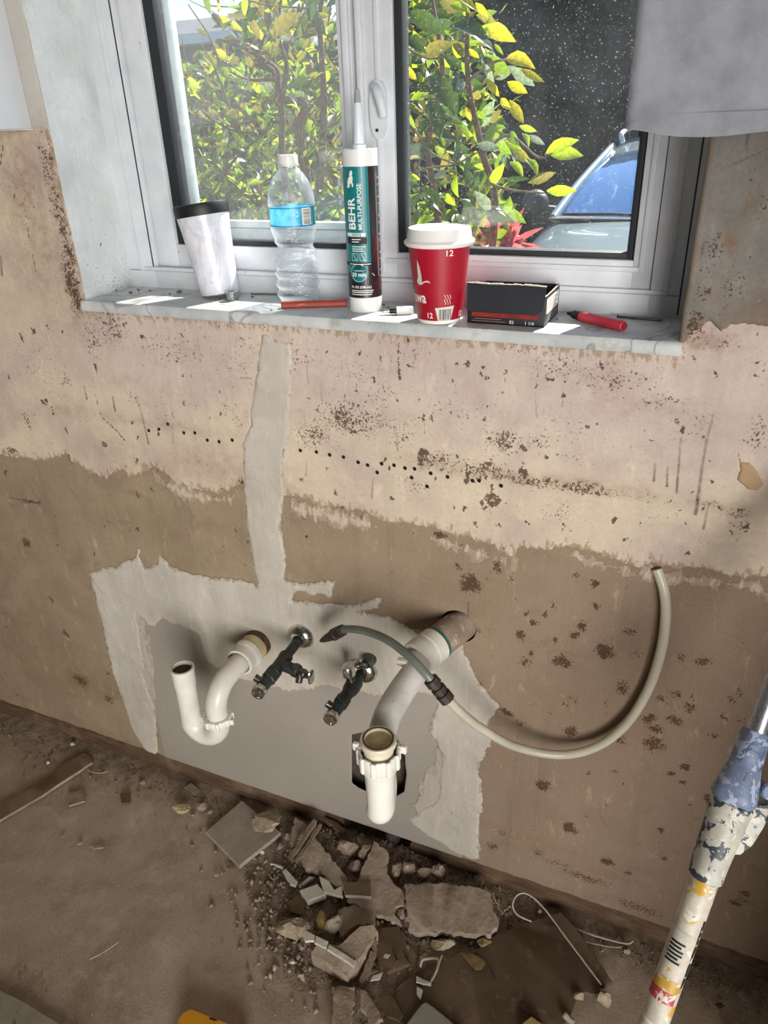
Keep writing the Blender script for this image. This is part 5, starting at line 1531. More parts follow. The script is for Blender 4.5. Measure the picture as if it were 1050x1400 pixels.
coll = MB().lathe([(.0150, s1_ - .003), (.0182, s1_), (.0188, s1_ + .02), (.0205, s1_ + .06), (.0225, s2_ - .004), (.0190, s2_)], foot, pd, 32, wob=lambda t, z: 1 + .03 * math.sin(5 * t + z * 50)).obj('collar', M_coll, pole, 40)
MB().lathe([(.0200, s2_ - .004), (.0240, s2_ + .002), (.0236, s2_ + .012), (.0205, s2_ + .025), (.0172, s3_ - .002), (.0168, s3_), (.0162, s3_ + .01), (.0150, s4_ - .005), (.0128, s4_)], foot, pd, 32, wob=lambda t, z: 1 + .045 * math.sin(4 * t + z * 90) * math.sin(z * 140)).obj('neck', M_neck, pole, 60)
MB().lathe([(.0118, s4_ - .02), (.0118, (top - foot).length)], foot, pd, 28).obj('inner_tube', pmat('brushed_alu', (196, 198, 202), (160, 162, 168), rough=.3, metal=.85, scale=30, stretch=(20, 20, 1)), pole, 60)
# locking lever: a fin on the side that faces right
side_ = (Vector(c_r) - pd * Vector(c_r).dot(pd)).normalized()
thk = pd.cross(side_).normalized()
fin = [(s1_ + .035, .014), (s1_ + .038, .024), (s1_ + .052, .033), (s1_ + .075, .038), (s1_ + .10, .039), (s2_ - .01, .040), (s2_ + .004, .044), (s2_ + .012, .040), (s2_ + .006, .030), (s2_, .014)]
MB().prism([foot + pd * a_ + side_ * b_ - thk * .007 for a_, b_ in fin], thk * .012).obj('locking_lever', M_coll, pole, 40)
MB().lathe([(.008, -.008), (.0095, -.006), (.0095, .006), (.008, .008)], foot + pd * (s2_ + .022) + side_ * .032, thk, 18).obj('lever_pivot', M_neck, pole, 40)
# paper sticker and red-yellow paint band on the tube
toc = (Vector(c_o) - (foot + pd * s1_))
toc = (toc - pd * toc.dot(pd)).normalized()
sd_ = pd.cross(toc).normalized()
def on_tube(name, s_a, s_b, a_, b_, mat, parent, off=.0004, n=8):
    vs, fs = [], []
    for i_ in range(n + 1):
        t = a_ + (b_ - a_) * i_ / n
        for s_ in (s_a, s_b):
            vs.append(foot + pd * s_ + (toc * math.cos(t) + sd_ * math.sin(t)) * (.0150 + off))
    for i_ in range(n):
        fs.append((2 * i_, 2 * i_ + 1, 2 * i_ + 3, 2 * i_ + 2))
    return MB().add(vs, fs).obj(name, mat, parent, 60)
q0, q1 = onp(930, 1290), onp(921, 1312)
stick = on_tube('sticker', min(q0, q1) - .002, max(q0, q1) + .018, -.9, .5, pmat('sticker_paper', (208, 202, 188), (188, 182, 168), rough=.7, scale=90), pole)
for k in range(6):
    on_tube('print_line', min(q0, q1) + .002 + k * .0042, min(q0, q1) + .0044 + k * .0042, -.8 + .05 * (k % 2), .3 - .2 * (k % 3 == 1), M_ink_k, stick, .0007, 6)
r0 = onp(907, 1355)
on_tube('red_paint', r0 - .006, r0 + .007, -1.4, .9, splat_mat('red_smear', (190, 70, 76), [((214, 206, 188), 120, .55), ((206, 160, 60), 90, .62)]), pole)
on_tube('yellow_paint', r0 + .007, r0 + .020, -1.4, 1.2, splat_mat('yellow_smear', (210, 168, 66), [((214, 206, 188), 110, .56)]), pole)
on_tube('black_streak', onp(950, 1290) - .05, onp(950, 1250), 1.0, 1.28, splat_mat('black_smear', (36, 34, 34), [((206, 198, 180), 120, .56)]), pole)

# ================================================================= RUBBLE ON THE FLOOR
M_gyp = pmat('grey_gypsum', (170, 159, 145), (154, 143, 128), rough=.9, scale=40, bmp=.4, bscale=150)
M_gypb = pmat('dusty_plaster', (166, 150, 133), (140, 123, 106), rough=.92, scale=45, c3=(160, 146, 126), scale3=90, lo3=.58, hi3=.7, bmp=.7, bscale=130, bdist=.003)
M_plas = pmat('beige_plaster', (178, 161, 138), (148, 130, 108), rough=.92, scale=55, bmp=.8, bscale=160, bdist=.002)
M_tilew = pmat('white_glaze', (214, 208, 196), (196, 188, 172), rough=.45, scale=30)
M_tileb = pmat('brown_tile', (112, 92, 72), (98, 80, 62), rough=.75, scale=40)
M_oliv = pmat('olive_tile', (104, 86, 56), (88, 70, 46), rough=.75, scale=50)
M_hard = pmat('brown_hardboard', (104, 86, 67), (88, 70, 53), rough=.85, scale=18, c3=(128, 110, 90), scale3=40, lo3=.60, hi3=.74, bmp=.3, bscale=120)
M_lath = wood_mat('grey_lath', (128, 110, 90), (92, 76, 60), (146, 130, 108), (14, 14, 2))
M_tan = pmat('tan_shard', (146, 122, 82), (122, 98, 62), rough=.8, scale=60)
M_lgt = pmat('grey_tile', (158, 154, 144), (146, 141, 130), rough=.6, scale=20)
M_dirt = pmat('dirt', (160, 143, 125), (134, 116, 98), rough=.95, scale=60, c3=(158, 142, 122), scale3=180, lo3=.58, hi3=.66, bmp=1.0, bscale=160, bdist=.004)

def resample(P, seg, jit, rnd):
    out = []
    n = len(P)
    for i in range(n):
        a, b = P[i], P[(i + 1) % n]
        k = max(1, int((b - a).length / seg))
        nn = Vector((-(b - a).y, (b - a).x, 0))
        if nn.length > 0: nn.normalize()
        for j in range(k):
            p = a.lerp(b, j / k)
            out.append(p + nn * (rnd.uniform(-jit, jit) if j else rnd.uniform(-jit, jit) * .3) + Vector((0, 0, rnd.uniform(-jit, jit) * .15)))
    return out
def slab(name, label, cat, poly, zt, th, mat, seed=1, jit=.0020, seg=.006, parent=None, bmat=None, group=None, under=0.0):
    """A broken flat piece: traced outline laid at its height (zt: one height or one per corner), thickness th, chipped rim."""
    rnd = random.Random(seed)
    z = zt if isinstance(zt, (list, tuple)) else [zt] * len(poly)
    P = [Vector(F(x, y, zz)) for (x, y), zz in zip(poly, z)]
    area = sum(P[i].x * P[(i + 1) % len(P)].y - P[(i + 1) % len(P)].x * P[i].y for i in range(len(P)))
    if area < 0: P.reverse()
    T = resample(P, seg, jit, rnd)
    n = len(T)
    def inset(d):
        out = []
        for i in range(n):
            e = (T[(i + 1) % n] - T[i - 1])
            nn = Vector((-e.y, e.x, 0))
            if nn.length > 1e-9: nn.normalize()
            out.append(T[i] + nn * d)
        return out
    I = inset(.0012)
    rings = [[v + Vector((0, 0, rnd.uniform(-.0012, .0006) * min(1, jit / .0012))) for v in I], [v - Vector((0, 0, min(.0016, th * .3) * rnd.uniform(.5, 1.3))) for v in T],
             [v - Vector((0, 0, th * .6)) + Vector((rnd.uniform(-1, 1), rnd.uniform(-1, 1), 0)) * jit * .8 for v in inset(-under * .5)], [v - Vector((0, 0, th)) for v in inset(.0015 - under)]]
    vs = [v for r in rings for v in r]
    fs = [tuple(range(n)), tuple(range(3 * n, 4 * n))[::-1]]
    mi = [0, 1 if bmat else 0]
    for r in range(3):
        for i in range(n):
            fs.append((r * n + (i + 1) % n, r * n + i, (r + 1) * n + i, (r + 1) * n + (i + 1) % n)); mi.append(1 if bmat else 0)
    mb = MB()
    mb.v, mb.f, mb.mi = [tuple(v) for v in vs], fs, mi
    me = bpy.data.meshes.new(name)
    me.from_pydata(mb.v, [], mb.f)
    me.polygons.foreach_set('material_index', mb.mi)
    bm = bmesh.new(); bm.from_mesh(me)
    bmesh.ops.triangulate(bm, faces=[f for f in bm.faces if len(f.verts) > 4])
    bmesh.ops.recalc_face_normals(bm, faces=bm.faces)
    bm.to_mesh(me); bm.free()
    o = put(name, me, [mat, bmat] if bmat else mat, parent, 30)
    return o if parent else tag(o, label, cat, group)
def rock_mesh(size, seed, cuts=11, rough=.22, sub=2):
    rnd = random.Random(seed)
    bm = bmesh.new()
    bmesh.ops.create_icosphere(bm, subdivisions=sub, radius=1.0)
    planes = []
    for k in range(cuts):
        n = Vector((rnd.uniform(-1, 1), rnd.uniform(-1, 1), rnd.uniform(-1, 1))).normalized()
        planes.append((n, rnd.uniform(.42, .78)))
    for v in bm.verts:
        for n, d in planes:
            t = v.co.dot(n) - d
            if t > 0: v.co -= n * t
        v.co *= 1 + rnd.uniform(-rough, rough) * .5
        v.co = Vector((v.co.x * size[0], v.co.y * size[1], v.co.z * size[2]))
    zmin = min(v.co.z for v in bm.verts)
    me = bpy.data.meshes.new('rock')
    for v in bm.verts: v.co.z -= zmin
    bm.to_mesh(me); bm.free()
    return me
def rock(name, label, cat, px, py, w, h, d, mat, seed, z0=0.0, rot=0.0, group=None, parent=None, sub=2):
    """w, d footprint and h height in metres; px, py the middle of the visible lump"""
    c = F(px, py, z0 + h * .45)
    me = rock_mesh((w / 2, d / 2, h / 2 * 1.25), seed, sub=sub)
    me.transform(Matrix.Translation((c[0], c[1], z0)) @ Matrix.Rotation(rot, 4, 'Z'))
    o = put(name, me, mat, parent, None if sub < 3 else 18)
    return o if parent else tag(o, label, cat, group)

# heap of dust and crumbs beneath the pieces: a low uneven mound
hx0, hy0 = -0.78, -0.48
xs = np.arange(hx0, 0.10, .005)
ys = np.arange(hy0, 0.012, .005)
X, Yg = np.meshgrid(xs, ys)
def bump2(px, py, rx, ry, h):
    c = F(px, py)
    return h * np.exp(-((X - c[0]) / rx) ** 2 - ((Yg - c[1]) / ry) ** 2)
H = bump2(490, 1165, .10, .05, .030) + bump2(590, 1195, .12, .045, .028) + bump2(460, 1240, .11, .08, .012) + bump2(540, 1300, .13, .10, .012) + bump2(420, 1150, .07, .04, .012) + bump2(640, 1340, .12, .09, .006)
H = H * (0.75 + 1.1 * fbm(X, Yg, 32, 201)) + .007 * np.clip(H / .02, 0, 1) * fbm(X, Yg, 95, 203)
H = np.maximum(H - .004, -.006)
MOUND = (xs, ys, H)
keep = (H[:-1, :-1] > -.0045) | (H[1:, 1:] > -.0045)
i = np.arange(X.size).reshape(X.shape)
Q = np.stack([i[:-1, :-1], i[:-1, 1:], i[1:, 1:], i[1:, :-1]], -1)[keep]
V = np.stack([X, Yg, H], -1).reshape(-1, 3)
used = np.unique(Q)
rm = -np.ones(X.size, int); rm[used] = np.arange(len(used))
heap = tag(put('dirt_heap', np_mesh('dirt_heap', V[used], rm[Q]), M_dirt, None, 180), 'low heap of brown dust and crumbled plaster under the broken pieces', 'dirt', kind='stuff')

# crumbs: thousands of grains strewn over floor and heap
rnd = random.Random(77)
tet = np.array([(0, 0, .9), (.9, 0, -.4), (-.5, .8, -.35), (-.45, -.8, -.4), (.1, .2, -.6)])
tf = np.array([(0, 1, 2), (0, 2, 3), (0, 3, 1), (4, 2, 1), (4, 3, 2), (4, 1, 3)])
def grains(n, sampler, rmin, rmax, name, mat, label, seed, parent=None):
    rg = np.random.default_rng(seed)
    VV, FF = [], []
    for k in range(n):
        px, py = sampler(rg)
        p = F(px, py)
        if p[1] > .004: continue
        r = rmin + (rmax - rmin) * rg.random() ** 3
        z = 0.0
        ix, iy = int((p[0] - hx0) / .005), int((p[1] - hy0) / .005)
        if 0 <= ix < H.shape[1] and 0 <= iy < H.shape[0]: z = max(0, H[iy, ix])
        q = tet * r * (0.6 + .8 * rg.random((5, 1)))
        a = rg.random() * 6.3
        q = np.stack([q[:, 0] * math.cos(a) - q[:, 1] * math.sin(a), q[:, 0] * math.sin(a) + q[:, 1] * math.cos(a), q[:, 2] * .7], 1)
        FF.append(tf + len(VV) * 5)
        VV.append(q + [p[0], p[1], z + r * .2])
    me = np_mesh(name, np.vstack(VV), np.vstack(FF))
    tag(put(name, me, mat, parent, None), label, None, kind='stuff')
def s_pile(rg):
    k = rg.random()
    if k < .55: return rg.normal(500, 75), rg.normal(1200, 50)
    if k < .8: return rg.normal(420, 45), rg.normal(1250, 45)
    return rg.normal(610, 90), rg.normal(1310, 50)
def s_wall(rg):
    x = rg.random() * 1050
    return x, 972 + .345 * x + abs(rg.normal(0, 26)) + 14
def s_floor(rg):
    return rg.random() * 1050, 1010 + rg.random() * 420
grains(3800, s_pile, .0010, .0095, 'plaster_crumbs', M_gypb, 'plaster crumbs strewn over the rubble heap', 1, heap)
grains(500, lambda rg: (rg.normal(520, 60), rg.normal(1182, 16)), .003, .011, 'plaster_rubble', M_gypb, 'coarse crumbled plaster lying against the timber plate', 5, heap)
grains(2600, s_wall, .0008, .0045, 'dirt_crumbs', M_dirt, 'brown dirt crumbs along the foot of the wall', 2, floor)
grains(900, s_floor, .0006, .0026, 'pale_crumbs', pmat('pale_grit', (176, 164, 144), (150, 136, 116), rough=.9, scale=90), 'pale grit strewn over the whole floor', 3, floor)
grains(160, lambda rg: (rg.normal(40, 22), rg.normal(1335, 14)), .0008, .0026, 'sawdust', pmat('sawdust', (150, 130, 84), rough=.95), 'yellowish sawdust beside the grey board in the near left corner', 4, floor)

# ---- the pieces, largest first
G = 'broken pieces on the floor'
sheet = slab('hardboard_sheet', 'large brown hardboard sheet with torn notch lying in front of the rubble', 'board',
     [(673, 1280), (700, 1268), (751, 1251), (770, 1278), (822, 1347), (820, 1360), (800, 1357), (789, 1363), (785, 1376), (780, 1388), (768, 1402), (750, 1470), (600, 1470), (520, 1400), (545, 1345), (575, 1325), (610, 1308), (655, 1296)], .014, .005, M_hard, 3, .0018, .010)
slab('board_strip', 'narrow brown board edge along the right side of the hardboard sheet', 'board', [(752, 1251), (767, 1246), (790, 1272), (838, 1342), (824, 1348), (780, 1290)], [.018, .024, .024, .020, .016, .016], .012, M_hard, 4, .0008)
slab('plaster_chunk', 'broad dusty plaster slab lying above the hardboard sheet', 'slab', [(553, 1208), (600, 1207), (655, 1213), (671, 1221), (674, 1240), (682, 1263), (671, 1278), (640, 1276), (600, 1274), (575, 1276), (558, 1270), (555, 1240)], [.050, .050, .048, .046, .042, .036, .032, .032, .033, .034, .038, .046], .014, M_gypb, 5, .0024)
slab('plaster_chunk', 'triangular dusty plaster slab pointing up to the gap in the plate', 'slab', [(511, 1149), (530, 1163), (529, 1194), (545, 1212), (554, 1226), (553, 1238), (541, 1240), (539, 1248), (549, 1263), (519, 1251), (490, 1238), (474, 1231), (489, 1203)], [.058, .056, .046, .044, .042, .040, .038, .036, .034, .032, .030, .030, .040], .012, M_gypb, 6, .0024)
slab('plasterboard_offcut', 'square grey wall board offcut with a plaster lump on it', 'offcut', [(281, 1137), (331, 1094), (384, 1138), (327, 1184)], .014, .012, M_gyp, 7, .0004, .02)
rock('plaster_lump', 'beige dished plaster lump on the square grey offcut', 'plaster', 364, 1124, .082, .026, .058, M_plas, 8, .014, .5, sub=3)
slab('plaster_chunk', 'long dusty plaster slab leaning over between lath splinters and white shards', 'slab', [(404, 1116), (418, 1126), (440, 1156), (471, 1194), (476, 1204), (462, 1213), (448, 1204), (438, 1190), (418, 1186), (408, 1170), (396, 1150)], [.040, .042, .042, .040, .038, .034, .032, .030, .030, .032, .036], .018, M_gypb, 9, .0026)
# blocks
slab('mortar_block', 'large L-shaped mortar block with white tile strips on it', 'block', [(425, 1302), (436, 1286), (462, 1292), (478, 1278), (492, 1266), (510, 1263), (517, 1274), (488, 1318), (474, 1334), (448, 1316)], [.040, .046, .046, .052, .058, .058, .054, .046, .040, .040], .036, M_gypb, 10, .0016, .008)
for lab_, pts, zz, sd in (('white tile strip at the left end of the mortar block', [(411, 1274), (417, 1271), (431, 1278), (430, 1286), (417, 1287)], .046, 11),
                         ('short white tile strip in the middle of the mortar block', [(432, 1279), (449, 1287), (446, 1296), (430, 1289)], .050, 12),
                         ('long white tile strip at the right of the mortar block', [(450, 1290), (487, 1313), (484, 1321), (447, 1298)], .050, 13)):
    slab('tile_strip', lab_, 'tile', pts, zz, .007, M_tilew, sd, .0005, group='white tile strips')
for lab_, pts, zz, th, sd in (('white tile shard lying left of the pile beside a sliver', [(386, 1190), (391, 1187), (407, 1205), (404, 1211), (397, 1209)], .016, .008, 14),
                             ('slim white tile shard between two larger shards', [(409, 1210), (423, 1197), (430, 1199), (414, 1211)], .020, .008, 15),
                             ('thick white tile block in the middle of the pile', [(410, 1217), (434, 1208), (446, 1222), (420, 1232)], .030, .016, 16),
                             ('pointed white tile shard beside the brown tile', [(436, 1197), (450, 1204), (457, 1216), (467, 1210), (469, 1226), (443, 1220)], .036, .009, 17),
                             ('thin white sliver at the left edge of the pile', [(369, 1180), (377, 1180), (389, 1185), (387, 1188)], .008, .004, 18),
                             ('white shard below the mortar block near the olive shard', [(509, 1334), (523, 1329), (519, 1339), (506, 1341)], .022, .004, 19),
                             ('upper white shard on the hardboard sheet', [(569, 1334), (590, 1343), (589, 1348), (569, 1343)], .020, .004, 20),
                             ('lower white shard on the hardboard sheet', [(570, 1348), (578, 1353), (575, 1366), (570, 1359)], .020, .004, 21),
                             ('small white shard in the dirt above the brown tile pieces', [(526, 1303), (535, 1305), (530, 1312), (523, 1309)], .020, .005, 22)):
    slab('tile_shard', lab_, 'tile', pts, zz, th, M_tilew, sd, .0005, group='white tile shards')
slab('brown_tile', 'small brown tile with pale edges beside the pointed white shard', 'tile', [(467, 1205), (507, 1206), (508, 1226), (472, 1224)], .046, .010, M_tileb, 23, .0004, .02, bmat=M_gyp)
slab('tile_shard', 'olive brown tile shard left of the yellow scrap', 'tile', [(394, 1231), (409, 1222), (420, 1232), (411, 1250), (397, 1246)], .014, .006, M_oliv, 24, .0006)
slab('tile_shard', 'olive green tile shard at the lower edge near the hardboard', 'tile', [(514, 1357), (537, 1360), (551, 1387), (546, 1396), (530, 1390)], .022, .006, M_oliv, 25, .0006)
slab('plaster_chunk', 'flat brown slab behind the mortar block', 'slab', [(462, 1244), (486, 1236), (512, 1246), (512, 1262), (488, 1266), (468, 1280), (462, 1266)], .030, .016, M_gypb, 26, .0024)
slab('plaster_chunk', 'brown slab lying between mortar block and broad plaster slab', 'slab', [(520, 1268), (546, 1266), (556, 1280), (552, 1300), (560, 1318), (530, 1330), (516, 1316), (512, 1290)], .020, .012, M_tileb, 27, .0024)
slab('plaster_chunk', 'pale mortar slab at the bottom edge under the mortar block', 'slab', [(454, 1349), (486, 1348), (486, 1366), (478, 1410), (452, 1410), (455, 1380)], .026, .018, M_plas, 28, .0024)
slab('plaster_chunk', 'narrow dusty slab right of the pale mortar slab', 'slab', [(489, 1349), (500, 1354), (511, 1370), (524, 1394), (508, 1402), (496, 1380)], .024, .016, M_gypb, 29, .0024)
slab('grey_tile', 'light grey tile with rounded corner at the bottom edge on the hardboard', 'tile', [(552, 1405), (566, 1386), (577, 1372), (583, 1370), (592, 1376), (614, 1394), (640, 1418), (600, 1450)], .022, .007, M_lgt, 30, .0003, .02)
slab('wooden_block', 'yellowish block end at the bottom edge on the hardboard sheet', 'block', [(714, 1399), (727, 1389), (745, 1402), (735, 1425), (715, 1420)], .030, .014, pmat('yellow_block', (190, 166, 116), (170, 146, 98), rough=.7, scale=40), 31, .0004)
slab('leaf_scrap', 'tan leaf-shaped scrap at the left edge of the hardboard sheet', 'scrap', [(632, 1304), (645, 1302), (659, 1310), (664, 1316), (658, 1326), (650, 1326), (640, 1314)], .020, .003, M_tan, 32, .0008)
# lath splinters
def splint(label, a, b, za, zb, w, seed, mat=None, name='lath_splinter'):
    rnd_ = random.Random(seed)
    A, B = Vector(F(*a, za)), Vector(F(*b, zb))
    d = (B - A).normalized()
    s_ = d.cross(Vector((0, 0, 1))).normalized()
    u_ = s_.cross(d)
    mb = MB()
    n = 10
    vs, fs = [], []
    for k in range(n + 1):
        t = k / n
        p = A.lerp(B, t) + s_ * rnd_.uniform(-.002, .002)
        ww = w * (1 - .35 * abs(2 * t - 1) ** 3) * rnd_.uniform(.75, 1.15)
        for (cs, cu) in ((-.5, 0), (-.35, .4), (.3, .45), (.5, .05), (.2, -.3), (-.3, -.3)):
            vs.append(p + s_ * cs * ww + u_ * cu * w * .6)
    for k in range(n):
        for j in range(6):
            fs.append((k * 6 + j, k * 6 + (j + 1) % 6, (k + 1) * 6 + (j + 1) % 6, (k + 1) * 6 + j))
    fs += [tuple(range(6))[::-1], tuple(n * 6 + j for j in range(6))]
    return tag(mb.add(vs, fs).obj(name, mat or M_lath, None, 30), label, 'splinter', 'wood splinters')
splint('thick grey lath splinter, left of the crossed pair', (431, 1121), (396, 1176), .060, .024, .017, 41)
splint('grey lath splinter, right of the crossed pair', (439, 1127), (404, 1180), .056, .026, .013, 42)
splint('short pale splinter beside the plaster lump', (422, 1128), (408, 1148), .050, .046, .010, 43)
splint('dark lath leaning against the right of the mortar block', (514, 1286), (500, 1340), .046, .012, .014, 44)
splint('second lath standing right beside the mortar block', (508, 1300), (492, 1352), .040, .010, .012, 45)
splint('lath end at the bottom edge beside the pale mortar slab', (490, 1356), (484, 1404), .024, .020, .012, 46)
splint('broken lath lying along the timber plate', (446, 1122), (472, 1138), .036, .030, .018, 47, M_plate)
splint('thin twig in front of the plate right of the plaster slab', (674, 1222), (686, 1250), .020, .010, .0035, 48, M_plas, 'twig')
splint('shorter twig crossing the thin twig', (697, 1238), (686, 1250), .020, .010, .003, 49, M_plas, 'twig')
splint('dark root across the hardboard near the tan scrap', (665, 1316), (678, 1340), .018, .016, .003, 50, M_rust, 'twig')
splint('curved dark root at the bottom edge of the hardboard', (620, 1398), (643, 1388), .018, .020, .0025, 51, M_rust, 'twig')
splint('dark strip standing at the yellowish block', (712, 1372), (742, 1402), .022, .018, .006, 52, M_rust, 'twig')
# iron nail standing in the dirt
na_, nb_ = Vector(F(537, 1297, .030)), Vector(F(543, 1313, .030))
nl_ = tag(thing('iron_nail', tuple((na_ + nb_) / 2)), 'rusty iron nail lying below the triangular slab', 'nail')
MB().tube([na_, nb_], .0016, 8).obj('shank', M_rust, nl_, 40)
MB().lathe([(.004, 0), (.0042, .0015), (.002, .002)], nb_, nb_ - na_, 12).obj('nail_head', M_rust, nl_, 40)
# paper curl
yp = [Vector(F(440 + dx, 1240 + dy, z)) for dx, dy, z in ((0, 8, .030), (-1, 20, .036), (2, 32, .030), (6, 38, .024))]
vs, fs = [], []
for k, p in enumerate(yp):
    w_ = (.006, .010, .010, .004)[k]
    for off in (0, .0008):
        vs += [p + Vector((-w_, off, .002)), p + Vector((0, off, .006)), p + Vector((w_, off, 0))]
for k in range(3):
    b_ = k * 6
    for j in (0, 1):
        fs += [(b_ + j, b_ + j + 1, b_ + j + 7, b_ + j + 6), (b_ + 3 + j, b_ + 9 + j, b_ + 10 + j, b_ + 4 + j)]
    fs += [(b_, b_ + 6, b_ + 9, b_ + 3), (b_ + 2, b_ + 5, b_ + 11, b_ + 8)]
tag(MB().add(vs, fs).obj('paper_curl', pmat('yellow_paper', (176, 154, 96), (150, 126, 76), rough=.8, scale=60), None, 60), 'yellowish curled scrap standing in the middle of the pile', 'scrap')
# lumps
ROCKS = [('round beige lump at the left of the pile under the olive shard', 404, 1266, .078, .028, .046, M_plas, .0, .2), ('grey plaster lump beside the yellowish curled scrap', 455, 1264, .040, .030, .036, M_gypb, .014, .9),
         ('crumbly plaster lump left of the triangular slab', 487, 1188, .034, .022, .026, M_gypb, .018, .3), ('plaster lump at the foot of the plate gap', 478, 1160, .050, .028, .036, M_gypb, .018, .1),
         ('pale lump against the plate behind the plaster slabs', 500, 1168, .040, .026, .030, M_plas, .020, .7), ('rounded lump right of the triangular slab tip', 541, 1190, .034, .026, .030, M_gypb, .022, 1.2),
         ('lump touching the plate above the broad slab', 562, 1188, .036, .028, .030, M_gypb, .022, .4), ('second lump above the broad slab', 582, 1196, .032, .024, .028, M_dirt, .022, .8),
         ('third lump above the broad slab', 600, 1196, .034, .030, .028, M_gypb, .018, .1), ('lump under the right corner of the broad slab', 655, 1206, .026, .020, .022, M_dirt, .012, .5),
         ('dark lump inside the notch of the triangular slab', 550, 1251, .026, .022, .024, M_dirt, .014, .3), ('beige lump at the right edge of the hardboard', 828, 1364, .034, .026, .030, M_plas, .0, .6),
         ('beige lump in the torn notch of the hardboard', 792, 1362, .024, .014, .016, M_plas, .012, .6), ('pale lump at the bottom of the torn notch', 776, 1392, .026, .016, .02, M_gyp, .010, .2),
         ('pale yellow lump on the floor left of the grey offcut', 247, 1108, .044, .020, .030, pmat('yellowish_plaster', (196, 180, 138), (176, 158, 116), rough=.9, scale=50, bmp=.6), .0, .3),
         ('brown pebble pair member nearest the yellow lump', 264, 1114, .016, .011, .014, M_gypb, .0, .3), ('brown stone in the cluster beside the yellow lump', 276, 1104, .026, .016, .020, M_gypb, .0, 1.0),
         ('small stone at the right of the cluster by the grey offcut', 287, 1112, .016, .010, .013, M_gypb, .0, .5), ('lump wedged below the broad slab', 605, 1292, .050, .020, .030, M_plas, .010, .1),
         ('tan lump below the corner of the broad slab', 662, 1288, .030, .018, .022, M_tan, .010, .6), ('small stone by the wire against the plate', 738, 1248, .014, .011, .012, M_gyp, .0, .1),
         ('small stone on the bare floor by the white wire', 857, 1301, .014, .010, .012, M_gyp, .0, .4), ('white pebble on the floor left of the mortar block', 400, 1314, .014, .007, .012, M_tilew, .0, .2),
         ('pale pebble further below on the floor', 410, 1333, .017, .008, .014, M_plas, .0, .7), ('pebble left of the round beige lump', 369, 1281, .012, .007, .010, M_gyp, .0, .3),
         ('pebble between the white sliver and the offcut', 359, 1166, .014, .008, .011, M_tilew, .0, .5), ('stone at the corner of the grey offcut', 383, 1158, .020, .013, .016, M_gypb, .0, .1), ('stone tucked under the lath splinters', 393, 1146, .022, .018, .018, M_gyp, .004, .9),
         ('small brown stone on the open floor', 296, 1197, .012, .007, .010, M_gypb, .0, .2), ('dark pebble on the left floor', 85, 1144, .010, .006, .008, M_dirt, .0, .2), ('grey pebble on the left floor', 109, 1153, .014, .006, .010, M_gyp, .0, 1.2),
         ('white chip near the plank end', 100, 1018, .016, .008, .012, M_tilew, .0, .1), ('white chip left of the plank', 66, 1043, .012, .007, .010, M_tilew, .0, .6), ('stone against the timber plate on the left', 193, 1070, .018, .011, .014, M_gypb, .0, .4)]
for k, (lab_, x, y, w_, h_, d_, m_, z_, rt) in enumerate(ROCKS):
    nm = 'pebble' if w_ < .018 else ('stone' if 'stone' in lab_ else 'plaster_lump')
    rock(nm, lab_, 'stone' if nm != 'plaster_lump' else 'plaster', x, y, w_, h_, d_, m_, 300 + k, z_, rt, group='lumps in the rubble', sub=3 if w_ > .03 else 2)
# flat things on the open floor
slab('plank', 'long dusty plank end on the floor at the left edge', 'plank', [(-60, 1135), (0, 1100), (40, 1078), (76, 1056), (86, 1043), (116, 1029), (122, 1033), (126, 1042), (60, 1086), (0, 1121), (-50, 1150)], .009, .008, pmat('plank_dust', (134, 116, 92), (114, 96, 74), rough=.9, scale=12, bmp=.3), 61, .0010, .014, bmat=M_plas)
slab('tile_piece', 'small square tile on the floor below the plank', 'tile', [(92, 1084), (114, 1079), (116, 1095), (94, 1102)], .006, .005, M_gypb, 62, .0004, .02, bmat=M_gyp)
slab('tile_piece', 'small dark square tile right of the first tile', 'tile', [(164, 1084), (178, 1083), (178, 1097), (166, 1098)], .005, .004, M_tileb, 63, .0004, .02)
slab('tile_piece', 'small brown tile near the timber plate', 'tile', [(252, 1076), (262, 1070), (273, 1079), (267, 1087)], .006, .005, M_gypb, 64, .0004, .02)
slab('grey_board', 'pale grey board corner on the floor in the near left corner', 'board', [(-40, 1332), (0, 1353), (45, 1376), (86, 1402), (120, 1430), (-40, 1450)], .012, .010, pmat('pale_board', (164, 156, 142), (146, 137, 122), rough=.85, scale=30, c3=(110, 100, 88), scale3=80, lo3=.62, hi3=.7), 65, .0006, .012)
for lab_, pts, m_, sd in (('pale paint chip on the floor at the right of the pole', [(1008, 1357), (1014, 1352), (1028, 1364), (1026, 1370), (1016, 1366)], M_lgt, 66), ('brown chip on the floor right of the pole foot', [(977, 1372), (985, 1370), (992, 1375), (984, 1379)], M_rust, 67),
                      ('pale chip at the bottom right corner of the floor', [(986, 1399), (1004, 1394), (1024, 1399), (1012, 1412), (990, 1410)], M_lgt, 68), ('small pale chip near the bottom right corner', [(1012, 1388), (1022, 1390), (1018, 1396)], M_lgt, 69),
                      ('white chip beside the crumbs under the offcut', [(290, 1128), (298, 1126), (299, 1130), (292, 1132)], M_tilew, 70), ('white flake on the left floor', [(122, 1157), (140, 1153), (142, 1159), (128, 1161)], M_gyp, 71)):
    slab('paint_chip', lab_, 'chip', pts, .004, .003, m_, sd, .0005)
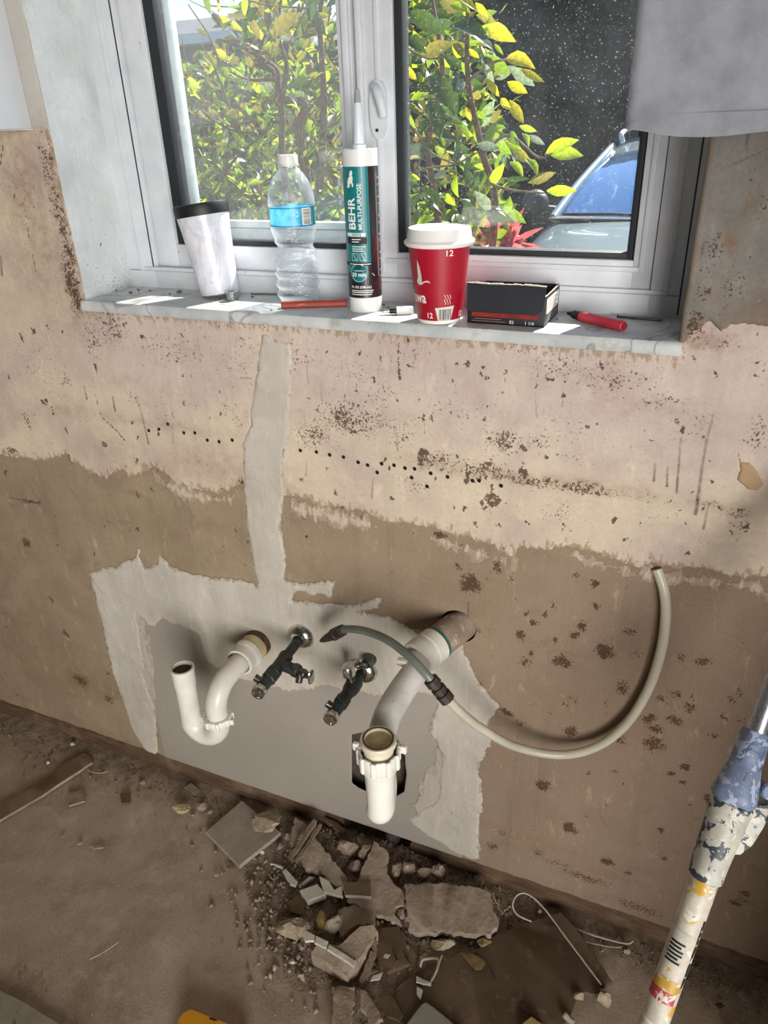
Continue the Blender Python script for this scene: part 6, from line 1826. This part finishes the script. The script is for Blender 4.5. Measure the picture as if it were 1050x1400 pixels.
# yellow tool at the bottom edge
yt = tag(thing('yellow_tool', tuple(F(276, 1396))), 'yellow plastic tool body at the bottom edge of the floor', 'tool')
M_yel = pmat('tool_yellow', (226, 158, 22), (214, 146, 18), rough=.5, scale=30)
slab('tool_body', '', '', [(243, 1394), (250, 1384), (261, 1379), (284, 1388), (310, 1398), (340, 1412), (330, 1440), (235, 1430)], .030, .030, M_yel, 72, .0002, .03, parent=yt)
slab('tool_slot', '', '', [(287, 1390), (298, 1394), (294, 1396), (286, 1393)], .0306, .002, M_black, 73, .0001, .03, parent=yt)
# wires
M_wire = pmat('white_wire', (190, 184, 170), (170, 162, 146), rough=.6, scale=90)
def wire(label, pts, r, name='wire', mat=None):
    return tag(MB().tube(smooth_path([Vector(F(x, y, z)) for x, y, z in pts], 6), r, 8).obj(name, mat or M_wire, None, 60), label, 'wire', 'wires on the floor')
wire('white wire looped above the hardboard sheet', [(727, 1260, .016), (708, 1251, .018), (701, 1239, .026), (705, 1226, .034), (716, 1221, .038), (730, 1228, .036), (743, 1241, .032), (752, 1252, .030), (780, 1290, .026), (822, 1346, .022)], .0017)
wire('white wire lying along the plate at the right', [(778, 1266, .004), (807, 1277, .006), (830, 1284, .006), (857, 1290, .012), (866, 1286, .016)], .0018)
wire('thin wire curving back below the right wire', [(791, 1285, .003), (815, 1291, .003), (839, 1295, .003), (852, 1294, .005), (866, 1287, .010)], .0010)
wire('thin wire curl near the end of the plank', [(118, 1046, .004), (122, 1054, .004), (135, 1057, .004), (147, 1055, .004)], .0009)
wire('thin pale straw on the open floor at the left', [(122, 1312, .002), (140, 1303, .002), (155, 1293, .003), (162, 1288, .002)], .0008)
wire('white plaster ring scrap on the hardboard', [(574, 1322, .020), (578, 1312, .026), (590, 1310, .028), (599, 1312, .026), (597, 1326, .022), (590, 1340, .020)], .0026, 'ring_scrap', M_plas)
wire('thin upright scrap beside the ring scrap', [(589, 1342, .018), (597, 1326, .030), (604, 1306, .038)], .0016, 'strip_scrap', M_plas)

# ================================================================= OUTSIDE
GZ = -0.40
M_grass = pmat('lawn', (92, 104, 58), (70, 80, 44), rough=.95, scale=6, bmp=.5, bscale=60, bdist=.01)
tag(MB().box(-30, 20, 0.32, 45, GZ - .1, GZ).obj('ground', M_grass, None, None), 'green lawn outside the window', 'ground', kind='structure')

def leaf_mat(name, c, t, mix=.5, rough=.32):
    m, nt, p = newmat(name)
    co = coords(nt)
    oi = N(nt, 'ShaderNodeObjectInfo').outputs['Random']
    k = mth(nt, 'ADD', .8, mth(nt, 'MULTIPLY', oi, .4))
    n = noise(nt, co, 9.0, 3.0)
    cc = mixc(nt, ramp(nt, n, .35, .65), C4(c), C4([v * .74 for v in c]))
    tt = mixc(nt, ramp(nt, n, .35, .65), C4(t), C4([v * .80 for v in t]))
    cc = N(nt, 'ShaderNodeHueSaturation', {'Color': cc, 'Value': k}).outputs[0]
    nt.links.new(cc, p.inputs['Base Color'])
    p.inputs['Roughness'].default_value = rough
    tl_ = N(nt, 'ShaderNodeBsdfTranslucent', {'Color': tt})
    mx = N(nt, 'ShaderNodeMixShader', {0: mix, 1: p.outputs[0], 2: tl_.outputs[0]})
    nt.links.new(mx.outputs[0], nt.nodes['Material Output'].inputs[0])
    return m
LM = {'d': leaf_mat('leaf_dark', (58, 84, 48), (92, 124, 48), .35, .25), 'g': leaf_mat('leaf_green', (84, 116, 50), (150, 184, 44), .5),
      'b': leaf_mat('leaf_bright', (150, 182, 46), (206, 232, 40), .62), 'y': leaf_mat('leaf_yellow', (206, 190, 56), (240, 226, 50), .62), 'o': leaf_mat('leaf_olive', (122, 120, 64), (158, 148, 64), .5),
      'p': leaf_mat('leaf_glint', (176, 192, 170), (190, 210, 160), .3, .15)}  # whitish leaves: sun glints painted as leaf colour
def leaf_geo(bend=.12, fold=.10, wd=.40):
    vs, fs = [], []
    rows = [(0, .05), (.15, .55), (.35, .95), (.6, .9), (.82, .5), (1.0, .03)]
    for t, w in rows:
        z = -bend * (t - .4) ** 2 * 2
        for s_ in (-1, 0, 1):
            vs.append((t, s_ * w * wd / 2, z + (fold * abs(s_) * w)))
    for r in range(5):
        for c in range(2):
            fs.append((r * 3 + c, r * 3 + c + 1, r * 3 + c + 4, r * 3 + c + 3))
    return vs, fs
LEAF = {}
for key, mt in LM.items():
    for j, (bd, fd, wd) in enumerate(((.12, .06, .40), (.3, .10, .46), (-.1, .04, .36))):
        me = bpy.data.meshes.new('leaf')
        v, f = leaf_geo(bd, fd, wd)
        me.from_pydata(v, [], f)
        me.materials.append(mt)
        me.polygons.foreach_set('use_smooth', [True] * len(f))
        LEAF[key, j] = me
def leaf_matrix(base, tip, roll, rnd):
    d = (tip - base)
    L = d.length
    x = d.normalized()
    up_ = Vector((0, -.8, .6))
    y = up_.cross(x)
    if y.length < 1e-3: y = Vector((0, 1, 0))
    y.normalize()
    z = x.cross(y)
    R = Matrix((x, y, z)).transposed().to_4x4()
    return Matrix.Translation(base) @ R @ Matrix.Rotation(roll, 4, 'X') @ Matrix.Diagonal((L, L, L, 1))
def add_leaf(parent, key, base, tip, roll, rnd):
    o = bpy.data.objects.new('leaf', LEAF[key, rnd.randrange(3)])
    col.objects.link(o)
    o.parent = parent
    o.matrix_local = Matrix.Translation(-ORG[parent.name]) @ leaf_matrix(base, tip, roll, rnd)
    return o
def leaf_mass(name, parent, pts, keyw, rnd, size, label=None, cat=None):
    """all the small leaves nobody could count, as one mesh"""
    keys = list(keyw)
    V, Fc, mi = [], [], []
    base_v, base_f = leaf_geo(.15, .07, .42)
    bv = np.array(base_v)
    bf = np.array(base_f)
    for p in pts:
        L = size * rnd.uniform(.6, 1.25)
        d = Vector((rnd.uniform(-1, 1), rnd.uniform(-1, 1), rnd.uniform(-.9, .6))).normalized()
        M = np.array(leaf_matrix(Vector(p), Vector(p) + d * L, rnd.uniform(-1.2, 1.2), rnd))
        V.append(bv @ M[:3, :3].T + M[:3, 3])
        Fc.append(bf + len(bv) * (len(V) - 1))
        mi += [keys.index(rnd.choices(keys, [keyw[k] for k in keys])[0])] * len(bf)
    me = np_mesh(name, np.vstack(V), np.vstack(Fc))
    me.polygons.foreach_set('material_index', np.array(mi, np.int32))
    o = put(name, me, [LM[k] for k in keys], parent, 180)
    return tag(o, label, cat, kind='stuff')
M_bark = pmat('bark', (128, 104, 92), (92, 72, 62), rough=.9, scale=50, bmp=.6, bscale=120)
M_twig = pmat('twig', (150, 128, 108), (104, 86, 72), rough=.8, scale=60)
def in_poly(x, y, P):
    c = False
    for i_ in range(len(P)):
        (ax, ay), (bx, by) = P[i_], P[i_ - 1]
        if (ay > y) != (by > y) and x < (bx - ax) * (y - ay) / (by - ay) + ax: c = not c
    return c
def scatter(P, n, y0, y1, rnd):
    xs_ = [p[0] for p in P]; ys_ = [p[1] for p in P]
    out = []
    while len(out) < n:
        x, y = rnd.uniform(min(xs_), max(xs_)), rnd.uniform(min(ys_), max(ys_))
        if in_poly(x, y, P): out.append(Vector(W(x, y, rnd.uniform(y0, y1))))
    return out
def branch(parent, pts, r0, r1, mat=None):
    P = smooth_path(pts, 5)
    n = len(P)
    return MB().tube(P, [r0 + (r1 - r0) * k / (n - 1) for k in range(n)], 8).obj('branch', mat or M_bark, parent, 60)

# ---- shrub seen through the right pane, traced leaves first
rnd = random.Random(17)
root = Vector((-0.62, 1.15, GZ))
sr = tag(thing('leafy_shrub', tuple(root)), 'shrub with broad yellow-green leaves close behind the right window pane', 'shrub')
def R_(x, y, yy): return Vector(W(525 + x * .5, y * .5, yy))
for pts, r0, r1 in (([root, Vector((-.66, 1.12, .3)), R_(300, 640, 1.05), R_(270, 420, 1.0), R_(230, 220, .98), R_(230, -40, 1.0)], .014, .005),
                    ([Vector((-.66, 1.12, .3)), R_(150, 620, 1.15), R_(120, 400, 1.12), R_(160, 200, 1.1), R_(120, -60, 1.1)], .012, .005),
                    ([R_(270, 420, 1.0), R_(340, 370, .95), R_(420, 430, .92), R_(460, 420, .9)], .004, .002), ([R_(230, 220, .98), R_(300, 170, .95), R_(360, 165, .92)], .004, .002),
                    ([R_(120, 400, 1.12), R_(60, 330, 1.1), R_(20, 300, 1.08)], .004, .002), ([R_(280, 500, 1.0), R_(350, 520, .95), R_(440, 528, .92)], .004, .002),
                    ([R_(200, 450, 1.05), R_(120, 460, 1.0), R_(60, 480, 1.0)], .003, .0015), ([R_(200, 450, 1.05), R_(150, 430, 1.0), R_(110, 400, 1.0)], .003, .0015), ([R_(200, 450, 1.05), R_(240, 425, 1.0), R_(260, 415, 1.0)], .003, .0015),
                    ([R_(60, 130, 1.0), R_(120, 160, .98), R_(180, 150, .98)], .003, .002), ([R_(10, 20, 1.2), R_(60, 90, 1.15), R_(40, 200, 1.15)], .005, .003)):
    branch(sr, pts, r0, r1, M_twig if r0 < .01 else M_bark)
TR = [((280, 72), (352, 108), 'y'), ((330, 155), (410, 175), 'y'), ((372, 190), (436, 228), 'y'), ((338, 225), (395, 258), 'y'), ((343, 275), (382, 342), 'y'), ((318, 268), (345, 300), 'y'), ((250, 8), (286, 50), 'y'), ((232, 135), (262, 160), 'y'),
      ((220, 290), (238, 330), 'y'), ((50, 185), (88, 215), 'y'), ((95, 270), (120, 310), 'y'), ((440, 418), (528, 380), 'b'), ((455, 422), (543, 420), 'b'), ((445, 522), (528, 522), 'b'), ((390, 432), (428, 480), 'b'), ((330, 385), (380, 415), 'b'), ((345, 440), (385, 480), 'b'),
      ((370, 345), (418, 360), 'b'), ((380, 362), (400, 400), 'b'), ((180, 10), (235, 30), 'b'), ((285, 255), (310, 280), 'b'), ((300, 120), (325, 150), 'b'), ((395, 500), (472, 472), 'o'), ((100, 150), (190, 115), 'o'), ((330, 490), (400, 495), 'g'), ((120, 200), (195, 295), 'd'), ((120, 268), (160, 372), 'd'),
      ((165, 215), (200, 320), 'd'), ((70, 30), (165, 92), 'd'), ((180, 62), (300, 110), 'd'), ((60, 100), (110, 135), 'd'), ((165, 150), (215, 190), 'd'), ((270, 150), (300, 210), 'd'), ((255, 395), (318, 410), 'p'), ((260, 110), (302, 130), 'p'), ((345, 185), (412, 235), 'p'), ((275, 175), (300, 225), 'p'),
      ((395, 370), (440, 398), 'p'), ((160, 310), (215, 340), 'd'), ((205, 330), (235, 380), 'g'), ((220, 460), (245, 520), 'd'), ((340, 360), (365, 395), 'g'), ((325, 350), (300, 380), 'g'), ((105, 510), (160, 560), 'g'), ((90, 540), (50, 570), 'g'), ((165, 530), (190, 560), 'b'), ((315, 40), (340, 10), 'b'), ((200, -10), (255, 25), 'y')]
for (a, b, key) in TR:
    yy = rnd.uniform(.86, .98)
    add_leaf(sr, key, R_(*a, yy), R_(*b, yy - rnd.uniform(-.02, .03)), rnd.uniform(-.5, .5), rnd)
RP = [(546, -40), (655, -40), (690, 60), (705, 140), (700, 200), (720, 250), (690, 330), (640, 350), (546, 350)]
for p in scatter(RP, 150, 1.0, 1.45, rnd):
    d = Vector((rnd.uniform(-1, 1), rnd.uniform(-.5, .5), rnd.uniform(-.9, .4))).normalized() * rnd.uniform(.05, .085)
    add_leaf(sr, rnd.choices('dgboyp', [5, 4, 2, 2, 1, 1])[0], p, p + d, rnd.uniform(-1.3, 1.3), rnd)
leaf_mass('foliage', sr, scatter([(500, -60), (640, -60), (690, 200), (690, 360), (500, 360)], 800, 1.35, 2.1, rnd), {'d': 5, 'g': 3, 'o': 3, 'b': 1, 'y': .5}, rnd, .07)

# ---- shrub behind the left pane
rnd = random.Random(23)
rootl = Vector((-1.45, 1.6, GZ))
sl = tag(thing('leafy_shrub', tuple(rootl)), 'twiggy shrub with olive leaves filling the left window pane', 'shrub')
def L_(x, y, yy): return Vector(W(180 + x * .2857, y * .2857, yy))
for pts, r0, r1 in (([rootl, Vector((-1.36, 1.55, .4)), L_(840, 900, 1.5), L_(800, 640, 1.45), L_(830, 500, 1.42), L_(720, 470, 1.4), L_(700, 400, 1.4), L_(690, 330, 1.4), L_(560, 240, 1.35), L_(430, 190, 1.35)], .022, .005),
                    ([L_(720, 470, 1.4), L_(735, 380, 1.38), L_(740, 300, 1.38), L_(700, 150, 1.36), L_(720, -40, 1.36)], .010, .004), ([L_(700, 420, 1.4), L_(670, 330, 1.38), L_(600, 290, 1.36), L_(640, 160, 1.34)], .008, .003),
                    ([Vector((-1.36, 1.55, .4)), L_(740, 900, 1.5), L_(720, 560, 1.46), L_(705, 440, 1.42)], .014, .008), ([L_(900, 900, 1.5), L_(920, 500, 1.5), L_(900, 100, 1.5), L_(920, -40, 1.5)], .014, .006),
                    ([L_(430, 350, 1.3), L_(380, 190, 1.3), L_(270, 20, 1.3)], .004, .0018), ([L_(470, 520, 1.3), L_(400, 330, 1.3), L_(330, 210, 1.3)], .005, .002), ([L_(600, 640, 1.35), L_(450, 610, 1.3), L_(340, 530, 1.3)], .004, .002),
                    ([L_(690, 380, 1.38), L_(560, 380, 1.34), L_(440, 330, 1.3)], .006, .002), ([L_(980, 940, 1.3), L_(880, 830, 1.3), L_(800, 780, 1.3)], .004, .002), ([L_(400, 900, 1.4), L_(480, 780, 1.38), L_(560, 700, 1.36), L_(680, 600, 1.36)], .005, .003)):
    branch(sl, pts, r0, r1, M_bark)
LP = [(262, -30), (470, -30), (470, 320), (225, 325), (232, 95), (275, 80), (300, 40)]
for k in range(55):                       # bare twigs
    p = scatter(LP, 1, 1.25, 1.7, rnd)[0]
    d = Vector((rnd.uniform(-1, 1), rnd.uniform(-.3, .3), rnd.uniform(-.4, 1))).normalized() * rnd.uniform(.12, .3)
    branch(sl, [p, p + d * .5 + Vector((rnd.uniform(-.02, .02), 0, rnd.uniform(-.02, .02))), p + d], .0026, .0012, M_twig)
TL = [((640, 305), (720, 180), 'o'), ((665, 170), (800, 60), 'o'), ((820, 230), (880, 180), 'o'), ((460, 70), (560, 100), 'y'), ((470, 110), (520, 140), 'y'), ((340, 260), (400, 310), 'y'), ((310, 140), (370, 170), 'o'), ((740, 420), (860, 370), 'd'), ((840, 30), (930, 180), 'd'), ((900, -30), (850, 110), 'd'),
      ((290, 300), (330, 230), 'o'), ((420, 320), (470, 380), 'b'), ((310, 860), (360, 820), 'b'), ((430, 740), (470, 700), 'b'), ((380, 440), (420, 420), 'b'), ((290, 540), (330, 480), 'd'), ((890, 720), (930, 690), 'b'), ((670, 60), (700, 10), 'y'), ((410, 10), (430, 60), 'y'), ((800, 360), (840, 320), 'b'), ((560, 230), (600, 260), 'o'),
      ((250, 330), (330, 310), 'b'), ((260, 380), (320, 420), 'b'), ((380, 60), (440, 130), 'o'), ((480, 250), (560, 210), 'd'), ((500, 420), (570, 470), 'd'), ((560, 880), (620, 870), 'b')]
for (a, b, key) in TL:
    yy = rnd.uniform(1.05, 1.2)
    add_leaf(sl, key, L_(*a, yy), L_(*b, yy - rnd.uniform(-.03, .03)), rnd.uniform(-.5, .5), rnd)
for p in scatter(LP, 210, 1.25, 1.8, rnd):
    d = Vector((rnd.uniform(-1, 1), rnd.uniform(-.5, .5), rnd.uniform(-.9, .5))).normalized() * rnd.uniform(.04, .075)
    add_leaf(sl, rnd.choices('dgboyp', [4, 4, 3, 4, 1.2, 1])[0], p, p + d, rnd.uniform(-1.3, 1.3), rnd)
leaf_mass('foliage', sl, scatter([(225, 95), (300, 60), (340, -30), (480, -40), (480, 330), (215, 330)], 1500, 1.7, 2.7, rnd), {'d': 3, 'g': 4, 'o': 3, 'b': 3, 'y': .5}, rnd, .075)

# ---- dark hedge far behind on the right, green hedge far behind on the left
def hedge(name, label, x0, x1, y, h, seed, tone, keyw, n, lsize):
    rn = random.Random(seed)
    t = thing(name, ((x0 + x1) / 2, y, GZ))
    tag(t, label, 'hedge')
    us = np.linspace(x0, x1, 130)
    zs_ = np.linspace(GZ, h, 70)
    U, Zz = np.meshgrid(us, zs_)
    dep = .55 * fbm(U, Zz, 1.1, seed) + .35 * fbm(U, Zz, 4, seed + 1) + .15 * fbm(U, Zz, 14, seed + 2)
    Yf = y + dep * 1.6
    ht = Zz + .8 * fbm(U, Zz * 0, 1.2, seed + 4) * (Zz - GZ) / (h - GZ)
    n_, m_ = U.shape
    A = np.stack([U, Yf, ht], -1).reshape(-1, 3)
    B = np.stack([U, Yf * 0 + y + 1.6, ht], -1).reshape(-1, 3)
    i_ = np.arange(n_ * m_).reshape(n_, m_)
    Q = np.stack([i_[:-1, :-1], i_[:-1, 1:], i_[1:, 1:], i_[1:, :-1]], -1).reshape(-1, 4)
    rim = np.concatenate([i_[0, :], i_[1:, -1], i_[-1, ::-1][1:], i_[::-1, 0][1:-1]])
    S = np.stack([rim, np.roll(rim, -1), np.roll(rim, -1) + n_ * m_, rim + n_ * m_], 1)[:, ::-1]
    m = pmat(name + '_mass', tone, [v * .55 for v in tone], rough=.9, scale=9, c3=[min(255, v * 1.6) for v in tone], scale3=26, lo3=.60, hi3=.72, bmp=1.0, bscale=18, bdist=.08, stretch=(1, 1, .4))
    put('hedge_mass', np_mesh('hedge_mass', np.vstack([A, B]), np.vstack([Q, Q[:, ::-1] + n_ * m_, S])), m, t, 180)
    idx = [rn.randrange(n_ * m_) for _ in range(n)]
    leaf_mass('foliage', t, [Vector(A[k]) + Vector((rn.uniform(-.05, .05), -rn.uniform(.0, .16), rn.uniform(-.05, .05))) for k in idx], keyw, rn, lsize)
    return t
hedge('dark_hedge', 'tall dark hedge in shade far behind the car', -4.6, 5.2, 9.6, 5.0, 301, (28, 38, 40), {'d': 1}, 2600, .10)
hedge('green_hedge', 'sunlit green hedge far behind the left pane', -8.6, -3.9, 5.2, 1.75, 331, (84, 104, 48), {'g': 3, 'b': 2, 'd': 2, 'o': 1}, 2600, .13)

# ---- neighbour's house
hs_ = tag(thing('neighbour_house', (-9.0, 11.5, GZ)), 'grey-blue house with pale eaves showing beside the shrub at the upper left', 'house')
M_hw = pmat('house_blue', (96, 106, 128), (86, 96, 118), rough=.85, scale=3)
zr = W(260, 46, 9.0)[2]
MB().box(-12.5, -6.2, 9.3, 14, GZ, zr - .12).obj('house_wall', M_hw, hs_, None)
MB().box(-12.7, -6.0, 9.0, 14.2, zr - .12, zr, .01).obj('eaves', pmat('fascia', (206, 212, 220), rough=.7), hs_, 30)
MB().add([(-12.7, 9.0, zr), (-6.0, 9.0, zr), (-6.0, 14.2, zr), (-12.7, 14.2, zr), (-12.0, 11.6, zr + .5), (-6.7, 11.6, zr + .5)], [(0, 1, 5, 4), (1, 2, 5), (2, 3, 4, 5), (3, 0, 4), (3, 2, 1, 0)]).obj('roof', pmat('roof_grey', (98, 100, 106), (84, 86, 92), rough=.9, scale=8), hs_, None)
for xx in (-10.6, -8.2):
    wf = MB().box(xx - .55, xx + .55, 9.27, 9.31, .5, 1.75, .01).obj('house_window', pmat('house_trim', (220, 222, 226), rough=.6), hs_, 30)
    MB().box(xx - .47, xx + .47, 9.255, 9.275, .58, 1.67).obj('pane', pmat('house_glass', (60, 72, 84), rough=.1), wf, None)

# ---- red strap-leaved plant
rp = Vector(W(688, 338, 2.45)); rp.z = GZ
cd = tag(thing('red_plant', tuple(rp)), 'red strap-leaved plant in front of the car bonnet', 'plant')
tp_ = Vector((rp.x, rp.y, W(688, 338, 2.45)[2] - .02))
MB().tube([rp, rp + Vector((.01, 0, .6)), tp_], [.018, .014, .010], 10).obj('stem', M_bark, cd, 60)
M_redl = leaf_mat('leaf_red', (190, 84, 92), (226, 120, 120), .5, .3)
rnd = random.Random(31)
for k in range(46):
    a = rnd.uniform(0, 2 * math.pi)
    el_ = rnd.uniform(.15, 1.35)
    L = rnd.uniform(.14, .25)
    d = Vector((math.cos(a) * math.cos(el_), math.sin(a) * math.cos(el_) * .6, math.sin(el_)))
    s_ = d.cross(Vector((0, 1, .2))).normalized()
    b = tp_ + Vector((0, 0, rnd.uniform(-.03, .02)))
    vs, fs = [], []
    for j in range(6):
        t = j / 5
        p = b + d * L * t + Vector((0, 0, -.06 * t * t * (1.4 - el_)))
        w_ = .013 * (math.sin(math.pi * (.15 + .85 * t)) + .12)
        vs += [p - s_ * w_, p + Vector((0, -.002, -.002)), p + s_ * w_]
    for j in range(5):
        for c in (0, 1):
            fs.append((j * 3 + c, j * 3 + c + 1, j * 3 + c + 4, j * 3 + c + 3))
    me = bpy.data.meshes.new('blade')
    me.from_pydata([tuple(v) for v in vs], [], fs)
    put('blade', me, M_redl, cd, 180)

# ---- parked car facing the window
CX, CY = -.235, 3.05
car = tag(thing('parked_car', (CX, CY + 2.2, GZ)), 'silver car parked outside facing the window, its windscreen mirroring the sky', 'car')
def paint():
    m, nt, p = newmat('silver_paint')
    p.inputs['Base Color'].default_value = C4((150, 166, 172))
    p.inputs['Metallic'].default_value = .55
    p.inputs['Roughness'].default_value = .3
    p.inputs['Coat Weight'].default_value = .6
    return m
M_car = paint()
def car_glass():
    m, nt, p = newmat('car_glass')
    co = coords(nt, 'Object', (1.6, .5, .5))
    d = mth(nt, 'MULTIPLY', ramp(nt, noise(nt, co, 9.0, 6.0, .7, .8), .55, .70), .55)
    nt.links.new(mixc(nt, d, C4((120, 164, 204)), C4((226, 232, 238))), p.inputs['Base Color'])  # sky blue and pale cloud streaks: reflections painted into the glass colour
    nt.links.new(mth(nt, 'SUBTRACT', .75, mth(nt, 'MULTIPLY', d, .8)), p.inputs['Metallic'])
    p.inputs['Roughness'].default_value = .05
    p.inputs['IOR'].default_value = 1.7
    p.inputs['Coat Weight'].default_value = .8
    p.inputs['Coat Roughness'].default_value = .03
    return m
M_cg = car_glass()
M_blk = pmat('car_trim', (24, 26, 30), rough=.5)
def loft(stations, nside=1):
    vs, fs = [], []
    m = len(stations[0])
    for st_ in stations:
        vs += st_
    for i_ in range(len(stations) - 1):
        for j in range(m - 1):
            fs.append((i_ * m + j, i_ * m + j + 1, (i_ + 1) * m + j + 1, (i_ + 1) * m + j))
    fs += [tuple(range(m)), tuple((len(stations) - 1) * m + j for j in range(m))]
    return vs, fs
def section(y, zt_, w_, crown, zb, wb=None, drop=.05):
    wb = wb or w_ + .05
    pts = [(-wb * .92, zb), (-wb, zb + .12), (-wb, zt_ - .16), (-w_ - .01, zt_ - drop), (-w_ + .05, zt_ - .012)]
    for k in range(7):
        u = -w_ + .10 + (2 * w_ - .20) * k / 6
        pts.append((u, zt_ + crown * (1 - (u / w_) ** 2)))
    pts += [(-x, z) for x, z in pts[4::-1]]
    return [(CX + x, y, z) for x, z in pts]
ST = [(CY, .30, .70, .02, -.10), (CY + .06, .50, .78, .03, -.16), (CY + .16, .60, .83, .03, -.18), (CY + .4, .655, .86, .03, -.2), (CY + .9, .685, .88, .035, -.2), (CY + 1.25, .715, .885, .03, -.2), (CY + 1.5, .735, .89, .02, -.2), (CY + 2.6, .75, .89, .01, -.2), (CY + 3.9, .75, .88, .01, -.2), (CY + 4.35, .70, .84, .01, -.15), (CY + 4.5, .40, .78, .01, -.1)]
v, f = loft([section(*s_) for s_ in ST])
body = MB().add(v, f).obj('car_body', M_car, car, 50)
def ws(yb, zb_, hb_, yt, zt_, ht_, yb0, push):
    """windscreen: bowed panel between cowl and roof edge, with thickness"""
    vs, fs = [], []
    n, k_ = 12, 7
    for lay in (0, .02):
        for i_ in range(k_):
            t = i_ / (k_ - 1)
            for j in range(n + 1):
                u = -1 + 2 * j / n
                hw_ = hb_ + (ht_ - hb_) * t
                bow = push * u * u
                vs.append((CX + u * hw_, yb + (yt - yb) * t + bow + lay, zb_ + (zt_ - zb_) * t + .03 * math.sin(math.pi * t) - .035 * u * u * t - lay))
    m = n + 1
    o2 = k_ * m
    for i_ in range(k_ - 1):
        for j in range(n):
            a = i_ * m + j
            fs += [(a, a + 1, a + m + 1, a + m), (o2 + a, o2 + a + m, o2 + a + m + 1, o2 + a + 1)]
    for j in range(n):
        fs += [(j, o2 + j, o2 + j + 1, j + 1), ((k_ - 1) * m + j, (k_ - 1) * m + j + 1, o2 + (k_ - 1) * m + j + 1, o2 + (k_ - 1) * m + j)]
    return MB().add(vs, fs)
ws(CY + 1.28, .725, .845, CY + 2.02, 1.115, .64, 0, .13).obj('windscreen', M_cg, car, 60)
def cab(y, zt_, hw_, zb_=.72, hb_=.86):
    pts = [(-hb_, zb_), (-hw_ - .02, zt_ - .05), (-hw_ + .03, zt_ - .01)]
    pts += [(-hw_ * .6, zt_ + .03), (0, zt_ + .045), (hw_ * .6, zt_ + .03)]
    pts += [(-x, z) for x, z in pts[2::-1]]
    return [(CX + x, y, z) for x, z in pts]
v, f = loft([cab(CY + 2.06, 1.09, .63, 1.02, .66), cab(CY + 2.2, 1.125, .65), cab(CY + 2.9, 1.165, .66), cab(CY + 3.8, 1.15, .64), cab(CY + 4.2, 1.08, .60), cab(CY + 4.4, .85, .7)])
MB().add(v, f).obj('roof', M_car, car, 40)
for s_ in (-1, 1):
    pa = [(CX + s_ * .86, CY + 1.36, .73), (CX + s_ * .78, CY + 1.70, .90), (CX + s_ * .665, CY + 2.13, 1.085), (CX + s_ * .65, CY + 2.3, 1.12)]
    MB().tube(smooth_path(pa, 5), .030, 10).obj('windscreen_pillar', M_car, car, 60)
    MB().tube(smooth_path([(CX + s_ * .58, CY + 2.3, 1.15), (CX + s_ * .60, CY + 2.4, 1.215), (CX + s_ * .60, CY + 3.4, 1.235), (CX + s_ * .58, CY + 3.7, 1.18)], 5), .018, 10).obj('roof_rail', M_alu, car, 60)
    sw = [(CX + s_ * .872, CY + 1.55, .74), (CX + s_ * .872, CY + 3.9, .76), (CX + s_ * .70, CY + 3.75, 1.08), (CX + s_ * .70, CY + 2.35, 1.08)]
    MB().prism(sw, (s_ * .012, 0, .004)).obj('side_window', M_cg, car, 40)
    mr = MB()
    mr.lathe([(.0, 0), (.05, .01), (.085, .04), (.095, .09), (.09, .11), (0, .112)], (CX + s_ * 1.02, CY + 1.42, .80), (0, 1, .05), 20)
    mi_ = mr.obj('wing_mirror', M_blk, car, 50)
    MB().tube([(CX + s_ * .87, CY + 1.55, .76), (CX + s_ * .99, CY + 1.5, .78)], [.03, .025], 10).obj('mirror_arm', M_blk, mi_, 60)
    hl = MB().lathe([(0, 0), (.12, .02), (.14, .06), (.10, .10)], (CX + s_ * .66, CY + .02, .42), (0, 1, 0), 20).obj('headlight', pmat('headlight', (210, 216, 220), rough=.1), car, 50)
    for yw in (CY + .85, CY + 3.6):
        wh = MB().lathe([(.20, -.10), (.32, -.10), (.34, -.06), (.34, .06), (.32, .10), (.20, .10)], (CX + s_ * .84, yw, GZ + .34), (1, 0, 0), 28).obj('wheel', M_blk, car, 40)
        MB().lathe([(0, -.07), (.20, -.08), (.21, .08), (0, .07)], (CX + s_ * .86, yw, GZ + .34), (1, 0, 0), 20).obj('rim', M_alu, wh, 40)
MB().prism([(CX - .86, CY + 1.20, .735), (CX + .86, CY + 1.20, .735), (CX + .84, CY + 1.42, .728), (CX - .84, CY + 1.42, .728)], (0, 0, .012)).obj('cowl', M_blk, car, 40)
for (x0_, x1_) in ((-.78, -.18), (-.10, .52)):
    MB().tube([(CX + x0_, CY + 1.27, .765), (CX + (x0_ + x1_) / 2, CY + 1.25, .772), (CX + x1_, CY + 1.24, .765)], .010, 8).obj('wiper', M_blk, car, 60)
